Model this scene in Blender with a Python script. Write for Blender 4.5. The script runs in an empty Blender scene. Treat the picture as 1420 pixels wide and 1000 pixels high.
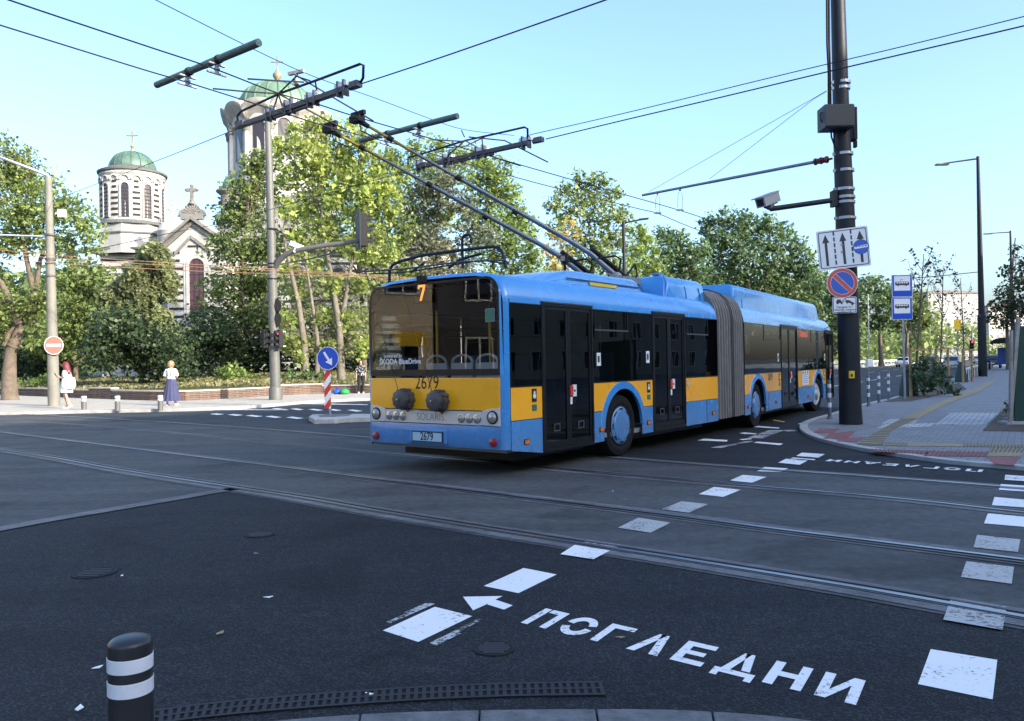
import bpy, bmesh, math, random
import numpy as np
from mathutils import Vector, Matrix

random.seed(7)
C = bpy.context.scene.collection
scn = bpy.context.scene
# ------------------------------------------------------------------ camera
F, ROLL, PITCH, H = 1112.4, .0166, .0041, 1.455      # focal length in px of a 1420 px wide picture
cam_d = bpy.data.cameras.new('camera')
cam_d.sensor_width = 36
cam_d.lens = F / 1420 * 36
cam_d.clip_start = .05
cam_d.clip_end = 6000
cam = bpy.data.objects.new('camera', cam_d)
C.objects.link(cam)
cam.matrix_world = Matrix.Translation((0, 0, H)) @ Matrix.Rotation(math.pi / 2 + PITCH, 4, 'X') @ Matrix.Rotation(-ROLL, 4, 'Z')
scn.camera = cam
# ------------------------------------------------------------------ sky, sun, exposure
DB = Vector((.5403, .8415, 0))        # along the boulevard
NB = Vector((.8415, -.5403, 0))       # across it, to the right
SUN_EL, SUN_AZ = math.radians(22), math.radians(127)
sdir = Vector((math.sin(SUN_AZ) * math.cos(SUN_EL), math.cos(SUN_AZ) * math.cos(SUN_EL), math.sin(SUN_EL)))
w = bpy.data.worlds.new('World')
scn.world = w
w.use_nodes = True
nt = w.node_tree
sky = nt.nodes.new('ShaderNodeTexSky')
sky.sky_type = 'NISHITA'
sky.sun_disc = False
sky.sun_elevation = SUN_EL
sky.sun_rotation = SUN_AZ
sky.altitude = 0
sky.air_density = 1.0
sky.dust_density = 3.6
sky.ozone_density = 4.0
bg = nt.nodes['Background']
bg.inputs['Strength'].default_value = .15
nt.links.new(sky.outputs[0], bg.inputs['Color'])
sl = bpy.data.lights.new('sun', 'SUN')
sl.energy = 2.5
sl.angle = math.radians(.5)
sl.color = (1, .9, .74)
so = bpy.data.objects.new('sun', sl)
C.objects.link(so)
so.rotation_euler = sdir.to_track_quat('Z', 'Y').to_euler()
so.location = (30, -30, 60)
vs = scn.view_settings
vs.view_transform = 'Standard'
vs.look = 'None'
vs.exposure = 1.85
vs.gamma = 1
try:
    vs.use_curve_mapping = False
except Exception:
    pass
scn.cycles.max_bounces = 8
scn.cycles.transparent_max_bounces = 12
scn.cycles.use_denoising = True
scn.cycles.caustics_reflective = False
scn.cycles.caustics_refractive = False

# ------------------------------------------------------------------ measuring: picture point -> place
def ray(px, py):
    du, dv = px - 710, py - 500
    c, s = math.cos(ROLL), math.sin(ROLL)
    u, v = c * du - s * dv, s * du + c * dv
    x, y, z = u / F, 1.0, -v / F
    c, s = math.cos(PITCH), math.sin(PITCH)
    return Vector((x, c * y - s * z, s * y + c * z))

def gp(px, py, z=0.0):
    r = ray(px, py)
    return Vector((0, 0, H)) + r * ((z - H) / r.z)

def at(px, py, Y):
    r = ray(px, py)
    return Vector((0, 0, H)) + r * (Y / r.y)

# ------------------------------------------------------------------ mesh helper
class MB:
    def __init__(s, T=None):
        s.v, s.f, s.m, s.T = [], [], [], T

    def V(s, p):
        s.v.append(tuple(s.T(p)) if s.T else tuple(p))
        return len(s.v) - 1

    def poly(s, pts, m=0):
        s.f.append([s.V(p) for p in pts])
        s.m.append(m)
        return s

    def idx(s, ids, m=0):
        s.f.append(list(ids))
        s.m.append(m)

    def box(s, a, b, m=0, M=None):
        x0, y0, z0 = a
        x1, y1, z1 = b
        P = [(x0, y0, z0), (x1, y0, z0), (x1, y1, z0), (x0, y1, z0), (x0, y0, z1), (x1, y0, z1), (x1, y1, z1), (x0, y1, z1)]
        if M is not None:
            P = [M @ Vector(p) for p in P]
        i = [s.V(p) for p in P]
        for q in ((0, 3, 2, 1), (4, 5, 6, 7), (0, 1, 5, 4), (1, 2, 6, 5), (2, 3, 7, 6), (3, 0, 4, 7)):
            s.idx([i[k] for k in q], m)
        return s

    def loft(s, rings, m=0, caps=True, closed=True):
        R = [[s.V(p) for p in r] for r in rings]
        n = len(R[0])
        for a, b in zip(R, R[1:]):
            for k in range(n if closed else n - 1):
                l = (k + 1) % n
                s.idx((a[k], a[l], b[l], b[k]), m)
        if caps and closed:
            s.idx(R[0][::-1], m)
            s.idx(R[-1], m)
        return s

    def tube(s, pts, r, n=8, m=0, caps=True):
        pts = [Vector(p) for p in pts]
        if not isinstance(r, (list, tuple)):
            r = [r] * len(pts)
        rings = []
        up = None
        for i, p in enumerate(pts):
            a = pts[max(0, i - 1)]
            b = pts[min(len(pts) - 1, i + 1)]
            d = (b - a).normalized()
            if up is None:
                up = Vector((0, 0, 1)) if abs(d.z) < .9 else Vector((1, 0, 0))
            x = d.cross(up).normalized()
            up = x.cross(d).normalized()
            rings.append([p + (x * math.cos(t) + up * math.sin(t)) * r[i] for t in [2 * math.pi * k / n for k in range(n)]])
        return s.loft(rings, m, caps)

    def lathe(s, prof, n=24, m=0, M=None, a0=0, a1=None, caps=True):
        """prof: (radius, height) about local z"""
        full = a1 is None
        A = [2 * math.pi * k / n for k in range(n)] if full else [a0 + (a1 - a0) * k / n for k in range(n + 1)]
        rings = []
        for r, z in prof:
            ring = [Vector((r * math.cos(t), r * math.sin(t), z)) for t in A]
            if M is not None:
                ring = [M @ p for p in ring]
            rings.append(ring)
        return s.loft(rings, m, caps and full, full)

    def prism(s, pts, h, m=0):
        """extrude a polygon of 3-D points by vector h"""
        h = Vector(h)
        P = [Vector(p) for p in pts]
        return s.loft([P, [p + h for p in P]], m)

    def build(s, name, mats, parent=None, smooth=None, loc=None, bevel=0):
        me = bpy.data.meshes.new(name)
        me.from_pydata(s.v, [], s.f)
        for mt in (mats if isinstance(mats, (list, tuple)) else [mats]):
            me.materials.append(mt)
        me.polygons.foreach_set('material_index', s.m)
        if smooth:
            me.polygons.foreach_set('use_smooth', [True] * len(s.f))
            me.update()
            me.set_sharp_from_angle(angle=math.radians(smooth))
        me.update()
        o = bpy.data.objects.new(name, me)
        C.objects.link(o)
        if parent:
            o.parent = parent
        if loc is not None:
            o.location = loc
        if bevel:
            b = o.modifiers.new('bevel', 'BEVEL')
            b.width = bevel
            b.segments = 2
            b.limit_method = 'ANGLE'
            b.angle_limit = math.radians(40)
        return o

def fixn(o):
    bm = bmesh.new()
    bm.from_mesh(o.data)
    bmesh.ops.recalc_face_normals(bm, faces=bm.faces)
    bm.to_mesh(o.data)
    bm.free()
    return o

def tag(o, label, cat, group=None):
    o['label'] = label
    o['category'] = cat
    if group:
        o['group'] = group
    return o

def thing(name, label, cat, loc=(0, 0, 0), rz=0, group=None):
    o = bpy.data.objects.new(name, None)
    o.empty_display_size = .3
    C.objects.link(o)
    o.location = loc
    o.rotation_euler = (0, 0, rz)
    return tag(o, label, cat, group)

def struct(o, kind='structure'):
    o['kind'] = kind
    return o

def copy_tree(o, parent=None):
    c = o.copy()
    C.objects.link(c)
    if parent:
        c.parent = parent
    for ch in list(o.children):
        copy_tree(ch, c)
    return c

def text_data(body, size, align='CENTER', bold=0.0):
    cu = bpy.data.curves.new('lettering', 'FONT')
    cu.body = body
    cu.size = size
    cu.align_x = align
    cu.align_y = 'CENTER'
    cu.offset = bold
    cu.fill_mode = 'FRONT'
    o = bpy.data.objects.new('lettering', cu)
    C.objects.link(o)
    dg = bpy.context.evaluated_depsgraph_get()
    me = bpy.data.meshes.new_from_object(o.evaluated_get(dg))
    bpy.data.objects.remove(o)
    bpy.data.curves.remove(cu)
    vs_ = [tuple(v.co) for v in me.vertices]
    fs_ = [tuple(p.vertices) for p in me.polygons]
    bpy.data.meshes.remove(me)
    return vs_, fs_

def add_text(mb, body, size, M, m=0, align='CENTER', bold=0.0, sx=1.0):
    v, f = text_data(body, size, align, bold)
    ids = [mb.V(M @ Vector((p[0] * sx, p[1], p[2]))) for p in v]
    for q in f:
        mb.idx([ids[k] for k in q], m)

def frame(o, x, y):
    """matrix: local x along x, local y along y, at o"""
    x = Vector(x).normalized()
    y = Vector(y)
    y = (y - x * y.dot(x)).normalized()
    z = x.cross(y)
    M = Matrix((x, y, z)).transposed().to_4x4()
    return Matrix.Translation(Vector(o)) @ M

# ------------------------------------------------------------------ materials
def nn(mt, t):
    return mt.node_tree.nodes.new(t)

def mat(name, col, rough=.6, metal=0, coat=0, var=.0, vscale=3.0, bump=0, bscale=40, emit=None, estr=0, spec=.5, dirt=0):
    m = bpy.data.materials.new(name)
    m.use_nodes = True
    t = m.node_tree
    b = t.nodes['Principled BSDF']
    b.inputs['Base Color'].default_value = (*col, 1)
    b.inputs['Roughness'].default_value = rough
    b.inputs['Metallic'].default_value = metal
    b.inputs['Coat Weight'].default_value = coat
    b.inputs['Coat Roughness'].default_value = .08
    b.inputs['Specular IOR Level'].default_value = spec
    tc = nn(m, 'ShaderNodeTexCoord')
    if var or dirt:
        n = nn(m, 'ShaderNodeTexNoise')
        n.inputs['Scale'].default_value = vscale
        n.inputs['Detail'].default_value = 8
        n.inputs['Roughness'].default_value = .65
        t.links.new(tc.outputs['Object'], n.inputs['Vector'])
        r = nn(m, 'ShaderNodeValToRGB')
        r.color_ramp.elements[0].position = .3
        r.color_ramp.elements[1].position = .7
        r.color_ramp.elements[0].color = (*[max(0, c * (1 - var)) for c in col], 1)
        r.color_ramp.elements[1].color = (*[min(1, c * (1 + var)) for c in col], 1)
        t.links.new(n.outputs['Fac'], r.inputs['Fac'])
        t.links.new(r.outputs[0], b.inputs['Base Color'])
        mr = nn(m, 'ShaderNodeMapRange')
        mr.inputs['To Min'].default_value = max(.02, rough - .12)
        mr.inputs['To Max'].default_value = min(1, rough + .12)
        t.links.new(n.outputs['Fac'], mr.inputs['Value'])
        t.links.new(mr.outputs[0], b.inputs['Roughness'])
    if bump:
        n2 = nn(m, 'ShaderNodeTexNoise')
        n2.inputs['Scale'].default_value = bscale
        n2.inputs['Detail'].default_value = 4
        t.links.new(tc.outputs['Object'], n2.inputs['Vector'])
        bp = nn(m, 'ShaderNodeBump')
        bp.inputs['Strength'].default_value = bump
        bp.inputs['Distance'].default_value = .02
        t.links.new(n2.outputs['Fac'], bp.inputs['Height'])
        t.links.new(bp.outputs[0], b.inputs['Normal'])
    if emit:
        b.inputs['Emission Color'].default_value = (*emit, 1)
        b.inputs['Emission Strength'].default_value = estr
    return m

def asphalt(name, dark, light, speck, patch=.25, rough=.8):
    """fine aggregate speckle + big soft patches of wear"""
    m = bpy.data.materials.new(name)
    m.use_nodes = True
    t = m.node_tree
    L = t.links.new
    b = t.nodes['Principled BSDF']
    g = nn(m, 'ShaderNodeNewGeometry')
    big = nn(m, 'ShaderNodeTexNoise')
    big.inputs['Scale'].default_value = .33
    big.inputs['Detail'].default_value = 9
    big.inputs['Roughness'].default_value = .62
    big.inputs['Distortion'].default_value = .6
    L(g.outputs['Position'], big.inputs['Vector'])
    r = nn(m, 'ShaderNodeValToRGB')
    r.color_ramp.elements[0].position = .5 - patch
    r.color_ramp.elements[1].position = .5 + patch
    r.color_ramp.elements[0].color = (*dark, 1)
    r.color_ramp.elements[1].color = (*light, 1)
    L(big.outputs['Fac'], r.inputs['Fac'])
    vo = nn(m, 'ShaderNodeTexVoronoi')
    vo.inputs['Scale'].default_value = 115
    L(g.outputs['Position'], vo.inputs['Vector'])
    rv = nn(m, 'ShaderNodeSeparateColor')
    L(vo.outputs['Color'], rv.inputs[0])
    mr = nn(m, 'ShaderNodeMapRange')
    mr.inputs['From Min'].default_value = .55
    mr.inputs['From Max'].default_value = 1
    mr.inputs['To Min'].default_value = 0
    mr.inputs['To Max'].default_value = speck
    L(rv.outputs[0], mr.inputs['Value'])
    mx = nn(m, 'ShaderNodeMix')
    mx.data_type = 'RGBA'
    L(mr.outputs[0], mx.inputs['Factor'])
    L(r.outputs[0], mx.inputs[6])
    mx.inputs[7].default_value = (.15, .17, .2, 1)
    # tyre streaks and stains
    st = nn(m, 'ShaderNodeTexNoise')
    st.inputs['Scale'].default_value = 1.6
    st.inputs['Detail'].default_value = 6
    mp = nn(m, 'ShaderNodeMapping')
    mp.inputs['Rotation'].default_value = (0, 0, .1)
    mp.inputs['Scale'].default_value = (.15, 1.2, 1)
    L(g.outputs['Position'], mp.inputs['Vector'])
    L(mp.outputs[0], st.inputs['Vector'])
    m2 = nn(m, 'ShaderNodeMix')
    m2.data_type = 'RGBA'
    m2.blend_type = 'MULTIPLY'
    ms = nn(m, 'ShaderNodeMapRange')
    ms.inputs['From Min'].default_value = .4
    ms.inputs['From Max'].default_value = .65
    ms.inputs['To Max'].default_value = .6
    L(st.outputs['Fac'], ms.inputs['Value'])
    L(ms.outputs[0], m2.inputs['Factor'])
    L(mx.outputs[2], m2.inputs[6])
    m2.inputs[7].default_value = (.55, .56, .58, 1)
    L(m2.outputs[2], b.inputs['Base Color'])
    # oil and damp stains
    oi = nn(m, 'ShaderNodeTexNoise')
    oi.inputs['Scale'].default_value = .55
    oi.inputs['Detail'].default_value = 6
    oi.inputs['Distortion'].default_value = 1.2
    L(g.outputs['Position'], oi.inputs['Vector'])
    orr = nn(m, 'ShaderNodeMapRange')
    orr.inputs['From Min'].default_value = .57
    orr.inputs['From Max'].default_value = .66
    orr.inputs['To Min'].default_value = 1
    orr.inputs['To Max'].default_value = .68
    L(oi.outputs['Fac'], orr.inputs['Value'])
    m4 = nn(m, 'ShaderNodeMix')
    m4.data_type = 'RGBA'
    m4.blend_type = 'MULTIPLY'
    m4.inputs['Factor'].default_value = 1
    L(m2.outputs[2], m4.inputs[6])
    L(orr.outputs[0], m4.inputs[7])
    m2 = m4
    # fine mottling, and pale dust in the hollows
    fn = nn(m, 'ShaderNodeTexNoise')
    fn.inputs['Scale'].default_value = 9
    fn.inputs['Detail'].default_value = 8
    fn.inputs['Roughness'].default_value = .7
    L(g.outputs['Position'], fn.inputs['Vector'])
    fr = nn(m, 'ShaderNodeMapRange')
    fr.inputs['From Min'].default_value = .3
    fr.inputs['From Max'].default_value = .72
    fr.inputs['To Min'].default_value = .72
    fr.inputs['To Max'].default_value = 1.4
    L(fn.outputs['Fac'], fr.inputs['Value'])
    m3 = nn(m, 'ShaderNodeMix')
    m3.data_type = 'RGBA'
    m3.blend_type = 'MULTIPLY'
    m3.inputs['Factor'].default_value = 1
    L(m2.outputs[2], m3.inputs[6])
    L(fr.outputs[0], m3.inputs[7])
    L(m3.outputs[2], b.inputs['Base Color'])
    b.inputs['Roughness'].default_value = rough
    b.inputs['Specular IOR Level'].default_value = .22
    bp = nn(m, 'ShaderNodeBump')
    bp.inputs['Strength'].default_value = .55
    bp.inputs['Distance'].default_value = .006
    L(vo.outputs['Distance'], bp.inputs['Height'])
    L(bp.outputs[0], b.inputs['Normal'])
    return m

def paint_mark(name, col, wear, under=(.03, .033, .038)):
    """road paint worn through to the asphalt in specks"""
    m = bpy.data.materials.new(name)
    m.use_nodes = True
    t = m.node_tree
    L = t.links.new
    b = t.nodes['Principled BSDF']
    g = nn(m, 'ShaderNodeNewGeometry')
    n = nn(m, 'ShaderNodeTexNoise')
    n.inputs['Scale'].default_value = 38
    n.inputs['Detail'].default_value = 6
    n.inputs['Roughness'].default_value = .75
    L(g.outputs['Position'], n.inputs['Vector'])
    n2 = nn(m, 'ShaderNodeTexNoise')
    n2.inputs['Scale'].default_value = 2.5
    n2.inputs['Detail'].default_value = 4
    L(g.outputs['Position'], n2.inputs['Vector'])
    ad = nn(m, 'ShaderNodeMath')
    ad.operation = 'MULTIPLY_ADD'
    ad.inputs[1].default_value = .45
    L(n2.outputs['Fac'], ad.inputs[0])
    L(n.outputs['Fac'], ad.inputs[2])
    r = nn(m, 'ShaderNodeValToRGB')
    r.color_ramp.elements[0].position = wear
    r.color_ramp.elements[1].position = wear + .07
    r.color_ramp.elements[0].color = (*under, 1)
    r.color_ramp.elements[1].color = (*col, 1)
    L(ad.outputs[0], r.inputs['Fac'])
    mu = nn(m, 'ShaderNodeMix')
    mu.data_type = 'RGBA'
    mu.blend_type = 'MULTIPLY'
    mu.inputs['Factor'].default_value = .12
    L(r.outputs[0], mu.inputs[6])
    L(n2.outputs['Fac'], mu.inputs[7])
    L(mu.outputs[2], b.inputs['Base Color'])
    b.inputs['Roughness'].default_value = .7
    return m

def pavers(name, c1, c2, mortar, w=.2, h=.1, rot=.5708, rough=.8, msize=.012, var=.5):
    m = bpy.data.materials.new(name)
    m.use_nodes = True
    t = m.node_tree
    L = t.links.new
    b = t.nodes['Principled BSDF']
    g = nn(m, 'ShaderNodeNewGeometry')
    mp = nn(m, 'ShaderNodeMapping')
    mp.inputs['Rotation'].default_value = (0, 0, rot)
    L(g.outputs['Position'], mp.inputs['Vector'])
    br = nn(m, 'ShaderNodeTexBrick')
    br.inputs['Scale'].default_value = 1
    br.inputs['Brick Width'].default_value = w
    br.inputs['Row Height'].default_value = h
    br.inputs['Mortar Size'].default_value = msize * .5
    br.inputs['Color1'].default_value = (*c1, 1)
    br.inputs['Color2'].default_value = (*c2, 1)
    br.inputs['Mortar'].default_value = (*mortar, 1)
    L(mp.outputs[0], br.inputs['Vector'])
    n = nn(m, 'ShaderNodeTexNoise')
    n.inputs['Scale'].default_value = 1.2
    n.inputs['Detail'].default_value = 8
    L(g.outputs['Position'], n.inputs['Vector'])
    mr = nn(m, 'ShaderNodeMapRange')
    mr.inputs['To Min'].default_value = 1 - var
    mr.inputs['To Max'].default_value = 1 + var
    L(n.outputs['Fac'], mr.inputs['Value'])
    mu = nn(m, 'ShaderNodeMix')
    mu.data_type = 'RGBA'
    mu.blend_type = 'MULTIPLY'
    mu.inputs['Factor'].default_value = 1
    L(br.outputs['Color'], mu.inputs[6])
    L(mr.outputs[0], mu.inputs[7])
    L(mu.outputs[2], b.inputs['Base Color'])
    b.inputs['Roughness'].default_value = rough
    bp = nn(m, 'ShaderNodeBump')
    bp.inputs['Strength'].default_value = .4
    bp.inputs['Distance'].default_value = .005
    bp.invert = True
    L(br.outputs['Fac'], bp.inputs['Height'])
    L(bp.outputs[0], b.inputs['Normal'])
    return m

def glass(name, tint, ior=1.5, rough=0.0, wave=0.0):
    m = bpy.data.materials.new(name)
    m.use_nodes = True
    t = m.node_tree
    L = t.links.new
    t.nodes.remove(t.nodes['Principled BSDF'])
    out = t.nodes['Material Output']
    tr = nn(m, 'ShaderNodeBsdfTransparent')
    tr.inputs[0].default_value = (*tint, 1)
    gl = nn(m, 'ShaderNodeBsdfGlossy')
    gl.inputs['Roughness'].default_value = rough
    fr = nn(m, 'ShaderNodeFresnel')
    fr.inputs['IOR'].default_value = ior
    mx = nn(m, 'ShaderNodeMixShader')
    L(fr.outputs[0], mx.inputs[0])
    L(tr.outputs[0], mx.inputs[1])
    L(gl.outputs[0], mx.inputs[2])
    L(mx.outputs[0], out.inputs[0])
    if wave:
        tc = nn(m, 'ShaderNodeTexCoord')
        n = nn(m, 'ShaderNodeTexNoise')
        n.inputs['Scale'].default_value = 1.2
        L(tc.outputs['Object'], n.inputs['Vector'])
        bp = nn(m, 'ShaderNodeBump')
        bp.inputs['Strength'].default_value = wave
        bp.inputs['Distance'].default_value = .05
        L(n.outputs['Fac'], bp.inputs['Height'])
        L(bp.outputs[0], gl.inputs['Normal'])
        L(bp.outputs[0], fr.inputs['Normal'])
    return m

def leafmat(name, dark, mid, light, trans=.4):
    m = bpy.data.materials.new(name)
    m.use_nodes = True
    t = m.node_tree
    L = t.links.new
    t.nodes.remove(t.nodes['Principled BSDF'])
    out = t.nodes['Material Output']
    g = nn(m, 'ShaderNodeNewGeometry')
    r = nn(m, 'ShaderNodeValToRGB')
    e = r.color_ramp.elements
    e[0].position, e[0].color = 0, (*dark, 1)
    e[1].position, e[1].color = 1, (*light, 1)
    k = e.new(.5)
    k.color = (*mid, 1)
    L(g.outputs['Random Per Island'], r.inputs['Fac'])
    n = nn(m, 'ShaderNodeTexNoise')
    n.inputs['Scale'].default_value = .55
    n.inputs['Detail'].default_value = 3
    L(g.outputs['Position'], n.inputs['Vector'])
    hs = nn(m, 'ShaderNodeHueSaturation')
    hs.inputs['Saturation'].default_value = .84
    hs.inputs['Hue'].default_value = .487
    mr = nn(m, 'ShaderNodeMapRange')
    mr.inputs['From Min'].default_value = .3
    mr.inputs['From Max'].default_value = .7
    mr.inputs['To Min'].default_value = .7
    mr.inputs['To Max'].default_value = 1.3
    L(n.outputs['Fac'], mr.inputs['Value'])
    L(mr.outputs[0], hs.inputs['Value'])
    L(r.outputs[0], hs.inputs['Color'])
    d = nn(m, 'ShaderNodeBsdfPrincipled')
    d.inputs['Roughness'].default_value = .45
    d.inputs['Specular IOR Level'].default_value = .35
    tl = nn(m, 'ShaderNodeBsdfTranslucent')
    h2 = nn(m, 'ShaderNodeHueSaturation')
    h2.inputs['Value'].default_value = 1.25
    h2.inputs['Hue'].default_value = .485
    L(hs.outputs[0], h2.inputs['Color'])
    L(hs.outputs[0], d.inputs['Base Color'])
    L(h2.outputs[0], tl.inputs['Color'])
    mx = nn(m, 'ShaderNodeMixShader')
    mx.inputs[0].default_value = trans
    L(d.outputs[0], mx.inputs[1])
    L(tl.outputs[0], mx.inputs[2])
    L(mx.outputs[0], out.inputs[0])
    return m

M_ = {}
M_['asphalt_new'] = asphalt('asphalt_new', (.008, .0092, .0103), (.0145, .0163, .0178), .24)
M_['asphalt_old'] = asphalt('asphalt_old', (.058, .061, .064), (.09, .094, .096), .14)
M_['asphalt_track'] = asphalt('asphalt_track', (.06, .063, .064), (.095, .098, .098), .18)
M_['asphalt_mid'] = asphalt('asphalt_mid', (.033, .038, .044), (.056, .062, .068), .16)
M_['seam'] = asphalt('seam', (.11, .115, .118), (.19, .192, .192), .3)
M_['white_mark'] = paint_mark('white_mark', (.82, .82, .80), .555)
M_['white_letter'] = paint_mark('white_letter', (.80, .80, .78), .575)
M_['grey_mark'] = paint_mark('grey_mark', (.42, .43, .42), .61, (.06, .06, .06))
M_['faint_mark'] = paint_mark('faint_mark', (.5, .51, .5), .70)
M_['yellow_mark'] = paint_mark('yellow_mark', (.62, .4, .1), .5)
M_['rail_steel'] = mat('rail_steel', (.30, .32, .34), .32, .9, var=.12, vscale=2)
M_['rail_side'] = mat('rail_side', (.1, .1, .105), .6, .3, var=.3, vscale=6)
M_['groove'] = mat('groove', (.012, .012, .012), .9)
M_['granite'] = mat('granite', (.115, .12, .125), .85, var=.45, vscale=14, bump=.3, bscale=60)
M_['concrete_kerb'] = mat('concrete_kerb', (.36, .36, .35), .85, var=.22, vscale=5, bump=.25, bscale=50)
M_['paver_grey'] = pavers('paver_grey', (.17, .18, .19), (.215, .225, .235), (.08, .082, .088), .2, .2, rot=.571, var=.22)
M_['paver_near'] = pavers('paver_near', (.12, .125, .13), (.16, .165, .17), (.08, .08, .08), .25, .12, rot=.1, var=.25)
M_['paver_far'] = pavers('paver_far', (.40, .37, .31), (.45, .41, .34), (.18, .16, .14), .4, .4, rot=.1, var=.25)
M_['tactile_yellow'] = mat('tactile_yellow', (.26, .215, .125), .85, var=.3, vscale=4)
M_['tactile_yellow_dk'] = mat('tactile_groove', (.13, .12, .09), .9)
M_['tactile_red'] = mat('tactile_red', (.22, .085, .08), .85, var=.3, vscale=4)
M_['tactile_red_dk'] = mat('tactile_red_groove', (.16, .07, .065), .9)
M_['light_slab'] = pavers('light_slab', (.36, .38, .39), (.44, .45, .46), (.15, .15, .15), .22, .22, rot=.571, var=.2, msize=.03)
M_['soil'] = mat('soil', (.07, .055, .04), .95, var=.5, vscale=9, bump=.8, bscale=30)
M_['cast_iron'] = mat('cast_iron', (.024, .025, .026), .8, .1, var=.3, vscale=12, spec=.2, bump=.3, bscale=60)
M_['grate_iron'] = mat('grate_iron', (.03, .032, .034), .65, .1, var=.25, vscale=12, spec=.25)
M_['black_void'] = mat('black_void', (.006, .006, .006), 1)
M_['bus_blue'] = mat('bus_blue', (.045, .27, .64), .26, 0, .5, var=.07, vscale=2)
M_['bus_yellow'] = mat('bus_yellow', (.98, .43, .008), .3, 0, .5, var=.06, vscale=2)
def grime(m, z0, z1, amt):
    # road film thrown up on the lower panels
    t = m.node_tree
    b = t.nodes['Principled BSDF']
    src = b.inputs['Base Color'].links[0].from_socket
    tc = nn(m, 'ShaderNodeTexCoord')
    sp = nn(m, 'ShaderNodeSeparateXYZ')
    t.links.new(tc.outputs['Object'], sp.inputs[0])
    mr = nn(m, 'ShaderNodeMapRange')
    mr.inputs['From Min'].default_value = z1
    mr.inputs['From Max'].default_value = z0
    mr.inputs['To Max'].default_value = amt
    t.links.new(sp.outputs['Z'], mr.inputs['Value'])
    mp = nn(m, 'ShaderNodeMapping')
    mp.inputs['Scale'].default_value = (6, 6, 1.2)
    t.links.new(tc.outputs['Object'], mp.inputs['Vector'])
    n = nn(m, 'ShaderNodeTexNoise')
    n.inputs['Detail'].default_value = 7
    n.inputs['Scale'].default_value = 2
    t.links.new(mp.outputs[0], n.inputs['Vector'])
    mu = nn(m, 'ShaderNodeMath')
    mu.operation = 'MULTIPLY'
    t.links.new(n.outputs['Fac'], mu.inputs[0])
    t.links.new(mr.outputs[0], mu.inputs[1])
    mx = nn(m, 'ShaderNodeMix')
    mx.data_type = 'RGBA'
    t.links.new(mu.outputs[0], mx.inputs['Factor'])
    t.links.new(src, mx.inputs[6])
    mx.inputs[7].default_value = (.17, .15, .13, 1)
    t.links.new(mx.outputs[2], b.inputs['Base Color'])
grime(M_['bus_blue'], .25, .95, .75)
M_['bus_black'] = mat('bus_black', (.010, .011, .012), .4, 0, .1, spec=.25)
M_['black_plastic'] = mat('black_plastic', (.016, .017, .018), .6, var=.2, vscale=8, spec=.2)
M_['grey_plastic'] = mat('grey_plastic', (.06, .063, .068), .5, var=.2, vscale=8)
M_['silver'] = mat('silver', (.6, .61, .61), .35, .25, var=.05)
M_['chrome'] = mat('chrome', (.6, .6, .6), .18, 1)
M_['rubber'] = mat('rubber', (.016, .016, .017), .9, var=.3, vscale=10, spec=.12)
M_['bellows'] = mat('bellows', (.17, .16, .15), .8, var=.2, vscale=5)
M_['glass_side'] = glass('glass_side', (.24, .26, .265), 1.42, 0, .03)
M_['glass_rear'] = glass('glass_rear', (.78, .79, .8), 1.5, 0, .02)
M_['lamp_red'] = mat('lamp_red', (.25, .015, .03), .2, 0, .6)
M_['lamp_orange'] = mat('lamp_orange', (.7, .17, .02), .25, 0, .5)
M_['lamp_clear'] = mat('lamp_clear', (.36, .34, .31), .12, .3, .8)
M_['led_orange'] = mat('led_orange', (.8, .2, .02), .5, emit=(1, .25, .05), estr=.75)
M_['led_red'] = mat('led_red', (.8, .05, .02), .5, emit=(1, .09, .03), estr=.9)
M_['white_print'] = mat('white_print', (.75, .76, .77), .5)
M_['black_print'] = mat('black_print', (.012, .012, .014), .5)
M_['red_print'] = mat('red_print', (.6, .05, .035), .45)
M_['green_print'] = mat('green_print', (.02, .16, .11), .45)
M_['plate_blue'] = mat('plate_blue', (.36, .55, .68), .4)
M_['seat_shell'] = mat('seat_shell', (.7, .71, .72), .4, 0, .3)
M_['seat_cloth'] = mat('seat_cloth', (.04, .08, .16), .9)
M_['handrail_yellow'] = mat('handrail_yellow', (.85, .45, .02), .35, 0, .3)
M_['lining'] = mat('lining', (.55, .56, .57), .7)
M_['lining_dark'] = mat('lining_dark', (.2, .21, .22), .8)
M_['pole_dark'] = mat('pole_dark', (.016, .019, .023), .5, .1, var=.2, vscale=3, spec=.3)
M_['pole_grey'] = mat('pole_grey', (.3, .3, .27), .6, .2, var=.15, vscale=2)
M_['galv'] = mat('galv', (.38, .4, .42), .42, .7, var=.15, vscale=6)
M_['wire'] = mat('wire', (.03, .03, .033), .6, .4)
M_['copper_wire'] = mat('copper_wire', (.42, .24, .13), .6, .1)
M_['bar_green'] = mat('bar_green', (.09, .14, .125), .6, .1, var=.2, vscale=5)
M_['tpole_yellow'] = mat('tpole_yellow', (.3, .22, .03), .55, .2, var=.35, vscale=3)
M_['tpole_grey'] = mat('tpole_grey', (.15, .17, .185), .4, .5, var=.15, vscale=4)
M_['sign_white'] = mat('sign_white', (.82, .83, .84), .4)
M_['sign_blue'] = mat('sign_blue', (.02, .08, .5), .35, 0, .2)
M_['sign_blue2'] = mat('sign_blue_pale', (.05, .13, .5), .4, 0, .2)
M_['sign_red'] = mat('sign_red', (.66, .06, .04), .4, 0, .2)
M_['sign_red_pale'] = mat('sign_red_pale', (.75, .16, .12), .4)
M_['sign_back'] = mat('sign_back', (.25, .26, .27), .5, .5)
M_['sign_dark'] = mat('sign_dark', (.05, .045, .045), .5)
M_['ivory_post'] = mat('bollard_grey', (.12, .12, .115), .5, var=.2, vscale=8)
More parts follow.
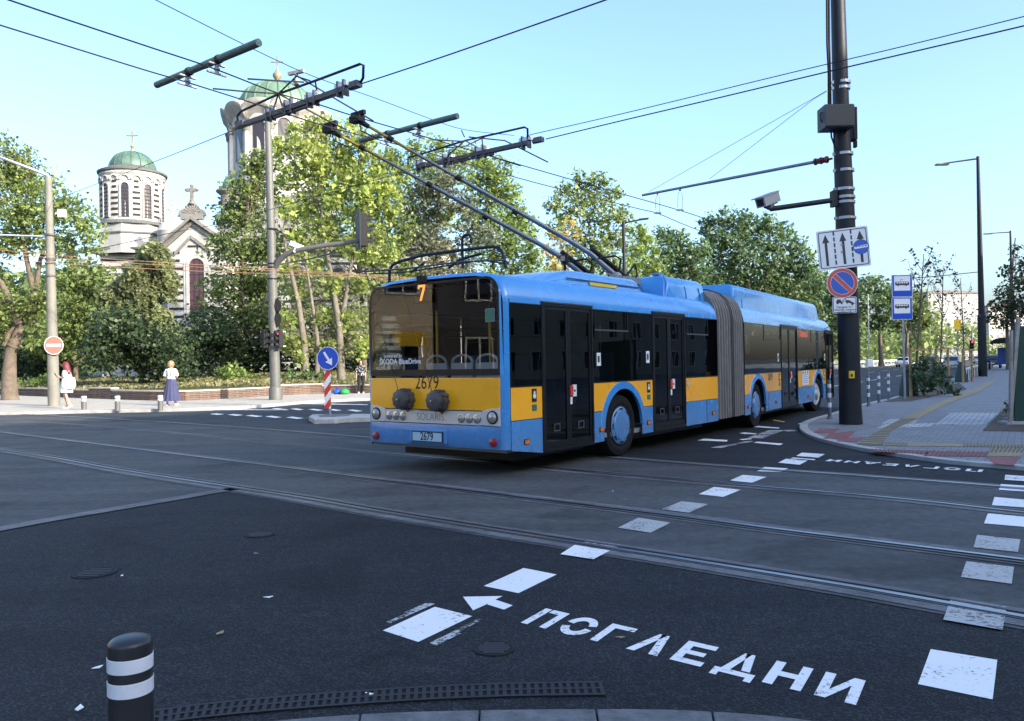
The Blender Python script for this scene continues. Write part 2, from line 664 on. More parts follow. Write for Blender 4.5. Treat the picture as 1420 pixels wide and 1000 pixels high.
M_['bollard_black'] = mat('bollard_black', (.016, .017, .019), .42, 0, .15, var=.2, vscale=10)
M_['reflect'] = mat('reflective_white', (.72, .74, .77), .35, 0, .2, var=.08, vscale=14)
M_['pole_pale'] = mat('pole_pale', (.19, .185, .155), .7, var=.18, vscale=2)
M_['pole_steel'] = mat('pole_steel', (.13, .13, .12), .6, .2, var=.15, vscale=2)
M_['wall_coping'] = mat('wall_coping', (.5, .42, .34), .85, var=.25, vscale=3)
M_['sign_red_soft'] = mat('sign_red_soft', (.62, .11, .08), .4)
M_['arm_steel'] = mat('arm_steel', (.2, .22, .25), .4, .6)
M_['insul_red'] = mat('insul_red', (.14, .03, .025), .5)
M_['green_hoard'] = mat('green_hoard', (.012, .05, .04), .5, var=.15, vscale=2)
M_['timber_grey'] = mat('timber_grey', (.30, .28, .25), .9, var=.3, vscale=5)
M_['yellow_box'] = mat('yellow_box', (.75, .5, .03), .4)
# ================================================================== TROLLEYBUS
W2 = 1.275
BX0, BY0, BT1, BT2, JX = -.0849, 9.9979, .6532, .5707, 7.15
b_d = Vector((math.sin(BT1), math.cos(BT1), 0))
b_n = Vector((-math.cos(BT1), math.sin(BT1), 0))
b_o = Vector((BX0, BY0, 0)) + b_n * W2
BEND = BT1 - BT2

def bend(p):
    p = Vector(p)
    c, s = math.cos(BEND), math.sin(BEND)
    x, y = p.x - JX, p.y
    return Vector((JX + c * x - s * y, s * x + c * y, p.z))

def to_local(P):
    q = Vector(P) - b_o
    return Vector((q.dot(b_d), q.dot(b_n), q.z))

def RP(px, py, s=0.0):
    """point of the rear plane (local s = s) seen at a picture point -> local"""
    r = ray(px, py)
    o = Vector((0, 0, H)) - b_o
    t = (s - o.dot(b_d)) / r.dot(b_d)
    return to_local(Vector((0, 0, H)) + r * t)

def SP(px, py, y=-W2):
    r = ray(px, py)
    o = Vector((0, 0, H)) - b_o
    t = (y - o.dot(b_n)) / r.dot(b_n)
    return to_local(Vector((0, 0, H)) + r * t)

bus = thing('trolleybus', 'long blue and yellow articulated trolleybus with the number 2679 on its tail', 'trolleybus', b_o, math.pi / 2 - BT1)
BLUE, YEL, BLK = M_['bus_blue'], M_['bus_yellow'], M_['bus_black']
ZB, ZT, ZW = .733, 1.158, 2.232
ROOF = [(0, ZW), (.008, 2.30), (.035, 2.40), (.085, 2.49), (.16, 2.56), (.27, 2.61), (.45, 2.645), (.8, 2.66), (1.275, 2.665)]
AX1, AX2, AX3 = 2.946, 8.946, 14.86
SEND = 17.0

def roof_ring(s, inset=0.0, drop=0.0, z0=ZW):
    half = [(max(y, 0) + inset, z - drop * ((z - z0) / (2.665 - z0))) for y, z in ROOF]
    R = [(s, -W2 + y, z) for y, z in half] + [(s, W2 - y, z) for y, z in half[::-1][1:]]
    return R

def arch_z(s, sc, r, zc=.47):
    d = r * r - (s - sc) ** 2
    return zc + math.sqrt(d) if d > 0 else -1

def side_panels(mb, s0, s1, y, zlo0, zlo1, arch=None, bands=((0, ZB, 0), (ZB, ZT, 1), (ZT, ZW, 2))):
    cuts = [s0, s1]
    if arch:
        sc, r = arch
        cuts += [sc + r * math.cos(math.pi * k / 28) for k in range(29)]
        cuts = sorted(c for c in cuts if s0 - 1e-6 <= c <= s1 + 1e-6)
    for a, b in zip(cuts, cuts[1:]):
        if b - a < 1e-5:
            continue
        za = zlo0 + (zlo1 - zlo0) * (a - s0) / (s1 - s0)
        zb = zlo0 + (zlo1 - zlo0) * (b - s0) / (s1 - s0)
        if arch and abs((a + b) / 2 - arch[0]) < arch[1]:
            za = max(za, arch_z(a, *arch)) if abs(a - arch[0]) < arch[1] - 1e-6 else max(za, .47)
            zb = max(zb, arch_z(b, *arch)) if abs(b - arch[0]) < arch[1] - 1e-6 else max(zb, .47)
        for lo, hi, m in bands:
            la, lb = max(lo, za), max(lo, zb)
            if lo == 0:
                la, lb = za, zb
            if la >= hi and lb >= hi:
                continue
            la, lb = min(la, hi), min(lb, hi)
            q = [(a, y, la), (b, y, lb), (b, y, hi), (a, y, hi)]
            mb.poly(q if y < 0 else q[::-1], m)

# ---------------------------------------------------------------- the two body shells
mb = MB()
mb.loft([roof_ring(.035, .05, .05), roof_ring(.06, .018, .02), roof_ring(.10), roof_ring(6.53)], 0, caps=False, closed=False)
side_panels(mb, .0957, .784, -W2, .36, .27)
side_panels(mb, 2.058, 3.908, -W2, .285, .305, (AX1, .585))
side_panels(mb, 5.123, 6.533, -W2, .31, .315)
side_panels(mb, .0957, 6.533, W2, .33, .31, (AX1, .585))
# corner pillars of the tail
for sg in (-1, 1):
    R = []
    for z in (.37, .8, ZT, ZW):
        R.append([(.0957, sg * W2, z), (.06, sg * (W2 - .018), z), (.035, sg * (W2 - .05), z)])
    mb.loft(R if sg < 0 else R, 0, caps=False, closed=False)
# front end of the rear section
mb.poly([(6.533, -W2, .32)] + [(6.533, p[1], p[2]) for p in roof_ring(0)] + [(6.533, W2, .32)], 3)
rear_body = mb.build('rear_body', [BLUE, YEL, BLK, M_['black_plastic']], bus, smooth=40)

mb = MB(bend)
mb.loft([roof_ring(7.965), roof_ring(16.6), roof_ring(16.85, .03, .05), roof_ring(17.0, .1, .16)], 0, caps=False, closed=False)
side_panels(mb, 7.965, 10.884, -W2, .315, .315, (AX2, .585))
side_panels(mb, 12.458, 15.85, -W2, .31, .31, (AX3, .585))
side_panels(mb, 7.965, 16.9, W2, .31, .31, (AX2, .585))
mb.poly([(7.966, -W2, .32)] + [(7.966, p[1], p[2]) for p in roof_ring(0)] + [(7.966, W2, .32)], 3)
# nose: dark windscreen over a blue apron
nose = [(16.9, -W2), (16.99, -W2 + .06), (17.06, -.8), (17.1, 0), (17.06, .8), (16.99, W2 - .06), (16.9, W2)]
mb.loft([[(s, y, z) for s, y in nose] for z in (.31, .95)], 0, caps=False, closed=False)
mb.loft([[(s, y, z) for s, y in nose] for z in (.95, ZW)], 2, caps=False, closed=False)
front_body = mb.build('front_body', [BLUE, YEL, BLK, M_['black_plastic']], bus, smooth=40)

# floors, linings (dark inside), chassis
def inner(T, s0, s1, name):
    m = MB(T)
    m.box((s0, -W2 + .06, .33), (s1, W2 - .06, .40), 1)
    m.poly([(s0, -W2 + .35, 2.5), (s1, -W2 + .35, 2.5), (s1, W2 - .35, 2.5), (s0, W2 - .35, 2.5)], 0)
    for sg in (-1, 1):
        for a, b in ((.1, .784), (5.123, 6.5)) if T is None and sg < 0 else ((.1, 2.3), (3.6, 6.5)) if T is None else ((8.0, 8.3), (9.6, 10.88), (12.5, 14.2)):
            m.poly([(a, sg * (W2 - .05), .4), (b, sg * (W2 - .05), .4), (b, sg * (W2 - .05), 1.15), (a, sg * (W2 - .05), 1.15)], 1)
        m.poly([(s0, sg * (W2 - .35), 2.5), (s1, sg * (W2 - .35), 2.5), (s1, sg * (W2 - .05), 2.25), (s0, sg * (W2 - .05), 2.25)], 0)
    return m.build(name, [M_['lining'], M_['lining_dark'], BLK], bus)
inner(None, .08, 6.5, 'interior_lining')
inner(bend, 8.0, 16.85, 'interior_lining')
mb = MB()
mb.box((.5, -1.0, .18), (2.2, 1.0, .329))
mb.box((3.7, -1.0, .2), (6.4, 1.0, .329))
for sx in (AX1,):
    mb.tube([(sx, -1.1, .47), (sx, 1.1, .47)], .1)
mb.build('chassis', M_['bus_black'], bus)
mb = MB(bend)
mb.box((9.8, -1.0, .2), (13.9, 1.0, .329))
mb.build('chassis', M_['bus_black'], bus)
# wheel housings
for T, sx in ((None, AX1), (bend, AX2), (bend, AX3)):
    mb = MB(T)
    for sg in (-1, 1):
        y0, y1 = (sg * (W2 - .012), sg * .7)
        A = [math.pi * k / 14 for k in range(15)]
        mb.loft([[(sx + .60 * math.cos(a), y, .47 + .60 * math.sin(a)) for a in A] for y in (y0, y1)], 0, caps=False, closed=False)
        mb.poly([(sx + .6 * math.cos(a), y1, .47 + .6 * math.sin(a)) for a in A] + [(sx - .6, y1, .3), (sx + .6, y1, .3)], 0)
    mb.build('wheel_housing', M_['bus_black'], bus)

# ---------------------------------------------------------------- wheel arches, wheels
def arch_ring(T, sx, y, sg):
    m = MB(T)
    n = 28
    for k in range(n):
        a, b = math.pi * k / n, math.pi * (k + 1) / n
        q = []
        P = lambda r, t, d: (sx + r * math.cos(t), y + sg * d, .47 + r * math.sin(t))
        m.poly([P(.575, a, .014), P(.575, b, .014), P(.68, b, .014), P(.68, a, .014)])
        m.poly([P(.68, a, .014), P(.68, b, .014), P(.69, b, -.004), P(.69, a, -.004)])
        m.poly([P(.575, a, .014), P(.575, b, .014), P(.575, b, -.03), P(.575, a, -.03)])
    return m.build('wheel_arch', BLUE, bus, smooth=30)

def wheel(T, sx, yo, sg, steer=0, front=False):
    w_ = MB()
    w_.lathe([(.30, -.26), (.40, -.27), (.462, -.25), (.478, -.2), (.478, -.06), (.462, -.01), (.40, .012), (.33, .004), (.30, -.02)], 40, 0, caps=False)
    for k in range(4):
        z = -.05 - .05 * k
        w_.lathe([(.4795, z), (.4795, z - .012)], 40, 1, caps=False)
    pos = Vector((sx, yo, .478))
    if T:
        pos = T(pos)
    o = w_.build('wheel', [M_['rubber'], M_['groove']], bus, smooth=35, loc=pos)
    rot = Matrix.Rotation(math.pi / 2 * (1 if sg < 0 else -1), 4, 'X')
    o.rotation_euler = (Matrix.Rotation((BEND if T else 0) + steer, 4, 'Z') @ rot).to_euler()
    h = MB()
    if not front:
        h.lathe([(.305, -.02), (.29, .0), (.27, .012), (.235, .018), (.225, .03), (.12, .04), (.0, .042)], 40, 0)
        for k in range(8):
            a = 2 * math.pi * k / 8
            M = Matrix.Rotation(a, 4, 'Z')
            h.box((.243, -.045, .006), (.268, .045, .021), 1, M)
        h.lathe([(.305, -.015), (.31, .003), (.296, .008), (.292, .0)], 40, 2, caps=False)
        h.build('hubcap', [BLUE, M_['black_plastic'], M_['black_plastic']], o, smooth=35)
    else:
        h.lathe([(.30, -.02), (.285, -.01), (.26, -.07), (.20, -.09), (.17, -.03), (.12, -.01), (.10, .06), (.0, .065)], 36, 0)
        for k in range(10):
            a = 2 * math.pi * k / 10
            h.lathe([(.017, -.03), (.017, .012), (0, .014)], 8, 1, Matrix.Translation((.165 * math.cos(a), .165 * math.sin(a), 0)))
        h.build('rim', [M_['silver'], M_['chrome']], o, smooth=35)
    return o
for T, sx, st, fr in ((None, AX1, 0, False), (bend, AX2, 0, False), (bend, AX3, -.12, True)):
    wheel(T, sx, -W2 + .06, -1, st, fr)
    wheel(T, sx, W2 - .06, 1, st, fr)
    arch_ring(T, sx, -W2, -1)

# ---------------------------------------------------------------- bellows
rings = []
NB_ = 36
for k in range(NB_ + 1):
    u = k / NB_
    s = 6.535 + (7.963 - 6.535) * u
    ins = (.012, .012, .10)[k % 3]
    prof = [(-W2 + ins, .33 + ins * .3), (-W2 + ins, 2.25), (-W2 + ins + .03, 2.45), (-W2 + ins + .1, 2.62), (-W2 + ins + .24, 2.76), (-W2 + .5, 2.86 - ins), (0, 2.93 - ins)]
    prof += [(-y, z) for y, z in prof[::-1][1:]]
    ring = []
    for y, z in prof:
        p = Vector((s, y, z))
        q = p.lerp(bend(p), u)
        ring.append(q)
    rings.append(ring)
mb = MB()
mb.loft(rings, 0, caps=True)
nr = len(rings[0])
mb.m = [1 if (i // nr) % 3 == 1 and i < nr * NB_ else 0 for i in range(len(mb.f))]  # darker fold faces: dark seams plus crease shade put into the colour
mb.build('bellows', [M_['bellows'], M_['rubber']], bus)
mb = MB()
for u in (.47, .53):
    s = 6.535 + 1.428 * u
    P = [(s, -W2 - .006, .34), (s, -W2 - .006, 2.25), (s, -W2 + .03, 2.46), (s, -W2 + .1, 2.64), (s, -W2 + .24, 2.78), (s, -.78, 2.875), (s, 0, 2.94)]
    mb.tube([Vector(p).lerp(bend(p), u) for p in P], .012, 6)
mb.build('bellows_frame', M_['grey_plastic'], bus)

# ---------------------------------------------------------------- windows, doors on the near side
YO = -W2 - .006

def pane(T, s0, s1, z0, z1, name='window', hopper=None, r=0):
    m = MB(T)
    m.poly([(s0, YO, z0), (s1, YO, z0), (s1, YO, z1), (s0, YO, z1)])
    o = m.build(name, M_['glass_side'], bus)
    f = MB(T)
    t = .012
    f.box((s0, YO - .004, z0), (s0 + t, YO + .005, z1))
    f.box((s1 - t, YO - .004, z0), (s1, YO + .005, z1))
    f.box((s0 + t, YO - .004, z0), (s1 - t, YO + .005, z0 + t))
    f.box((s0 + t, YO - .004, z1 - t), (s1 - t, YO + .005, z1))
    if hopper:
        a, b, z = hopper
        f.box((a, YO - .012, z - .012), (b, YO + .004, z + .012), 1)
        f.box((a, YO - .008, z + .012), (a + .02, YO + .004, z1 - t), 0)
        f.box((b - .02, YO - .008, z + .012), (b, YO + .004, z1 - t), 0)
    f.build('window_frame', [BLK, M_['grey_plastic']], o)
    return o

# cut the shell behind the glass: replace black panels by open windows
for o in (rear_body, front_body):
    bm = bmesh.new()
    bm.from_mesh(o.data)
    bmesh.ops.delete(bm, geom=[f for f in bm.faces if f.material_index == 2 and abs(f.normal.z) < .5 and f.calc_center_median().z > ZT and abs(f.normal.y) > .6], context='FACES')
    bm.to_mesh(o.data)
    bm.free()

w_a = pane(None, .0957, .784, ZT + .002, ZW)
w_c = pane(None, 2.058, 3.908, ZT + .002, ZW, hopper=(2.12, 3.1, 1.93))
w_e = pane(None, 5.123, 6.533, ZT + .002, ZW, hopper=(5.2, 6.1, 1.93))
w_g = pane(bend, 7.965, 10.884, ZT + .002, ZW, hopper=(9.4, 10.8, 1.9))
w_i = pane(bend, 12.458, 15.85, ZT + .002, ZW, hopper=(14.0, 15.7, 1.93))
# far side glazing
for T, s0, s1 in ((None, .12, 2.1), (None, 2.12, 4.4), (None, 4.42, 6.5), (bend, 8.0, 11.0), (bend, 11.02, 14.0), (bend, 14.02, 16.85)):
    m = MB(T)
    m.poly([(s0, W2 + .004, ZT), (s0, W2 + .004, ZW), (s1, W2 + .004, ZW), (s1, W2 + .004, ZT)])
    o = m.build('window', M_['glass_side'], bus)
    f = MB(T)
    f.box((s0 - .01, W2 - .03, ZT), (s0 + .05, W2 + .001, ZW))
    f.box((s0 + .05, W2 - .03, 1.9), (s1, W2 + .001, 1.93))
    f.build('window_frame', BLK, o)

def door(T, s0, s1, zlo, dark=True):
    d = MB(T)
    zt = ZW + .03
    # outer frame
    for a, b in ((s0, s0 + .035), (s1 - .035, s1)):
        d.box((a, YO - .012, zlo), (b, YO + .03, zt))
    d.box((s0 + .035, YO - .012, zt - .04), (s1 - .035, YO + .03, zt), 0)
    d.box((s0, YO - .02, zt), (s1, YO + .02, zt + .018), 1)
    d.box((s0 + .035, YO - .012, zlo), (s1 - .035, YO + .03, zlo + .05))
    D = d.build('door', [BLK, M_['grey_plastic']], bus)
    mid = (s0 + s1) / 2
    for k, (a, b) in enumerate(((s0 + .037, mid - .004), (mid + .004, s1 - .037))):
        l = MB(T)
        t = .05
        y0, y1 = YO + .002, YO + .03
        l.box((a, y0, zlo + .052), (a + t, y1, zt - .042))
        l.box((b - t, y0, zlo + .052), (b, y1, zt - .042))
        l.box((a + t, y0, zlo + .052), (b - t, y1, zlo + .13))
        l.box((a + t, y0, zt - .09), (b - t, y1, zt - .042))
        l.poly([(a + t, y0 + .012, zlo + .13), (b - t, y0 + .012, zlo + .13), (b - t, y0 + .012, zt - .09), (a + t, y0 + .012, zt - .09)], 1)
        # small vent low on the leaf
        c = (a + b) / 2
        l.box((c - .075, y0 - .004, zlo + .26), (c + .075, y0 + .008, zlo + .275), 2)
        l.box((c - .075, y0 - .004, zlo + .35), (c + .075, y0 + .008, zlo + .365), 2)
        l.box((c - .075, y0 - .004, zlo + .275), (c - .06, y0 + .008, zlo + .35), 2)
        l.box((c + .06, y0 - .004, zlo + .275), (c + .075, y0 + .008, zlo + .35), 2)
        lf = l.build('door_leaf', [BLK, M_['glass_side'], M_['grey_plastic']], D)
    s = MB(T)
    y0 = YO - .004
    c = mid + .02
    s.box((c, y0 - .012, 1.0), (c + .07, y0 + .02, 1.14), 0)
    s.box((c + .075, y0, .985), (c + .17, y0 + .01, 1.15), 1)
    s.box((c + .01, y0, .88), (c + .06, y0 + .01, .98), 1)
    s.box((c + .10, y0 - .002, 1.05), (c + .14, y0 + .004, 1.08), 2)
    s.build('sticker', [M_['red_print'], M_['white_print'], M_['black_print']], D)
    return D
door(None, .784, 2.058, .27)
door(None, 3.908, 5.123, .31)
door(bend, 10.884, 12.458, .31)
door(bend, 15.85, 16.9, .30)

# lamps and stickers along the side
def side_lamp(T, s, z, mt='lamp_orange'):
    m = MB(T)
    m.box((s - .05, YO - .012, z - .028), (s + .05, YO + .008, z + .028), 0)
    m.box((s - .058, YO - .004, z - .036), (s + .058, YO + .008, z + .036), 1)
    return m.build('side_marker_lamp', [M_[mt], M_['black_plastic']], bus)
for T, s, z in ((None, .42, .45), (None, 2.28, .47), (None, 3.75, .47), (None, 6.3, .47), (bend, 8.2, .47), (bend, 10.4, .47), (bend, 13.6, .47)):
    side_lamp(T, s, z)

def sticker_white(T, s, z, parent):
    m = MB(T)
    m.box((s - .055, YO - .005, z - .095), (s + .055, YO + .001, z + .095), 0)
    m.box((s - .03, YO - .007, z - .045), (s + .02, YO - .004, z + .05), 1)
    m.build('sticker', [M_['white_print'], M_['black_print']], parent)
for T, s, z, p in ((None, 2.22, 1.5, w_c), (None, 3.74, 1.53, w_c), (bend, 10.6, 1.5, w_g), (bend, 15.7, 1.5, w_i)):
    sticker_white(T, s, z, p)

def pram_sticker(T, s):
    m = MB(T)
    z = 1.04
    m.box((s - .05, YO - .002, z - .085), (s + .05, YO + .003, z + .085), 1)
    M = Matrix.Translation((s, YO - .003, z - .01)) @ Matrix.Rotation(math.pi / 2, 4, 'X')
    m.lathe([(.033, 0), (.033, .002)], 16, 0, M)
    m.lathe([(.02, 0), (.02, .002)], 12, 0, M @ Matrix.Translation((0, .045, 0)))
    m.box((s - .05, YO - .002, z - .2), (s + .05, YO + .003, z - .12), 2)
    m.build('sticker', [M_['white_print'], M_['black_print'], M_['green_print']], bus)
for T, s in ((None, .60), (None, 3.76), (bend, 10.7), (bend, 15.6)):
    pram_sticker(T, s)
m = MB(bend)
M = frame((9.9, YO - .001, 1.05), (1, 0, 0), (0, 0, 1))
add_text(m, '2679', .2, M)
m.build('fleet_number', M_['black_print'], bus)
m = MB(bend)
m.box((12.95, YO - .002, .78), (13.65, YO + .003, 1.145), 0)
for k in range(5):
    m.box((13.02, YO - .004, .83 + .05 * k), (13.55, YO - .001, .845 + .05 * k), 1)
for s in (13.0, 13.24, 13.48):
    m.box((s, YO - .004, 1.07), (s + .09, YO - .001, 1.13), 2)
m.build('notice', [M_['white_print'], M_['sign_blue2'], M_['black_print']], bus)
m = MB(bend)
m.box((12.5, YO + .02, 1.98), (14.0, YO + .05, 2.21), 1)
M = frame((12.52, YO + .016, 2.09), (1, 0, 0), (0, 0, 1))
add_text(m, '7', .27, M, 0, 'LEFT', .006)
M = frame((12.80, YO + .016, 2.10), (1, 0, 0), (0, 0, 1))
add_text(m, 'Левски Г', .22, M, 0, 'LEFT', .006)
m.build('destination_display', [M_['led_red'], M_['bus_black']], bus)
# round badge behind the second door
m = MB()
m.lathe([(.05, 0), (.05, .004)], 16, 0, Matrix.Translation((5.24, YO + .002, 1.06)) @ Matrix.Rotation(math.pi / 2, 4, 'X'))
m.build('badge', M_['silver'], bus)

# dark joints between the panels
def seam(T, P, r=.005):
    m = MB(T)
    m.tube(P, r, 5)
    m.build('panel_seam', BLK, bus)
YS_ = -W2 - .001
for z in (ZB, ZT):
    seam(None, [(.0957, YS_, z), (.784, YS_, z)])
    seam(None, [(5.123, YS_, z), (6.533, YS_, z)])
    c = math.sqrt(max(0, .69 ** 2 - (z - .47) ** 2))
    for T, a, x, b in ((None, 2.058, AX1, 3.908), (bend, 7.965, AX2, 10.884), (bend, 12.458, AX3, 15.85)):
        seam(T, [(a, YS_, z), (x - c, YS_, z)])
        seam(T, [(x + c, YS_, z), (b, YS_, z)])
for T, s in ((None, .0957), (None, 6.02), (bend, 9.75)):
    seam(T, [(s, YS_, .33), (s, YS_, ZB if s > 1 else ZW + .05)], .004)
# ---------------------------------------------------------------- tail
ZRT, ZRY = 1.311, .805
mb = MB()
# window opening outline on the tail (y from + left to - right)
def rrect(y0, y1, z0, z1, r, n=8, bottom=False):
    P = []
    for cx, cz, a0 in ((y1 - r, z1 - r, 0), (y0 + r, z1 - r, math.pi / 2)):
        for k in range(n + 1):
            a = a0 + math.pi / 2 * k / n
            P.append((cx + r * math.cos(a), cz + r * math.sin(a)))
    P += [(y0, z0), (y1, z0)]
    return P
wy = W2 - .095
win = rrect(-wy, wy, ZRT, 2.575, .21)
S0 = .035
# blue mask round the window: strip between the shell edge and the opening
edge = []
ring = roof_ring(S0, .05, .05)
for (y, z) in win[:-2]:
    # matching point on the shell edge: straight out
    best = None
    d = Vector((y, z - 1.9)).normalized()
    cand = [(p[1], p[2]) for p in ring]
    cand = [(W2 - .05, ZRT)] + cand[::-1] + [(-W2 + .05, ZRT)]
    for (a, b) in zip(cand, cand[1:]):
        ax, az = a
        bx, bz = b
        ex, ez = bx - ax, bz - az
        den = d.x * ez - d.y * ex
        if abs(den) < 1e-9:
            continue
        t = (ax * ez - (az - 1.9) * ex) / den
        u = (ax * d.y - (az - 1.9) * d.x) / den
        if t > 0 and -1e-6 <= u <= 1 + 1e-6:
            best = (d.x * t, 1.9 + d.y * t)
            break
    edge.append(best if best else (y * 1.05, z))
In = [(S0 - .02, y, z) for y, z in win[:-2]]
Ed = [(S0, y, z) for y, z in edge]
In = [(S0 - .02, wy, ZRT)] + In + [(S0 - .02, -wy, ZRT)]
Ed = [(S0, W2 - .05, ZRT)] + Ed + [(S0, -W2 + .05, ZRT)]
mb.loft([Ed, In], 0, caps=False, closed=False)
# lower blue posts beside the yellow lid, and the bumper
for sg in (-1, 1):
    mb.poly([(S0, sg * (W2 - .05), .37), (S0, sg * (W2 - .05), ZRT), (S0 - .02, sg * (W2 - .095), ZRT), (S0 - .02, sg * (W2 - .095), .37)])
mb.build('tail_mask', BLUE, bus, smooth=50)
mb = MB()
bz = [(.37, .0), (.42, -.018), (.62, -.03), (.665, -.02)]
ny = 12
R = []
for z, off in bz:
    R.append([(S0 - .02 + off * (1 - (abs(y) / 1.2) ** 6), y, z) for y in [wy + (-2 * wy) * k / ny for k in range(ny + 1)]])
mb.loft(R, 0, caps=False, closed=False)
mb.build('rear_bumper', BLUE, bus, smooth=50)
mb = MB()
mb.box((S0 - .034, -wy + .004, ZRY + .055), (S0 - .008, wy - .004, ZRT - .028), 0)
o_lid = mb.build('engine_lid', [YEL], bus, bevel=.008)
# silver band drooping outwards where the lamps sit
mb = MB()
mb.box((S0 - .03, -wy + .3, .675), (S0 - .01, wy - .3, ZRY + .045))
mb.box((S0 - .036, -.22, ZRY + .03), (S0 - .0301, .22, ZRY + .05), 1)
mb.build('silver_strip', [M_['silver'], M_['sign_back']], bus)
for sg in (1, -1):
    m = MB()
    pts = [(sg * (wy - .302), .675), (sg * (wy - .004), .668), (sg * (wy - .004), .90), (sg * (wy - .2), .885), (sg * (wy - .302), ZRY + .045)]
    m.prism([(S0 - .038, y, z) for y, z in pts], (.03, 0, 0))
    o = fixn(m.build('lamp_housing', M_['silver'], bus, bevel=.006))
    m = MB()
    M = Matrix.Translation((S0 - .038, sg * (wy - .12), .78)) @ Matrix.Rotation(-math.pi / 2, 4, 'Y')
    m.lathe([(.088, 0), (.085, .012), (.075, .014)], 24, 1, M)
    m.lathe([(.072, .012), (.055, .028), (.0, .036)], 24, 0, M)
    m.build('tail_light', [M_['lamp_clear'], M_['black_plastic']], o, smooth=40)
    for k in range(3):
        m = MB()
        M = Matrix.Translation((S0 - .03, sg * (wy - .375 - .135 * k), .757)) @ Matrix.Rotation(-math.pi / 2, 4, 'Y')
        m.lathe([(.062, 0), (.06, .01), (.054, .012)], 20, 1, M)
        m.lathe([(.053, .01), (.04, .02), (.0, .026)], 20, 0, M)
        m.build('tail_light', [M_['lamp_clear'], M_['chrome']], bus, smooth=40)
    m = MB()
    M = Matrix.Translation((S0 - .036, sg * (wy - .11), .465)) @ Matrix.Rotation(-math.pi / 2, 4, 'Y')
    m.lathe([(.058, 0), (.056, .022), (.03, .03), (0, .031)], 20, 0, M)
    m.build('reflector', M_['lamp_red'], bus, smooth=40)
m = MB()
add_text(m, 'SOLARIS', .135, frame((S0 - .0315, 0.02, .757), (0, -1, 0), (0, 0, 1)), 0, 'CENTER', 0, 1.0)
m.build('maker_lettering', M_['sign_back'], bus)
m = MB()
add_text(m, '2679', .26, frame((S0 - .036, RP(592, 536.5)[1], 1.215), (0, -1, 0), (0, 0, 1)), 0, 'CENTER', 0, .86)
m.build('fleet_number', M_['black_print'], bus)
# number plate in its recess
pc = RP(595, 607)
m = MB()
m.box((S0 - .062, pc[1] - .34, .40), (S0 - .03, pc[1] + .36, .595), 0)
m.build('plate_recess', BLUE, bus, bevel=.02)
m = MB()
m.box((S0 - .076, pc[1] - .28, .425), (S0 - .0625, pc[1] + .28, .565), 1)
m.box((S0 - .08, pc[1] - .265, .437), (S0 - .0765, pc[1] + .265, .553), 0)
o = m.build('number_plate', [M_['plate_blue'], M_['black_plastic']], bus)
m = MB()
add_text(m, '2679', .15, frame((S0 - .0812, pc[1], .495), (0, -1, 0), (0, 0, 1)), 0, 'CENTER', .003, .8)
m.build('plate_number', M_['black_print'], o)
# rear window
m = MB()
m.poly([(S0 - .024, y, z) for y, z in win])
m.f[0].reverse()
o = m.build('rear_window', M_['glass_rear'], bus)
m = MB()
win2 = rrect(-wy + .03, wy - .03, ZRT + .085, 2.545, .185)
A = [(S0 - .027, y, z) for y, z in win]
B = [(S0 - .027, y, z) for y, z in win2]
m.loft([A, B], 0, caps=False)
m.build('window_border', BLK, o)
m = MB()
t1, t2 = RP(535.5, 494), RP(536, 502)
add_text(m, 'powered by', .075, frame((S0 - .0285, t1[1] - .13, t1[2]), (0, -1, 0), (0, 0, 1)), 0)
add_text(m, 'ŠKODA BlueDrive', .105, frame((S0 - .0285, RP(526, 502)[1], t2[2]), (0, -1, 0), (0, 0, 1)), 0, 'LEFT', .002)
m.build('window_lettering', M_['white_print'], o)
m = MB()
c = RP(679, 437)
m.box((S0 - .03, c[1] - .075, c[2] - .085), (S0 - .0262, c[1] + .075, c[2] + .085), 0)
m.box((S0 - .032, c[1] - .065, c[2] - .075), (S0 - .0305, c[1] + .065, c[2] + .075), 1)
m.build('sticker', [M_['sign_back'], M_['green_print']], o)
# route display behind the glass
c = RP(586.5, 405, .12)
m = MB()
m.box((.1, c[1] - .16, c[2] - .15), (.2, c[1] + .16, c[2] + .15), 1)
DG = frame((.097, c[1] + .005, c[2]), (0, -1, 0), (0, 0, 1))
for q in ([(-.065, .075), (.07, .075), (.07, .11), (-.065, .11)], [(.03, .075), (.07, .075), (.0, -.11), (-.04, -.11)], [(-.065, .05), (-.04, .05), (-.04, .0752), (-.065, .0752)]):
    m.poly([DG @ Vector((x, y - .01, .0)) for x, y in q], 0)
m.build('route_display', [M_['led_orange'], M_['bus_black']], bus)
# camera pod over the window
c = RP(585, 383)
m = MB()
m.box((-.06, c[1] - .055, 2.565), (.05, c[1] + .055, 2.67))
m.build('rear_camera', M_['black_plastic'], bus, bevel=.015)
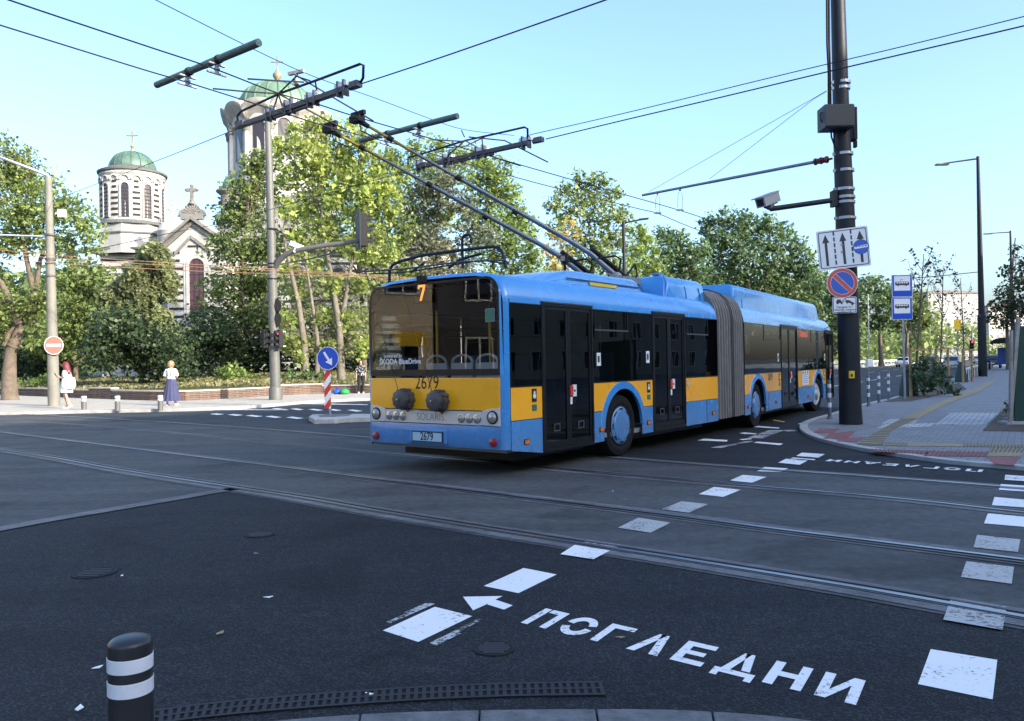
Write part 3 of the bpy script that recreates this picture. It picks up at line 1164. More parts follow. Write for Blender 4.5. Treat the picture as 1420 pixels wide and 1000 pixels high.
# cabin furniture seen through the glass: seat backs, hand poles
for px in (605.5, 641, 675.5):
    c = RP(px, 498, .35)
    y = c[1]
    m = MB()
    ow, iw = .195, .165
    out = []
    n = 10
    top = 1.60
    P = [(y - ow, 1.0), (y + ow, 1.0)] + [(y + ow * math.cos(math.pi * k / n), top - .1 + .1 * math.sin(math.pi * k / n)) for k in range(n + 1)]
    # shell below the grip, ring round it
    m.box((.33, y - ow, .95), (.38, y + ow, top - .12))
    for k in range(n):
        a, b = math.pi * k / n, math.pi * (k + 1) / n
        pa = lambda r, q, h_: (y + r * math.cos(q), top - .12 + h_ * math.sin(q))
        q = [pa(ow, a, .12), pa(ow, b, .12), pa(iw, b, .09), pa(iw, a, .09)]
        m.prism([(.33, *p) for p in q], (.05, 0, 0))
        q = [pa(iw, a, -.05), pa(iw, b, -.05)]
    m.box((.38, y - ow + .02, .95), (.42, y + ow - .02, top - .16), 1)
    m.box((.38, y - ow + .02, .85), (.85, y + ow - .02, .95), 1)
    fixn(m.build('seat', [M_['seat_shell'], M_['seat_cloth']], bus, bevel=.012))
for (px, py0, py1, s) in ((605.5, 430, 492, .5), (679, 440, 490, 1.2)):
    a, b = RP(px, py0, s), RP(px, py1, s)
    m = MB()
    m.tube([(s, a[1], .9), (s, a[1], a[2])], .02, 10, 0)
    m.tube([(s, a[1], a[2]), (s, a[1], 2.5)], .017, 10, 1)
    m.build('hand_pole', [M_['handrail_yellow'], M_['lining_dark']], bus, smooth=60)
for k, (s, y) in enumerate(((1.9, .75), (1.9, .3), (3.1, .75), (3.1, .3), (4.6, .75), (4.6, .3), (5.6, -.8), (3.1, -.8))):
    m = MB()
    m.box((s, y - .2, .9), (s + .06, y + .2, 1.6))
    m.box((s + .06, y - .2, .8), (s + .45, y + .2, .9))
    m.build('seat', [M_['seat_cloth']], bus, bevel=.03)
for k, (s, y) in enumerate(((9.6, .75), (9.6, -.75), (10.4, .75), (13.2, .75), (13.2, -.7), (14.2, .75))):
    m = MB(bend)
    m.box((s, y - .2, .9), (s + .06, y + .2, 1.6))
    m.box((s + .06, y - .2, .8), (s + .45, y + .2, .9))
    m.build('seat', [M_['seat_cloth']], bus)
# retrievers: finned drums on the tail with their ropes
retr = []
for px, py in ((564, 553.5), (611, 555.5)):
    c = RP(px, py, -.02)
    m = MB()
    M = Matrix.Translation((S0 - .034, c[1], c[2])) @ Matrix.Rotation(-math.pi / 2, 4, 'Y')
    n = 24
    prof = [(.13, 0), (.135, .05), (.13, .1), (.115, .105), (.115, .12), (.128, .125), (.128, .17), (.105, .185), (.03, .188), (.028, .2), (0, .2)]
    m.lathe(prof, n, 0, M)
    for k in range(10):
        a = 2 * math.pi * (k + .4) / 10
        R = M @ Matrix.Rotation(a, 4, 'Z')
        m.box((.11, -.02, .005), (.15, .02, .1), 0, R)
        m.box((.105, -.012, .12), (.136, .012, .17), 0, R)
    m.lathe([(.01, .19), (.012, .215), (0, .216)], 8, 1, M)
    m.build('rope_retriever', [M_['grey_plastic'], M_['chrome']], bus, smooth=35)
    retr.append(Vector((S0 - .034 - .11, c[1] + .07, c[2] + .12)))
    m = MB()
    M = Matrix.Translation((S0 - .05, c[1] - .02, c[2] - .155)) @ Matrix.Rotation(-math.pi / 2, 4, 'Y')
    m.lathe([(.02, 0), (.02, .02), (0, .022)], 10, 0, M)
    m.build('reflector', M_['lamp_red'], bus)

# ---------------------------------------------------------------- roof: pods, rails, trolley base and poles
def pod(T, s0, s1, half, z0, z1, e0, e1, name, rad=.16, mt=None):
    """rounded roof box; e0/e1: how far the ends slope in"""
    m = MB(T)
    def ring(s, k):
        h_ = z0 + (z1 - z0) * k
        w_ = half
        pts = [(-w_, z0 - .1), (-w_ + .02, z0 + (h_ - z0) * .35)]
        for a in range(0, 7):
            t = math.pi / 2 * a / 6
            r = min(rad, (h_ - z0) * .9 + .001)
            pts.append((-w_ + .04 + r * (1 - math.cos(t)), h_ - r + r * math.sin(t)))
        pts.append((0, h_ + .02 * k))
        return [(s, y, z) for y, z in pts] + [(s, -y, z) for y, z in pts[::-1][1:]]
    m.loft([ring(s0, .05), ring(s0 + e0 * .35, .62), ring(s0 + e0 * .7, .92), ring(s0 + e0, 1), ring(s1 - e1, 1), ring(s1 - e1 * .6, .9), ring(s1 - e1 * .25, .55), ring(s1, .05)], 0, caps=True)
    return m.build(name, mt or BLUE, bus, smooth=38)
p1 = pod(None, 1.35, 4.25, .95, 2.60, 2.84, .9, .2, 'roof_pod', .1)
m = MB()
for y in (-.952,):
    m.box((1.9, y - .004, 2.69), (4.2, y + .01, 2.702), 0)
    m.box((2.55, y - .003, 2.63), (3.35, y + .012, 2.68), 1)
m.build('pod_trim', [M_['black_plastic'], M_['yellow_box']], p1)
pod(None, 4.95, 6.60, 1.04, 2.57, 2.99, .25, .05, 'roof_pod', .2)
m = MB()
m.box((4.3, -.55, 2.62), (4.9, .7, 2.9))
m.build('roof_equipment', M_['sign_back'], bus, bevel=.02)
pod(bend, 7.98, 16.0, 1.1, 2.56, 3.04, .1, .3, 'roof_pod', .14)
# seam lines over the pods
for T, s in ((None, 5.75), (None, 6.35), (bend, 8.5)):
    m = MB(T)
    zz = 2.983
    k = 1.04 if T is None else 1.1
    P = [(s, -k - .004, 2.50), (s, -k + .016, 2.70), (s, -k + .036, 2.80), (s, -k + .1, 2.93 if T is None else 3.0), (s, -k + .24, 2.995 if T is None else 3.044)]
    m.tube(P, .006, 5)
    m.build('pod_seam', M_['black_plastic'], bus)
# grab hoops at the end of the pod
m = MB()
for s in (4.98, 5.08):
    m.tube([(s - .1, -1.0, 2.6), (s, -.97, 2.85), (s + .12, -.85, 3.02), (s + .2, -.6, 3.04)], .014, 8)
m.build('roof_grab_rail', BLUE, bus, smooth=60)
# tubular guard rails on the tail of the roof
def rear_tube(pts, r, mt, s=.22):
    m = MB()
    m.tube([RP(px, py, s) for px, py in pts], r, 8)
    return m.build('roof_guard_rail', M_[mt], bus, smooth=60)
rear_tube([(540, 392), (540, 376), (544, 368), (553, 363), (586, 354), (640, 347), (683, 342), (692, 344), (697, 351), (702, 372)], .022, 'pole_dark')
rear_tube([(496, 377), (560, 373), (640, 363), (700, 361), (706, 365)], .012, 'grey_plastic', .12)
rear_tube([(512, 380), (560, 378), (610, 370), (668, 361), (704, 366)], .011, 'pole_dark', .5)
rear_tube([(642, 372), (641, 345), (641, 331), (645, 326), (650, 325.5), (654, 330), (653, 337)], .02, 'pole_dark', .3)
rear_tube([(622, 372), (636, 361), (652, 356), (668, 352)], .018, 'pole_dark', .35)
rear_tube([(570, 378), (578, 372), (588, 365)], .018, 'pole_dark', .3)
# trolley base and the two poles
BASE_A, BASE_B = Vector((4.5, -.28, 2.98)), Vector((4.5, .32, 2.98))
HEAD_A, HEAD_B = to_local(at(497, 167, 13.6)), to_local(at(459, 181, 14.3))
m = MB()
m.box((4.2, -.6, 2.82), (4.85, .65, 2.93))
for b_ in (BASE_A, BASE_B):
    m.lathe([(.11, -.08), (.11, .02), (.06, .06), (0, .07)], 14, 0, Matrix.Translation(b_))
o_tb = m.build('trolley_base', M_['sign_back'], bus, bevel=.01)
for b_, h_ in ((BASE_A, HEAD_A), (BASE_B, HEAD_B)):
    d = (h_ - b_)
    L_ = d.length
    m = MB()
    # slight kink near the foot as on the real poles
    foot = b_
    k1 = b_ + d * .10 + Vector((0, 0, .12))
    k2 = b_ + d * .18 + Vector((0, 0, .13))
    m.tube([foot, k1, k2, b_ + d * .62 + Vector((0, 0, .05))], [.05, .048, .044, .034], 12, 0)
    m.tube([b_ + d * .62 + Vector((0, 0, .05)), b_ + d * .80 + Vector((0, 0, .025))], [.031, .028], 12, 0)
    m.tube([b_ + d * .80 + Vector((0, 0, .025)), h_ - d * .02], [.029, .025], 12, 1)
    for f_ in (.40, .62, .88):
        q = b_ + d * f_ + Vector((0, 0, .05 if f_ < .8 else .015))
        u = d.normalized()
        m.tube([q - u * .05, q + u * .05], .05, 12, 2)
    p_ = m.build('trolley_pole', [M_['tpole_grey'], M_['tpole_yellow'], M_['black_plastic']], bus, smooth=50)
    u = d.normalized()
    m = MB()
    m.tube([h_ - d * .04, h_, h_ + u * .12], [.04, .055, .03], 8)
    up = Vector((0, 0, 1))
    m.box((-.07, -.09, -.06), (.07, .16, .05), 0, Matrix.Translation(h_ + Vector((0, 0, .03))))
    m.box((-.03, -.16, .05), (.03, .16, .12), 0, Matrix.Translation(h_ + Vector((0, 0, .03))))
    m.tube([h_ + Vector((0, 0, .05)), h_ + u * -.05 + Vector((0, 0, -.15)), h_ - u * .35 + Vector((0, 0, -.12))], .014, 6)
    m.build('contact_head', M_['black_plastic'], p_, smooth=40)
    # spring cylinder and hose at the foot
    m = MB()
    a = b_ + Vector((.42, 0, -.02))
    c = k1 + Vector((-.0, 0, .1))
    m.tube([a, c], .045, 10, 0)
    m.tube([a + Vector((-.05, 0, .05)), a + Vector((.25, -.02, .28)), a + Vector((.33, -.02, .1)), a + Vector((.2, 0, -.08))], .02, 8, 0)
    m.tube([b_ + Vector((.1, 0, .05)), b_ + Vector((.1, -.05, .3)), b_ + Vector((-.1, -.05, .34)), k1 - Vector((0, 0, .1))], .018, 8, 0)
    m.build('pole_spring', M_['black_plastic'], p_, smooth=60)
lp = b_ = BASE_B + Vector((-.35, .25, .35))
m = MB()
m.box((-.05, -.06, -.06), (.05, .06, .06), 0, Matrix.Translation(lp))
m.box((-.055, -.045, -.045), (-.05, .045, .045), 1, Matrix.Translation(lp))
m.tube([lp + Vector((0, 0, -.06)), lp + Vector((.05, 0, -.55))], .025, 8, 0)
m.build('roof_work_lamp', [M_['black_plastic'], M_['lamp_clear']], bus)
for r0, h_ in ((retr[0], HEAD_B), (retr[1], HEAD_A)):
    m = MB()
    n = 10
    P = []
    for k in range(n + 1):
        u = k / n
        P.append(r0.lerp(h_, u) - Vector((0, 0, .35 * 4 * u * (1 - u))) * .3)
    m.tube(P, .0045, 5)
    m.build('retriever_rope', M_['black_plastic'], bus, smooth=60)
# door mirror at the nose
m = MB(bend)
m.tube([(16.9, -W2 + .1, 2.45), (17.25, -W2 - .12, 2.42), (17.3, -W2 - .2, 2.25)], .02, 6)
m.box((17.24, -W2 - .3, 1.85), (17.36, -W2 - .12, 2.25))
m.build('wing_mirror', M_['black_plastic'], bus)
# ================================================================== GROUND, ROADWAY, PAVEMENTS
def sheet(name, pts, z, mt, kind='structure', sub=None):
    m = MB()
    m.poly([(p[0], p[1], z) for p in pts])
    o = m.build(name, mt)
    bm = bmesh.new()
    bm.from_mesh(o.data)
    for f in bm.faces:
        if f.normal.z < 0:
            f.normal_flip()
    bmesh.ops.triangulate(bm, faces=bm.faces)
    bm.to_mesh(o.data)
    bm.free()
    o['kind'] = kind
    return o

def catmull(P, n=8):
    P = [Vector((p[0], p[1], 0)) for p in P]
    Q = [P[0] * 2 - P[1]] + P + [P[-1] * 2 - P[-2]]
    out = []
    for i in range(1, len(Q) - 2):
        a, b, c, d = Q[i - 1:i + 3]
        for k in range(n):
            t = k / n
            out.append(.5 * ((2 * b) + (c - a) * t + (2 * a - 5 * b + 4 * c - d) * t * t + (3 * b - a - 3 * c + d) * t ** 3))
    out.append(P[-1])
    return out

def offset(line, d):
    out = []
    for i, p in enumerate(line):
        a, b = line[max(0, i - 1)], line[min(len(line) - 1, i + 1)]
        t = (b - a).normalized()
        out.append(p + Vector((-t.y, t.x, 0)) * d)
    return out

def ribbon(m, line, d0, d1, z, mi=0):
    A, B = offset(line, d0), offset(line, d1)
    m.loft([[(p.x, p.y, z) for p in A], [(p.x, p.y, z) for p in B]], mi, caps=False, closed=False)

sheet('ground', [(-2500, -2500), (2500, -2500), (2500, 3500), (-2500, 3500)], 0, M_['asphalt_mid'])

def extend(P, a, b):
    P = catmull(P)
    d0 = (P[0] - P[1]).normalized()
    d1 = (P[-1] - P[-2]).normalized()
    return [P[0] + d0 * a] + P + [P[-1] + d1 * b]
RAILS = [
    [(0, 624), (79, 637), (176, 654.6), (308, 675), (418, 692), (519, 710), (700, 739.5), (900, 771), (1098, 803), (1252, 829), (1419, 859)],
    [(0, 600.5), (101, 613), (220, 628), (352, 644.5), (519, 665.6), (700, 688), (900, 712.7), (1076, 736), (1252, 758), (1419, 779)],
    [(79, 587.5), (200, 597), (350, 611.5), (519, 628), (700, 645), (900, 663.5), (1120, 682), (1252, 694), (1419, 712.7)],
    [(75, 577.5), (246, 587.5), (519, 608.5), (700, 624), (900, 640.5), (1098, 655), (1252, 666), (1419, 679)]]
rail_lines = [extend([gp(*p) for p in R], 30, 25) for R in RAILS]
# bed of the two tracks
A, B = offset(rail_lines[0], -.22), offset(rail_lines[3], .25)
m = MB()
m.poly([(p.x, p.y, .008) for p in A] + [(p.x, p.y, .008) for p in B[::-1]])
o = m.build('track_bed', M_['asphalt_track'])
bm = bmesh.new(); bm.from_mesh(o.data); bmesh.ops.triangulate(bm, faces=bm.faces); bm.to_mesh(o.data); bm.free()
struct(o)
# newly laid dark surface in front of the tracks, older patch on the left
seam = catmull([gp(-420, 810), gp(-160, 765), gp(0, 735), gp(70, 722), (gp(150, 708.5)), gp(230, 695), gp(305, 682), gp(345, 677)], 8)
near_edge = offset(rail_lines[0], -.21)
k0 = min(range(len(near_edge)), key=lambda i: (near_edge[i] - seam[-1]).length)
sheet('new_road_surface', [(p.x, p.y) for p in seam] + [(p.x, p.y) for p in near_edge[k0:]] + [(45, -14), (20, -30), (-30, -30), (-14, 0)], .004, M_['asphalt_new'])
sheet('old_road_surface', [(p.x, p.y) for p in seam] + [(p.x, p.y) for p in near_edge[:k0 + 1][::-1]] + [(-40, 12), (-40, 3)], .0045, M_['asphalt_old'])
A, B = rail_lines[3], None
far_edge = offset(rail_lines[3], .26)
k1 = min(range(len(far_edge)), key=lambda i: (far_edge[i] - gp(820, 634)).length)
sheet('new_road_surface', [(p.x, p.y) for p in far_edge[k1:]] + [(40, 8), (12, 24), (6, 24), (2.2, 17)], .004, M_['asphalt_new'])
m = MB()
ribbon(m, seam, -.11, .11, .0125)
struct(m.build('seam', M_['seam']))
# rails with their grooves, each one object
for i, L_ in enumerate(rail_lines):
    m = MB()
    inside = -1 if i in (1, 3) else 1          # groove on the inner side of the track
    ribbon(m, L_, -.17, -.05 if inside > 0 else -.115, .0125, 3)
    ribbon(m, L_, .115 if inside > 0 else .05, .17, .0125, 3)
    ribbon(m, L_, -.026, .026, .021, 0)
    ribbon(m, L_, .026 * inside, .074 * inside, .0135, 2)
    ribbon(m, L_, .074 * inside, .112 * inside, .0195, 1)
    ribbon(m, L_, -.026 * inside, -.05 * inside, .0165, 1)
    o = m.build('tram_rail', [M_['rail_steel'], M_['rail_side'], M_['groove'], M_['seam']])
    fixn(o)
    bm = bmesh.new(); bm.from_mesh(o.data)
    for f in bm.faces:
        if f.normal.z < 0: f.normal_flip()
    bm.to_mesh(o.data); bm.free()
    struct(o)

# ---------------------------------------------------------------- road markings (paint, lying on the road)
def mark(quads, mt, z=.014, name='road_marking'):
    if min(p[1] for p in quads[0]) > 788 and max(p[0] for p in quads[0]) < 1385:
        z -= .0073
    m = MB()
    for q in quads:
        pts = [gp(*p) for p in q]
        a = sum((pts[i].x * pts[(i + 1) % len(pts)].y - pts[(i + 1) % len(pts)].x * pts[i].y) for i in range(len(pts)))
        if a < 0:
            pts = pts[::-1]
        m.poly([(p.x, p.y, z) for p in pts])
    return struct(m.build(name, M_[mt]))
for q in ([(531, 876), (603, 843), (655, 856), (580, 892)], [(671, 814), (726, 789), (772, 798), (719, 824)],
          [(777, 771), (797, 758), (846, 766), (823, 778)]):
    mark([q], 'white_mark')
mark([[(806, 756), (815, 751), (861, 758), (851, 764)]], 'grey_mark')
for q in ([(857, 734), (885, 720), (930, 727), (902, 741)], [(918, 708), (945, 697), (982, 701), (955, 713)], [(969, 687), (990, 677), (1027, 681), (1003, 691)],
          [(1012, 668), (1030, 660), (1063, 663), (1043, 671)], [(1050, 655), (1060, 649), (1093, 651), (1082, 656)]):
    mark([q], 'grey_mark' if q[0][0] < 960 else 'white_mark')
for q in ([(1079, 643), (1090, 637.5), (1120, 640), (1109, 646)], [(1104, 633.6), (1112, 629), (1144, 631), (1135, 636)], [(1096, 637), (1100, 635.8), (1131, 638.2), (1129, 639.4)]):
    mark([q], 'white_mark')
for i, q in enumerate(([(1290.7, 902), (1383, 917), (1376.5, 972), (1273, 950.7)], [(1319, 832), (1396, 845), (1390.5, 877), (1308, 862.7)], [(1340, 781), (1406, 789), (1403, 812.5), (1332.5, 803)],
          [(1355, 744), (1415, 750.5), (1411.6, 768), (1350, 761.5)], [(1370, 714), (1423.5, 719), (1421, 733), (1364.6, 728)], [(1379, 691), (1428, 695.5), (1426, 706), (1375.6, 702.5)],
          [(1388, 673), (1433, 676), (1432, 684), (1385, 681)], [(1394, 660), (1438, 663), (1437, 670), (1393, 667)])):
    mark([q], 'grey_mark' if i in (1, 2, 3) else 'white_mark')
for q in ([(967, 611.8), (976, 609.4), (1009, 611.3), (1008, 613.5)], [(1045.4, 593), (1051.5, 591.7), (1081, 594), (1080, 595.3)], [(1045, 615), (1050, 613.6), (1086, 616.3), (1082, 618.6)],
          [(1105.8, 589), (1112, 589), (1141, 580.3), (1134, 580.3)], [(1025, 610.3), (1041, 608.8), (1043, 610), (1030, 611.4)]):
    mark([q], 'white_mark')
mark([[(1025, 601.7), (1032, 600.6), (1049, 602.2), (1048, 603.4), (1034, 602.6), (1036, 603.3)]], 'white_mark')
mark([[(1036, 608.5), (1058, 609), (1088, 597.5), (1066, 597.5)], [(1084, 597.5), (1100, 597), (1106, 598.6), (1092, 599.2)]], 'faint_mark')
mark([[(985, 622), (1000, 622.5), (1045, 613), (1040, 612)]], 'faint_mark', .0142)
mark([[(1071, 584), (1074, 583), (1089, 585.5), (1087, 586.3)]], 'yellow_mark')
mark([[(536, 864), (596, 838), (603, 839), (541, 866)], [(606, 889), (662, 860), (668, 861), (613, 892)], [(560, 851), (590, 838), (594, 839), (566, 852)]], 'faint_mark', .0143)
mark([[(596, 893), (628, 878), (640, 880), (604, 898)]], 'faint_mark', .0144)
# dashes of the far crossings and the lane lines beyond the tracks
far = []
for xa, ya, xb, yb in ((291, 574.3, 311, 575.6), (315, 575.4, 337, 576.7), (340.5, 576.6, 364.5, 578.4), (367.5, 577.8, 391, 579.8), (396.5, 579, 421, 581.2)):
    far.append([(xa, ya + .5), (xa + 9, ya - .6), (xb, yb - .5), (xb - 9, yb + .6)])
for xa, ya, xb, yb in ((376, 567, 398, 568.6), (402, 567.3, 422, 569), (427, 568, 449, 569.7), (455, 568.4, 474, 570), (481, 569, 503, 571)):
    far.append([(xa, ya + .3), (xa + 8, ya - .5), (xb, yb - .5), (xb - 8, yb + .5)])
far.append([(405, 560.2), (406, 559.5), (510, 561.4), (510, 562.3)])
far.append([(210, 567.6), (300, 568.2), (400, 568.6), (400, 569.3), (300, 569.2), (210, 568.3)])
for q in far:
    mark([q], 'white_mark')
# lane lines on the boulevard
def lane(off, t0, t1, step, dash, w=.12):
    P0 = Vector((-5.5, 31.5, 0)) + NB * off
    t = t0
    while t < t1:
        a, b = P0 + DB * t, P0 + DB * (t + dash)
        m = MB()
        m.poly([a - NB * w / 2 + Vector((0, 0, .014)), a + NB * w / 2 + Vector((0, 0, .014)), b + NB * w / 2 + Vector((0, 0, .014)), b - NB * w / 2 + Vector((0, 0, .014))])
        struct(m.build('road_marking', M_['white_mark']))
        t += step
lane(4.2, 26, 150, 9, 4)
lane(8.4, 26, 150, 9, 4)
lane(13.2, 2, 150, 6, 3)
lane(.5, 20, 260, 240, 240)

# ---------------------------------------------------------------- lettering on the road
def arcband(cx, cy, rx, ry, t, a0, a1, n=10):
    out = []
    for k in range(n):
        a, b = a0 + (a1 - a0) * k / n, a0 + (a1 - a0) * (k + 1) / n
        out.append([(cx + rx * math.cos(a), cy + ry * math.sin(a)), (cx + rx * math.cos(b), cy + ry * math.sin(b)),
                    (cx + (rx - t) * math.cos(b), cy + (ry - t * .8) * math.sin(b)), (cx + (rx - t) * math.cos(a), cy + (ry - t * .8) * math.sin(a))])
    return out
S_ = .27
GL = {
    'П': [[(0, 0), (S_, 0), (S_, 1), (0, 1)], [(1 - S_, 0), (1, 0), (1, 1), (1 - S_, 1)], [(S_ + .06, .8), (1 - S_, .8), (1 - S_, 1), (S_ + .06, 1)]],
    'О': arcband(.5, .5, .55, .52, .27, .25, 2.95) + arcband(.5, .5, .55, .52, .27, 3.4, 6.1),
    'Г': [[(0, 0), (S_, 0), (S_, 1), (0, 1)], [(S_, .8), (.92, .8), (.92, 1), (S_, 1)]],
    'Л': [[(-.08, 0), (.2, 0), (.62, 1), (.36, 1)], [(.66, 0), (.95, 0), (.7, 1), (.44, 1)]],
    'Е': [[(0, 0), (S_, 0), (S_, 1), (0, 1)], [(S_, .8), (.95, .8), (.95, 1), (S_, 1)], [(S_, .41), (.8, .41), (.8, .59), (S_, .59)], [(S_, 0), (.95, 0), (.95, .2), (S_, .2)]],
    'Д': [[(.12, .18), (.37, .18), (.62, 1), (.42, 1)], [(.66, .24), (.9, .24), (.72, 1), (.47, 1)], [(-.06, .0), (1.08, .0), (1.08, .18), (-.06, .18)], [(-.06, -.15), (.14, -.15), (.14, 0), (-.06, 0)], [(.88, -.15), (1.08, -.15), (1.08, 0), (.88, 0)]],
    'Н': [[(0, 0), (S_, 0), (S_, 1), (0, 1)], [(1 - S_, 0), (1, 0), (1, 1), (1 - S_, 1)], [(S_, .4), (1 - S_, .4), (1 - S_, .6), (S_, .6)]],
    'И': [[(0, 0), (S_, 0), (S_, 1), (0, 1)], [(1 - S_, 0), (1, 0), (1, 1), (1 - S_, 1)], [(S_, 0), (S_, .34), (1 - S_, 1), (1 - S_, .66)]],
}
def road_word(o, ux, uy, pitch, wd, mt):
    m = MB()
    for i, ch in enumerate('ПОГЛЕДНИ'):
        for q in GL[ch]:
            pts = []
            for a, b in q:
                p = o + ux * (i * pitch + a * wd) + uy * b
                pts.append(Vector((p.x, p.y, .0068 if o.y < 6 else .0145)))
            a = sum((pts[i_].x * pts[(i_ + 1) % len(pts)].y - pts[(i_ + 1) % len(pts)].x * pts[i_].y) for i_ in range(len(pts)))
            m.poly(pts if a > 0 else pts[::-1])
    return struct(m.build('road_lettering', M_[mt]))
o0 = gp(722, 865)
e0 = gp(1187, 980)
ux = e0 - o0
L_ = ux.length
ux.normalize()
uI = (gp(1127, 967) - o0).dot(ux)
uy = ((gp(753, 845) - o0) + (gp(1150, 935) - gp(1127, 967))) / 2
road_word(o0, ux, uy, uI / 7, L_ - uI, 'white_letter')
o1 = gp(1364, 653)
e1 = gp(1148, 638)
ux = e1 - o1
L_ = ux.length
ux.normalize()
uy = gp(1361, 656.3) - o1
road_word(o1, ux, uy, L_ / 8 * 1.02, L_ / 8 * .74, 'white_letter')
mark([[(642, 829), (697, 828), (687, 833), (711, 841), (699, 847), (675, 839.5), (656, 848)]], 'white_mark')

# ---------------------------------------------------------------- drain channel, manhole covers, litter
c1 = catmull([gp(120, 1012), gp(205, 990), gp(330, 974), (gp(520, 959)), gp(680, 951), gp(835, 948)], 10)
m = MB()
ww = .15
ribbon(m, c1, -ww, .0, .0065, 1)
n = 0
# bars of the grating: two rows of slots between three long bars
for d0, d1 in ((-ww, -ww + .018), (-ww / 2 - .009, -ww / 2 + .009), (-.018, 0)):
    ribbon(m, c1, d0, d1, .0125, 0)
tot = [0]
for a, b in zip(c1, c1[1:]):
    tot.append(tot[-1] + (b - a).length)
s = 0
while s < tot[-1]:
    k = max(i for i in range(len(tot)) if tot[i] <= s)
    k = min(k, len(c1) - 2)
    t = (c1[k + 1] - c1[k]).normalized()
    p = c1[k] + t * (s - tot[k])
    nrm = Vector((-t.y, t.x, 0))
    for d0, d1 in ((-ww + .018, -ww / 2 - .009), (-ww / 2 + .009, -.018)):
        a = [p + nrm * d0 - t * .009, p + nrm * d0 + t * .009, p + nrm * d1 + t * .009, p + nrm * d1 - t * .009]
        m.poly([(q.x, q.y, .012) for q in a])
    s += .036
dg = m.build('drain_channel', [M_['grate_iron'], M_['black_void']])
fixn(dg)
bm = bmesh.new(); bm.from_mesh(dg.data)
for f in bm.faces:
    if f.normal.z < 0: f.normal_flip()
bm.to_mesh(dg.data); bm.free()
tag(dg, 'black slotted drain grating curving along the near kerb', 'drain')

def manhole(px, py, r, label):
    c = gp(px, py)
    m = MB()
    m.lathe([(r, .004), (r, .012), (r * .9, .0125), (r * .88, .009)], 32, 0, Matrix.Translation((c.x, c.y, 0)), caps=False)
    m.lathe([(r * .88, .0095), (0, .0095)], 32, 0, Matrix.Translation((c.x, c.y, 0)), caps=False)
    for k in range(5):
        y = -r * .6 + r * .3 * k
        l = math.sqrt((r * .78) ** 2 - y * y)
        m.box((c.x - l, c.y + y - .015, .0095), (c.x + l, c.y + y + .015, .0135), 1)
    return tag(m.build('manhole_cover', [M_['cast_iron'], M_['grate_iron']]), label, 'manhole cover')
manhole(685, 901.5, .105, 'round iron cover in front of the white road lettering, nearest to the drain grating')
manhole(360, 742.5, .13, 'round iron cover in the dark road midway between tram rail and bollard')
manhole(131, 796, .15, 'round iron cover at the left of the dark road, above the striped bollard')

# scraps of litter and dry leaves lying about
rng = random.Random(3)
for k, (px, py) in enumerate([(355, 769), (372, 830), (169, 800), (305, 880), (512, 965), (135, 928), (860, 886), (850, 682), (110, 985)]):
    c = gp(px, py)
    m = MB()
    a = rng.random() * 6
    l = .018 + rng.random() * .02
    q = [Vector((math.cos(a + t) * l * (1 if i % 2 else .5), math.sin(a + t) * l * (1 if i % 2 else .5), .0)) for i, t in enumerate((0, 1.2, 3.1, 4.4))]
    m.prism([(c.x + p.x, c.y + p.y, .006 + .004 * (i % 2)) for i, p in enumerate(q)], (0, 0, .004))
    o = m.build('litter_scrap', M_['sign_white'] if k % 3 else M_['tactile_yellow'])
    tag(fixn(o), 'small pale scrap of paper or dry leaf lying on the dark road', 'litter', 'scraps of litter on the road')

# ---------------------------------------------------------------- near pavement at the camera
arc = catmull([gp(-250, 1150), gp(100, 1062), gp(250, 1030), gp(350, 1010), gp(500, 997), (gp(640, 992)), gp(800, 990), gp(960, 992), gp(1130, 1007), gp(1300, 1047)], 6)
inner_ = offset(arc, -.13)
m = MB()
for i in range(len(arc) - 1):
    pass
# kerb stones one by one with joints
acc = 0
start = 0
seglen = .42
i = 0
while i < len(arc) - 2:
    j = i
    l = 0
    while j < len(arc) - 1 and l < seglen:
        l += (arc[j + 1] - arc[j]).length
        j += 1
    A = arc[i:j + 1]
    B = inner_[i:j + 1]
    t0 = (A[1] - A[0]).normalized() * .004
    A = [A[0] + t0] + A[1:-1] + [A[-1] - t0]
    B = [B[0] + t0] + B[1:-1] + [B[-1] - t0]
    poly = [(p.x, p.y, -.05) for p in A] + [(p.x, p.y, -.05) for p in B[::-1]]
    m.prism(poly, (0, 0, .072))
    i = j
struct(fixn(m.build('kerb', M_['granite'], bevel=.006)))
sheet('pavement', [(p.x, p.y) for p in inner_] + [(4, 1), (4, -12), (-5, -12), (-5, 1)], .019, M_['paver_near'])

# ---------------------------------------------------------------- far right pavement with kerb and tactile paving
ZP = .062
edge_px = [(1420, 653.4), (1369, 648.8), (1322, 644.6), (1276, 638.8), (1229.4, 631.8), (1183, 623.7), (1148, 615.5), (1125, 608.4), (1112, 601), (1108.8, 595), (1113, 589), (1128, 583), (1148, 577.5), (1167, 571.4), (1195, 563), (1234, 554.5)]
E_ = [gp(*p) for p in edge_px]
d0 = (E_[0] - E_[1]).normalized()
E_ = catmull(E_, 6)
E_ = [E_[0] + d0 * 40] + E_
E_ = E_ + [E_[-1] + DB * k for k in (20, 60, 150, 400)]
In_ = offset(E_, -.16)
m = MB()
m.loft([[(p.x, p.y, -.05) for p in E_], [(p.x, p.y, ZP - .006) for p in E_], [(p.x - 0, p.y, ZP) for p in offset(E_, -.01)], [(p.x, p.y, ZP) for p in In_], [(p.x, p.y, ZP - .03) for p in In_]], 0, caps=False, closed=False)
struct(fixn(m.build('kerb', M_['concrete_kerb'])))
far_r = E_[-1] + NB * 60
sheet('pavement', [(p.x, p.y) for p in In_] + [(far_r.x, far_r.y), (70, -16)], ZP - .004, M_['paver_grey'])

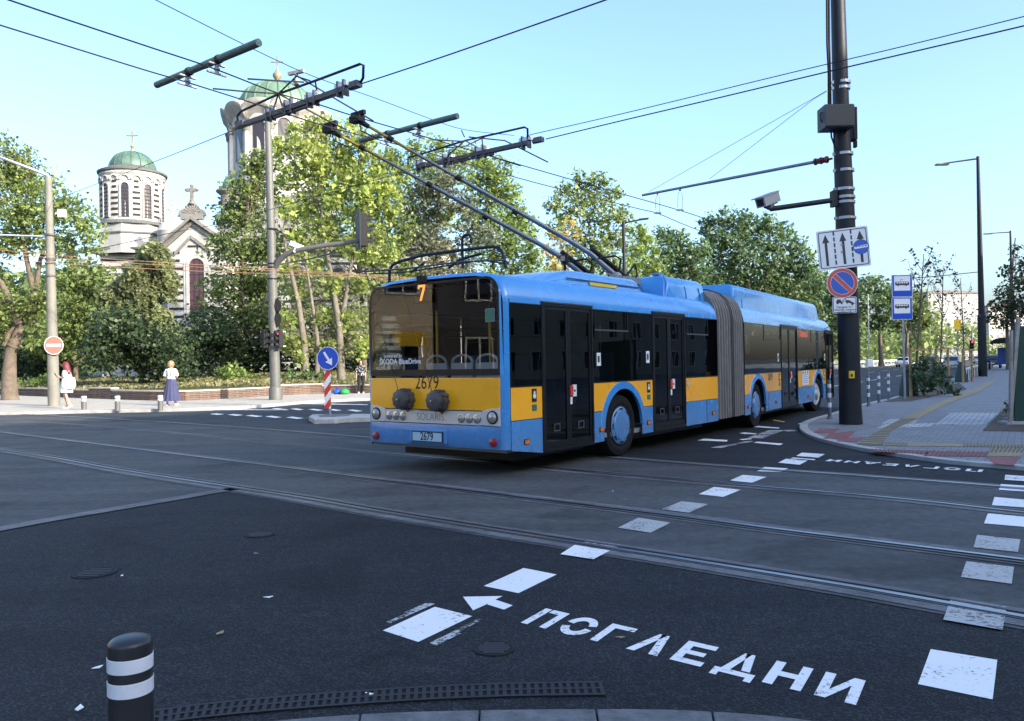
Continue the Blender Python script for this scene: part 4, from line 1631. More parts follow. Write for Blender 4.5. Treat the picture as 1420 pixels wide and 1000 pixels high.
def patch(q, mt, z, name='tactile_paving'):
    pts = [gp(*p, ZP) for p in q]
    a = sum((pts[i].x * pts[(i + 1) % len(pts)].y - pts[(i + 1) % len(pts)].x * pts[i].y) for i in range(len(pts)))
    if a < 0:
        pts = pts[::-1]
    m = MB()
    m.poly([(p.x, p.y, z) for p in pts])
    return struct(m.build(name, M_[mt]))

def ribs(q, n, mt, z, frac=.45, name='tactile_paving'):
    """n narrow raised ribs across a quad (from edge 0-3 to edge 1-2)"""
    a, b, c, d = [gp(*p, ZP) for p in q]
    m = MB()
    for k in range(n):
        u0, u1 = (k + .25) / n, (k + .25 + frac) / n
        p = [a.lerp(b, u0), a.lerp(b, u1), d.lerp(c, u1), d.lerp(c, u0)]
        m.prism([(v.x, v.y, z) for v in p], (0, 0, .005))
    return struct(fixn(m.build(name, M_[mt])))
Z1, Z2 = ZP + .001, ZP + .0045
for q in ([(1187.6, 616.7), (1222.5, 595.8), (1238.7, 595.8), (1220, 617.9)], [(1222.5, 595.8), (1250, 580.7), (1273.6, 580.7), (1238.7, 595.8)],
          [(1250, 580.7), (1294.5, 561), (1310.8, 561), (1273.6, 580.7)], [(1294.5, 561), (1345.6, 541), (1357, 543.5), (1310.8, 561)], [(1345.6, 541), (1374, 528), (1381, 529.5), (1357, 543.5)]):
    patch(q, 'tactile_yellow', Z2)
ribs([(1187.6, 616.7), (1222.5, 595.8), (1238.7, 595.8), (1220, 617.9)], 9, 'tactile_yellow_dk', Z2 + .0005, .4)
ribs([(1222.5, 595.8), (1250, 580.7), (1273.6, 580.7), (1238.7, 595.8)], 10, 'tactile_yellow_dk', Z2 + .0005, .3)
patch([(1227, 613.2), (1420, 617), (1420, 620.5), (1221, 618)], 'tactile_yellow', Z1)
ribs([(1224, 613.4), (1260, 614), (1257, 618.8), (1221, 617.8)], 9, 'tactile_yellow_dk', Z1 + .0008, .4)
ribs([(1335, 615.5), (1420, 617), (1420, 620.4), (1335, 619.6)], 18, 'tactile_yellow_dk', Z1 + .0008, .4)
patch([(1376, 620.6), (1424, 621.5), (1415, 633), (1367.7, 632.6)], 'tactile_yellow', Z1)
ribs([(1376, 620.6), (1424, 621.5), (1419, 627.6), (1372, 627)], 8, 'tactile_yellow_dk', Z1 + .0008, .45)
for q in ([(1127, 600), (1136.5, 594.6), (1164, 594.6), (1156, 601)], [(1141, 608.6), (1151.6, 601.2), (1187.6, 597), (1176, 608)], [(1159.7, 612.4), (1164, 608.5), (1204, 605.8), (1187.6, 612.8)],
          [(1207, 623), (1287.5, 625.3), (1286, 630), (1211, 626.5)], [(1287.5, 625.3), (1372, 627), (1367.7, 633.2), (1279.4, 632.5)], [(1367.7, 633.4), (1415, 634), (1406, 645.7), (1378, 643.4)]):
    patch(q, 'tactile_red', Z1)
ribs([(1207, 623), (1287.5, 625.3), (1286, 630), (1211, 626.5)], 14, 'tactile_red_dk', Z1 + .0005, .35)
ribs([(1287.5, 625.3), (1372, 627), (1367.7, 633.2), (1282, 632.5)], 14, 'tactile_red_dk', Z1 + .0005, .35)
patch([(1296.8, 588.8), (1319, 572.5), (1385, 572.5), (1366.5, 588.8)], 'light_slab', Z1, 'slab_cover')
patch([(1222.5, 587.6), (1233, 581.4), (1275, 580.4), (1268, 587)], 'light_slab', Z1, 'slab_cover')
patch([(1214, 594), (1225, 588.3), (1299, 586.5), (1290, 591.8)], 'light_slab', Z1, 'slab_cover')
patch([(1362, 597.5), (1402, 557), (1470, 548), (1500, 600)], 'soil', Z1 + .002, 'tree_pit')
patch([(1225, 557.5), (1252, 549), (1330, 531), (1341, 540), (1290, 551), (1262, 556.5)], 'soil', Z1 + .003, 'planting_bed')

# ---------------------------------------------------------------- pavement on the church side
K_ = [gp(-260, 580), gp(0, 576), gp(120, 573.2), gp(250, 570.6), gp(330, 567.6), gp(385, 563.5), gp(430, 559.5), gp(500, 556)]
K_ = catmull(K_, 5)
K_ = [K_[0] + (K_[0] - K_[1]).normalized() * 40] + K_
K_ += [K_[-1] + Vector((2.4, 1.8, 0)), Vector((-2.6, 36, 0))]
K_ += [K_[-1] + DB * k for k in (10, 40, 120, 400)]
In2 = offset(K_, .22)
m = MB()
m.loft([[(p.x, p.y, -.05) for p in K_], [(p.x, p.y, .10) for p in K_], [(p.x, p.y, .11) for p in offset(K_, .015)], [(p.x, p.y, .11) for p in In2], [(p.x, p.y, .07) for p in In2]], 0, caps=False, closed=False)
struct(fixn(m.build('kerb', M_['concrete_kerb'])))
e = K_[-1] - NB * 80
sheet('pavement', [(p.x, p.y) for p in In2] + [(e.x, e.y), (-120, 90), (-120, 36)], .104, M_['paver_far'])
# lawn behind the low brick wall
M_['lawn'] = mat('lawn', (.10, .11, .035), .95, var=.55, vscale=.8, bump=.6, bscale=20)
WALL = [gp(-160, 549, .1), gp(0, 548, .1), gp(105, 552, .1), gp(135, 553, .1), gp(235, 556, .1), gp(310, 553, .1), gp(370, 549.5, .1), gp(430, 546.5, .1), gp(500, 545.5, .1), gp(560, 545, .1)]
lawn = [(p.x, p.y + .2) for p in WALL] + [(4, 54), (60, 140), (-60, 160), (-90, 60)]
lw = sheet('lawn', lawn, .46, M_['lawn'])
for v in lw.data.vertices:
    v.co.z = .46 if v.index < len(WALL) else 1.15
# ================================================================== STREET FURNITURE
def VZ(px, py, P):
    """height at which the picture point stands above ground point P (same depth)"""
    return at(px, py, P.y)

def straight_pole(name, label, cat, base, top, r0, r1, mt, n=16, group=None, plinth=True, steps=1):
    t = thing(name, label, cat, base, 0, group)
    d = Vector(top) - Vector(base)
    m = MB()
    m.tube([(0, 0, 0), d], [r0, r1], n)
    m.build('pole', M_[mt], t, smooth=40)
    if plinth:
        m = MB()
        m.lathe([(r0 * 1.9, -.02), (r0 * 1.9, .025), (r0 * 1.15, .03), (r0 * 1.1, .12)], n, 0, caps=False)
        m.build('base_plate', M_[mt], t)
    return t

def child_world(t, m, name, mats, **k):
    """build a mesh made in world coordinates as a part of thing t"""
    off = Vector(t.location)
    m.v = [tuple(Vector(p) - off) for p in m.v]
    return m.build(name, mats, t, **k)

def up_frame(P, facing=(0, -1, 0)):
    f = Vector(facing).normalized()
    x = Vector((0, 0, 1)).cross(-f) * -1
    x = Vector((-f.y, f.x, 0)) if True else x
    # local x to the right as seen from the front, local y up, local z towards the viewer
    x = Vector((0, 0, 1)).cross(f)
    return frame(P, x, (0, 0, 1))

def disc(m, M, r, z0, z1, mi=0, n=36):
    m.lathe([(r, z0), (r, z1)], n, mi, M)

# ---------------------------------------------------------------- near bollard
def bollard(P, hgt, r, label, mt, group, stripes, name='bollard'):
    t = thing(name, label, 'bollard', P, 0, group)
    m = MB()
    m.lathe([(r, -.05)] + [(r * math.cos(k * math.pi / 16) ** .8, hgt - r * .38 * (1 - math.sin(k * math.pi / 16))) for k in range(8)] + [(.002, hgt)], 36, 0)
    m.build('post', M_[mt], t, smooth=35)
    for z0, z1 in stripes:
        m = MB()
        m.lathe([(r + .0006, z0), (r + .0022, z0 + .001), (r + .0022, z1 - .001), (r + .0006, z1)], 36, 0, caps=False)
        m.build('reflective_band', M_['reflect'], t, smooth=35)
    return t
Pb = at(180, 1000, 2.9)
P0 = Vector((Pb.x + .005, 2.9, .02))
hb = at(175, 881, 2.9).z - .02
z = lambda py: at(176, py, 2.83).z - .02
bollard(P0, hb, .075, 'black bollard with two white reflective bands at the bottom left beside the drain grating', 'bollard_black', 'black bollards with white bands', [(z(970), z(950)), (z(936.5), z(917))])
zk = .104
for px, py, lb in ((116.5, 568.3, 'grey bollard with white band nearest the woman in the white dress'), (163, 568.3, 'grey bollard with white band standing midway between the two women'), (222.5, 567.5, 'grey bollard with white band just left of the woman in the navy skirt')):
    P = gp(px, py, zk)
    bollard(P, .5, .085, lb, 'ivory_post', 'grey bollards along the far kerb', [(.3, .375), (.40, .47)])
# slim flexible posts on the right corner
def slim_post(px, py, top, label):
    P = gp(px, py, ZP - .004)
    h_ = at(px, top, P.y).z - P.z
    t = thing('marker_post', label, 'bollard', P, 0, 'slim marker posts along the right kerb')
    m = MB()
    r = .042
    m.lathe([(r * 1.6, 0), (r * 1.5, .03), (r, .05), (r, h_ - .02), (r * .7, h_), (0, h_ + .004)], 16, 0)
    m.build('post', M_['galv'] if False else M_['slim_grey'], t, smooth=40)
    for f0, f1 in ((.30, .42), (.55, .67), (.80, .90)):
        m = MB()
        m.lathe([(r + .001, h_ * f0), (r + .002, h_ * f0), (r + .002, h_ * f1), (r + .001, h_ * f1)], 16, 0, caps=False)
        m.build('reflective_band', M_['reflect'], t, smooth=40)
M_['slim_grey'] = mat('slim_grey', (.11, .13, .15), .5, .1, var=.1)
slim_post(1150.5, 581, 527, 'slim grey marker post with white bands between the bus front and the thick dark pole')
slim_post(1204.5, 563.5, 519.5, 'slim grey marker post with white bands, first to the right of the thick dark pole')
slim_post(1219, 558.5, 517, 'slim grey marker post with white bands, middle of the three before the stop sign')
slim_post(1232.5, 554.5, 514.5, 'slim grey marker post with white bands nearest the blue stop sign')

# ---------------------------------------------------------------- thick dark pole at the corner, with its signs, camera and box
PC = gp(1180, 588, ZP)
YC = PC.y
ptop = at(1160, -150, YC)
tp = thing('traction_pole', 'thick dark steel pole on the right corner carrying signs, camera and cable box', 'pole', PC)
m = MB()
zc = lambda py: at(1175, py, YC)
pts = [(1180, 588), (1179, 560), (1176, 430), (1172, 300), (1167, 180), (1162, 0), (1158, -150)]
rr = [.235, .222, .215, .195, .17, .145, .125]
m.tube([at(px, py, YC) for px, py in pts], rr, 16)
child_world(tp, m, 'pole', M_['pole_dark'], smooth=30)
# steel straps
for px, py, r in ((1167.5, 115, .165), (1170, 214, .182), (1171, 237, .187), (1171.5, 263, .19), (1172, 274, .192), (1172, 281, .192), (1173, 303, .196), (1167, 123, .162)):
    c = at(px, py, YC)
    m = MB()
    m.lathe([(r + .004, -.03), (r + .012, -.028), (r + .012, .028), (r + .004, .03)], 20, 0, Matrix.Translation(c), caps=False)
    m.box((c.x - r - .06, c.y - .05, c.z - .03), (c.x - r + .01, c.y + .0, c.z + .03))
    child_world(tp, m, 'strap', M_['galv'])
# cable cabinet
a, b = at(1141, 147, YC - .3), at(1181, 178, YC - .3)
m = MB()
m.box((a.x, YC - .42, b.z), (b.x, YC + .02, a.z))
m.box((a.x - .01, YC - .44, b.z + .02), (b.x + .01, YC - .425, a.z - .02))
o = child_world(tp, m, 'cable_box', M_['box_grey'] if 'box_grey' in M_ else M_['pole_grey'], bevel=.015)
M_['box_grey'] = mat('box_grey', (.022, .027, .032), .5, .1, var=.1)
o.data.materials[0] = M_['box_grey']
m = MB()
a2 = at(1184, 150, YC)
m.box((a2.x - .05, YC - .1, at(1184, 195, YC).z), (a2.x + .03, YC + .14, a2.z))
m.box((a2.x - .02, YC - .06, at(1184, 205, YC).z), (a2.x + .04, YC + .04, at(1184, 195, YC).z - .002))
child_world(tp, m, 'side_box', M_['black_plastic'], bevel=.01)
m = MB()
for dx, ex in ((0, 0), (3, 1)):
    m.tube([at(1145.5 + dx, -150, YC - .2), at(1147 + dx, 60, YC - .2), at(1149 + dx * .7, 100, YC - .2), at(1149 + dx, 146, YC - .25)], .022, 6)
m.tube([at(1146, 152, YC - .25), at(1137.5, 158, YC - .25), at(1138.5, 168, YC - .25), at(1142, 171, YC - .25)], .014, 6)
for dx in (0, 4):
    m.tube([at(1152 + dx, 177, YC - .2), at(1153 + dx, 190, YC - .2), at(1158, 204, YC - .15), at(1165, 212, YC - .1)], .018, 6)
m.tube([at(1184, 176, YC), at(1183, 190, YC), at(1180, 197, YC)], .018, 6)
child_world(tp, m, 'cable', M_['black_plastic'], smooth=60)
m = MB()
a = at(1177, 514.5, YC - .23)
b = at(1184.5, 524.5, YC - .23)
m.box((a.x, YC - .26, b.z), (b.x, YC - .2, a.z), 0)
m.box((a.x + .03, YC - .266, b.z + .03), (b.x - .04, YC - .2605, a.z - .06), 1)
child_world(tp, m, 'push_button', [M_['yellow_box'], M_['black_print']], bevel=.006)
# camera arm
m = MB()
A = [at(1153, 278, YC - .1), at(1068, 290, YC - .1)]
m.tube(A, .055, 10)
m.box((at(1153, 265, YC).x, YC - .12, at(1153, 287, YC).z), (at(1158, 265, YC).x, YC + .1, at(1153, 265, YC).z))
child_world(tp, m, 'camera_arm', M_['pole_dark'], smooth=40)
ca = at(1066, 277, YC - .1)
M = Matrix.Translation(ca) @ Matrix.Rotation(math.radians(-62), 4, 'Z') @ Matrix.Rotation(math.radians(20), 4, 'X')
M_['camera_grey'] = mat('camera_grey', (.3, .31, .32), .5)
tcam = thing('traffic_camera', 'pale boxy traffic camera on the arm of the thick dark pole', 'camera', ca)
m = MB()
m.box((-.13, -.26, -.10), (.13, .20, .10), 0, M)
m.box((-.15, -.34, .10), (.15, .22, .125), 0, M)
m.box((-.09, -.268, -.07), (.09, -.258, .07), 1, M)
m.box((-.06, -.06, -.2), (.06, .06, -.1), 0, M)
child_world(tcam, m, 'housing', [M_['camera_grey'], M_['black_plastic']], bevel=.012)
m = MB()
m.tube([M @ Vector((0, .2, -.02)), M @ Vector((-.05, .27, -.12)), at(1060, 288, YC - .1), at(1068, 291, YC - .12)], .02, 6)
child_world(tcam, m, 'cable', M_['black_plastic'], smooth=60)

# signs clamped on the pole: lane sign, no parking, tow-away plate
def panel(t, name, quad, Y, th, mats, back=None):
    """flat plate through four picture points in the plane at depth Y(list), clockwise from top left"""
    pass
YS = YC - .26
def sheet_sign(nm, label, cat, x0, y0, x1, y1, yaw, draw, mats, corner=.03, roll=0):
    """(x0,y0)-(x1,y1): picture box; draw(m, w, h) adds the face in local coordinates"""
    c = at((x0 + x1) / 2, (y0 + y1) / 2, YS)
    wd = abs(at(x1, (y0 + y1) / 2, YS).x - at(x0, (y0 + y1) / 2, YS).x) / math.cos(yaw)
    hg = abs(at((x0 + x1) / 2, y0, YS).z - at((x0 + x1) / 2, y1, YS).z)
    t = thing(nm, label, cat, c, 0)
    M = up_frame((0, 0, 0), (math.sin(yaw), -math.cos(yaw), 0)) @ Matrix.Rotation(roll, 4, 'Z')
    m = MB()
    def rr(w_, h_, r, n=5):
        P = []
        for cx, cy, a0 in ((w_ - r, h_ - r, 0), (-w_ + r, h_ - r, 1), (-w_ + r, -h_ + r, 2), (w_ - r, -h_ + r, 3)):
            for k in range(n + 1):
                a = math.pi / 2 * (a0 + k / n)
                P.append((cx + r * math.cos(a), cy + r * math.sin(a)))
        return P
    m.prism([M @ Vector((p[0], p[1], -.02)) for p in rr(wd / 2, hg / 2, corner)], M.to_3x3() @ Vector((0, 0, .02)), 0)
    fixn(m.build('plate', M_['sign_back'], t))
    m = MB()
    m.poly([M @ Vector((p[0], p[1], .0015)) for p in rr(wd / 2 - .002, hg / 2 - .002, corner)], 0)
    draw(m, M, wd, hg, rr)
    o = m.build('sign_face', mats, t)
    m = MB()
    m.box((-.05, .0, -.1), (.05, .14, -.05))
    m.box((-.05, .0, .05), (.05, .14, .1))
    m.build('clamp', M_['galv'], t)
    return t

def ringpoly(m, M, outer, inner, z, mi):
    m.loft([[M @ Vector((p[0], p[1], z)) for p in outer], [M @ Vector((p[0], p[1], z)) for p in inner]], mi, caps=False)

def q2(m, M, pts, z, mi):
    m.poly([M @ Vector((p[0], p[1], z)) for p in pts], mi)

def rect(x0, y0, x1, y1):
    return [(x0, y0), (x1, y0), (x1, y1), (x0, y1)]

def draw_lane(m, M, w_, h_, rr):
    ringpoly(m, M, rr(w_ / 2 - .03, h_ / 2 - .03, .04), rr(w_ / 2 - .048, h_ / 2 - .048, .03), .003, 1)
    for i in range(3):
        x = -w_ * .33 + i * w_ * .335
        t = .026
        hy = h_ * .40
        q2(m, M, rect(x - t, -hy, x + t, hy - .17), .003, 1)
        q2(m, M, [(x - .07, hy - .18), (x + .07, hy - .18), (x, hy)], .003, 1)
    for i in range(2):
        x = -w_ * .165 + i * w_ * .335
        for k in range(6):
            y = -h_ * .39 + k * h_ * .147
            q2(m, M, rect(x - .016, y, x + .016, y + .09), .003, 1)
    x = -w_ * .33 + 2 * w_ * .335
    c = Matrix.Translation((x, -.01, 0))
    MM = M @ c
    m.poly([MM @ Vector((.155 * math.cos(a), .155 * math.sin(a), .0045)) for a in [2 * math.pi * k / 32 for k in range(32)]], 2)
    q2(m, MM, [(-.13, -.035), (.13, -.02), (.13, .04), (-.13, .02)], .006, 0)
    for k in range(4):
        q2(m, MM, [(-.11 + .06 * k, .0), (-.07 + .06 * k, .003), (-.07 + .06 * k, .026), (-.11 + .06 * k, .022)], .007, 2)
sheet_sign('lane_sign', 'white rectangular sign with three dark arrows, dashed lane lines and a blue bus disc', 'sign', 1137, 317, 1202, 372, math.radians(-14), draw_lane, [M_['sign_white'], M_['sign_dark'], M_['sign_blue2']], roll=.075)

def draw_nopark(m, M, w_, h_, rr):
    pass
cs = at(1168, 392.5, YS)
tn = thing('no_parking_sign', 'round blue no parking sign with red rim and one red diagonal bar', 'sign', cs)
Ms = up_frame((0, 0, 0), (math.sin(-.1), -math.cos(.1), 0))
R_ = .315
m = MB()
disc(m, Ms, R_, -.02, 0, 0)
m.build('plate', M_['sign_back'], tn)
m = MB()
C_ = lambda r, z, n=48: [Ms @ Vector((r * math.cos(2 * math.pi * k / n), r * math.sin(2 * math.pi * k / n), z)) for k in range(n)]
m.poly(C_(R_ - .001, .0015), 0)
m.loft([C_(R_ - .012, .003), C_(R_ * .76, .003)], 1, caps=False)
m.poly(C_(R_ * .735, .003), 2)
d_ = R_ * .74
def bar(hw, z, mi):
    s = math.sqrt(.5)
    q2(m, Ms, [(-d_ * s - hw * s, d_ * s - hw * s), (d_ * s - hw * s, -d_ * s - hw * s), (d_ * s + hw * s, -d_ * s + hw * s), (-d_ * s + hw * s, d_ * s + hw * s)], z, mi)
bar(.048, .004, 0)
bar(.04, .005, 1)
m.build('sign_face', [M_['sign_white'], M_['sign_red_soft'] if 'sign_red_soft' in M_ else M_['sign_red'], M_['sign_blue2']], tn)
m = MB()
m.box((-.05, .02, -.06), (.05, .16, .06))
m.build('clamp', M_['galv'], tn)

def draw_tow(m, M, w_, h_, rr):
    ringpoly(m, M, rr(w_ / 2 - .012, h_ / 2 - .012, .03), rr(w_ / 2 - .026, h_ / 2 - .026, .022), .003, 1)
    # tow truck lifting a car
    y = h_ * .12
    q2(m, M, [(-.17, y), (-.05, y), (-.02, y + .03), (-.06, y + .03), (-.08, y + .075), (-.15, y + .075), (-.17, y + .03)], .003, 1)
    q2(m, M, [(-.05, y + .03), (-.035, y + .03), (.03, y + .105), (.022, y + .115)], .0035, 1)
    q2(m, M, [(.02, y + .10), (.03, y + .10), (.032, y + .03), (.024, y + .03)], .0035, 1)
    q2(m, M, [(.0, y + .03), (.19, y - .035), (.2, y - .01), (.13, y + .035), (.08, y + .06), (.03, y + .06)], .003, 1)
    for cx, cy in ((-.14, y - .005), (-.06, y - .005), (.05, y + .005), (.15, y - .03)):
        m.poly([M @ Vector((cx + .02 * math.cos(a), cy + .02 * math.sin(a), .004)) for a in [2 * math.pi * k / 12 for k in range(12)]], 1)
    for i, (tx, sz) in enumerate((('Паркирането е', .055), ('забранено, повдигане', .05), ('на МПС от ПЕ', .05))):
        add_text(m, tx, sz, M @ Matrix.Translation((0, -.045 - .055 * i, .003)), 1, 'CENTER', .001, .85)
sheet_sign('tow_plate', 'small white plate with a tow truck symbol under the no parking sign', 'sign', 1155, 411.5, 1187.5, 434.5, -.1, draw_tow, [M_['sign_white'], M_['sign_dark']])

# ---------------------------------------------------------------- tram and trolleybus stop sign
PT = gp(1255, 553, ZP)
tt = thing('stop_sign', 'two blue square stop signs with vehicle pictograms on a thin grey post', 'sign', PT)
m = MB()
m.tube([(0, 0, -.05), at(1251, 382, PT.y) - PT], .035, 12)
m.build('pole', M_['galv'], tt, smooth=40)
for y0, y1, tram in ((381, 412, True), (412.5, 443.5, False)):
    c = at(1250.5 + .5, (y0 + y1) / 2, PT.y - .05) - PT
    w_ = .69
    h_ = (at(1250, y0, PT.y).z - at(1250, y1, PT.y).z) * .985
    M = up_frame(c, (0, -1, 0))
    m = MB()
    m.prism([M @ Vector((p[0], p[1], -.015)) for p in rect(-w_ / 2, -h_ / 2, w_ / 2, h_ / 2)], M.to_3x3() @ Vector((0, 0, .015)), 3)
    q2(m, M, rect(-w_ / 2 + .002, -h_ / 2 + .002, w_ / 2 - .002, h_ / 2 - .002), .001, 1)
    q2(m, M, rect(-w_ / 2 + .015, -h_ / 2 + .015, w_ / 2 - .015, h_ / 2 - .015), .002, 0)
    q2(m, M, rect(-.27, -.16, .27, .33), .003, 1)
    y = .08
    q2(m, M, [(-.23, y - .06), (.23, y - .06), (.24, y - .01), (.22, y + .06), (-.22, y + .06), (-.24, y - .01)], .004, 2)
    for k in range(5):
        q2(m, M, rect(-.19 + .08 * k, y + .005, -.13 + .08 * k, y + .045), .005, 1)
    for k in (-.14, .13):
        m.poly([M @ Vector((k + .03 * math.cos(a), y - .06 + .03 * math.sin(a), .0055)) for a in [2 * math.pi * j / 14 for j in range(14)]], 2)
    if tram:
        q2(m, M, [(-.08, y + .06), (-.07, y + .06), (-.01, y + .13), (-.02, y + .135)], .004, 2)
        q2(m, M, [(-.07, y + .125), (.03, y + .125), (.03, y + .135), (-.07, y + .135)], .0045, 2)
    fixn(m.build('sign_plate', [M_['sign_blue'], M_['sign_white'], M_['sign_dark'], M_['sign_back']], tt))

# ---------------------------------------------------------------- street lamps on the boulevard
def street_lamp(base_px, top_px, head_px, label, r0=.2, r1=.08, mt='pole_dark', hr=.06, zb=None):
    P = gp(*base_px, ZP if zb is None else zb)
    t = thing('street_lamp', label, 'street lamp', P, 0, 'street lamps')
    T = at(*top_px, P.y) - P
    m = MB()
    m.tube([(0, 0, -.1), T * .28, T * .281, T], [r0, r0 * .92, r0 * .72, r1], 14)
    m.build('pole', M_[mt], t, smooth=30)
    hd = at(*head_px, P.y) - P
    m = MB()
    m.tube([T - Vector((0, 0, .15)), T.lerp(hd, .85)], [.06, .045], 8)
    m.build('arm', M_[mt], t, smooth=40)
    d = (hd - T)
    d.z = 0
    d.normalize()
    M = frame(hd, d, (0, 0, 1))
    m = MB()
    m.box((-.75, -.04, -.16), (.12, .05, .16), 0, M)
    m.box((-.6, -.052, -.13), (.05, -.041, .13), 1, M)
    m.build('lamp_head', [M_[mt], M_['lamp_clear']], t, bevel=.02)
    return t
street_lamp((1363, 522), (1356, 217), (1300, 228.5), 'tall dark street lamp beyond the young staked trees on the right pavement', .28, .10)
street_lamp((1406, 511), (1401, 320), (1366, 324.5), 'second dark street lamp behind the tall one near the right edge', .3, .09)
P = gp(1420, 505)
PL2 = at(866, 380, 48)
tl = thing('street_lamp', 'thin street lamp standing among the trees above the bus roof', 'street lamp', (PL2.x, 48, 0), 0, 'street lamps')
m = MB()
b0 = Vector(tl.location)
T = at(864.5, 307, 48) - b0
m.tube([(0, 0, 0), T], [.13, .09], 10)
m.build('pole', M_['pole_dark'], tl, smooth=40)
hd = at(897, 303.5, 48) - b0
m = MB()
m.tube([T - Vector((0, 0, .1)), T.lerp(hd, .8)], .05, 8)
m.build('arm', M_['pole_dark'], tl)
m = MB()
M = frame(hd, (hd - T), (0, 0, 1))
m.box((-.5, -.04, -.14), (.1, .05, .14), 0, M)
m.build('lamp_head', M_['pole_dark'], tl, bevel=.02)

# ---------------------------------------------------------------- left pole with lamp arm and no-entry sign
PA = gp(75, 563, .1)
ta = thing('street_pole', 'pale concrete pole with a long lamp arm beside the woman in the white dress', 'pole', PA)
TA = at(67, 245, PA.y) - PA
m = MB()
m.tube([(0, 0, -.1), TA], [.22, .125], 16)
m.build('pole', M_['pole_pale'] if 'pole_pale' in M_ else M_['pole_grey'], ta, smooth=40)
m = MB()
hd = at(-28, 207, PA.y - 1) - PA
m.tube([TA - Vector((0, 0, .1)), TA + Vector((0, 0, .05)), TA.lerp(hd, .5) + Vector((0, 0, .02)), hd], [.075, .07, .06, .05], 8)
m.build('arm', M_['galv'], ta, smooth=50)
for py, dx in ((326, 10), (360, 0), (365, 0), (383, 0)):
    c = at(70, py, PA.y) - PA
    m = MB()
    m.lathe([(.19, -.04), (.2, -.035), (.2, .035), (.19, .04)], 16, 0, Matrix.Translation(c), caps=False)
    m.build('strap', M_['rail_side'], ta)
m = MB()
c = at(86, 296, PA.y + .3) - PA
m.box((c.x - .12, c.y - .1, c.z - .15), (c.x + .12, c.y + .1, c.z + .15))
m.box((0, c.y - .05, c.z - .03), (c.x - .12, c.y + .05, c.z + .03))
m.build('bracket_box', M_['reflect'], ta)
cN = at(74.5, 479, PA.y - .25)
tN = thing('no_entry_sign', 'round red no entry sign with a white bar on the pale concrete pole', 'sign', cN)
Ms = up_frame((0, 0, 0), (.1, -1, 0))
m = MB()
R_ = .36
disc(m, Ms, R_, -.02, 0, 3)
m.poly([Ms @ Vector((R_ * math.cos(2 * math.pi * k / 40), R_ * math.sin(2 * math.pi * k / 40), .0015)) for k in range(40)], 1)
m.poly([Ms @ Vector((R_ * .94 * math.cos(2 * math.pi * k / 40), R_ * .94 * math.sin(2 * math.pi * k / 40), .003)) for k in range(40)], 0)
q2(m, Ms, rect(-.27, -.055, .27, .055), .0045, 1)
m.build('sign_face', [M_['sign_red_pale'], M_['sign_white'], M_['sign_dark'], M_['sign_back']], tN)
m = MB()
m.box((-.05, .02, -.04), (.05, .1, .04))
m.build('clamp', M_['galv'], tN)

# ---------------------------------------------------------------- pole with traffic signals
PS = gp(382.5, 554.5, .1)
ts = thing('signal_pole', 'tall grey steel pole with mast arm and traffic signals left of the bus', 'pole', PS)
TS = at(371.5, 168, PS.y) - PS
m = MB()
m.tube([(0, 0, -.1), TS * .48, TS], [.22, .19, .13], 16)
m.build('pole', M_['pole_steel'] if 'pole_steel' in M_ else M_['galv'], ts, smooth=40)
m = MB()
m.lathe([(.28, 0), (.28, .5), (.24, .55)], 16, 0)
m.build('base_sleeve', M_['pole_steel'], ts, smooth=40)
m = MB()
arm = [(381, 372), (386, 362), (396, 353), (410, 347.5), (440, 342), (498, 334)]
m.tube([at(px, py, PS.y - .02 * i * 8) - PS for i, (px, py) in enumerate(arm)], [.13, .125, .12, .11, .1, .085], 10)
m.tube([at(381, 368, PS.y) - PS, at(430, 359, PS.y) - PS, at(467, 349.5, PS.y) - PS], .035, 8)
m.build('mast_arm', M_['pole_steel'], ts, smooth=50)
for py in (318, 366, 371, 387):
    c = at(378, py, PS.y) - PS
    m = MB()
    m.lathe([(.2, -.03), (.215, -.025), (.215, .025), (.2, .03)], 14, 0, Matrix.Translation(c), caps=False)
    m.build('strap', M_['black_plastic'], ts)
for py in (424, 442):
    c = at(385, py, PS.y - .2) - PS
    m = MB()
    m.prism([c + Vector((-.02, 0, .35)), c + Vector((.12, 0, .1)), c + Vector((.12, 0, -.1)), c + Vector((-.02, 0, -.35)), c + Vector((-.14, 0, 0))], (0, .12, 0))
    fixn(m.build('signal_plate', M_['black_plastic'], ts))
m = MB()
c = at(411, 341, PS.y - .5) - PS
M = Matrix.Translation(c) @ Matrix.Rotation(.5, 4, 'Z') @ Matrix.Rotation(.35, 4, 'Y')
m.box((-.3, -.1, -.1), (.3, .1, .1), 0, M)
m.box((-.05, -.05, -.3), (.05, .05, -.1), 0, M)
m.build('camera_housing', M_['reflect'], ts, bevel=.02)

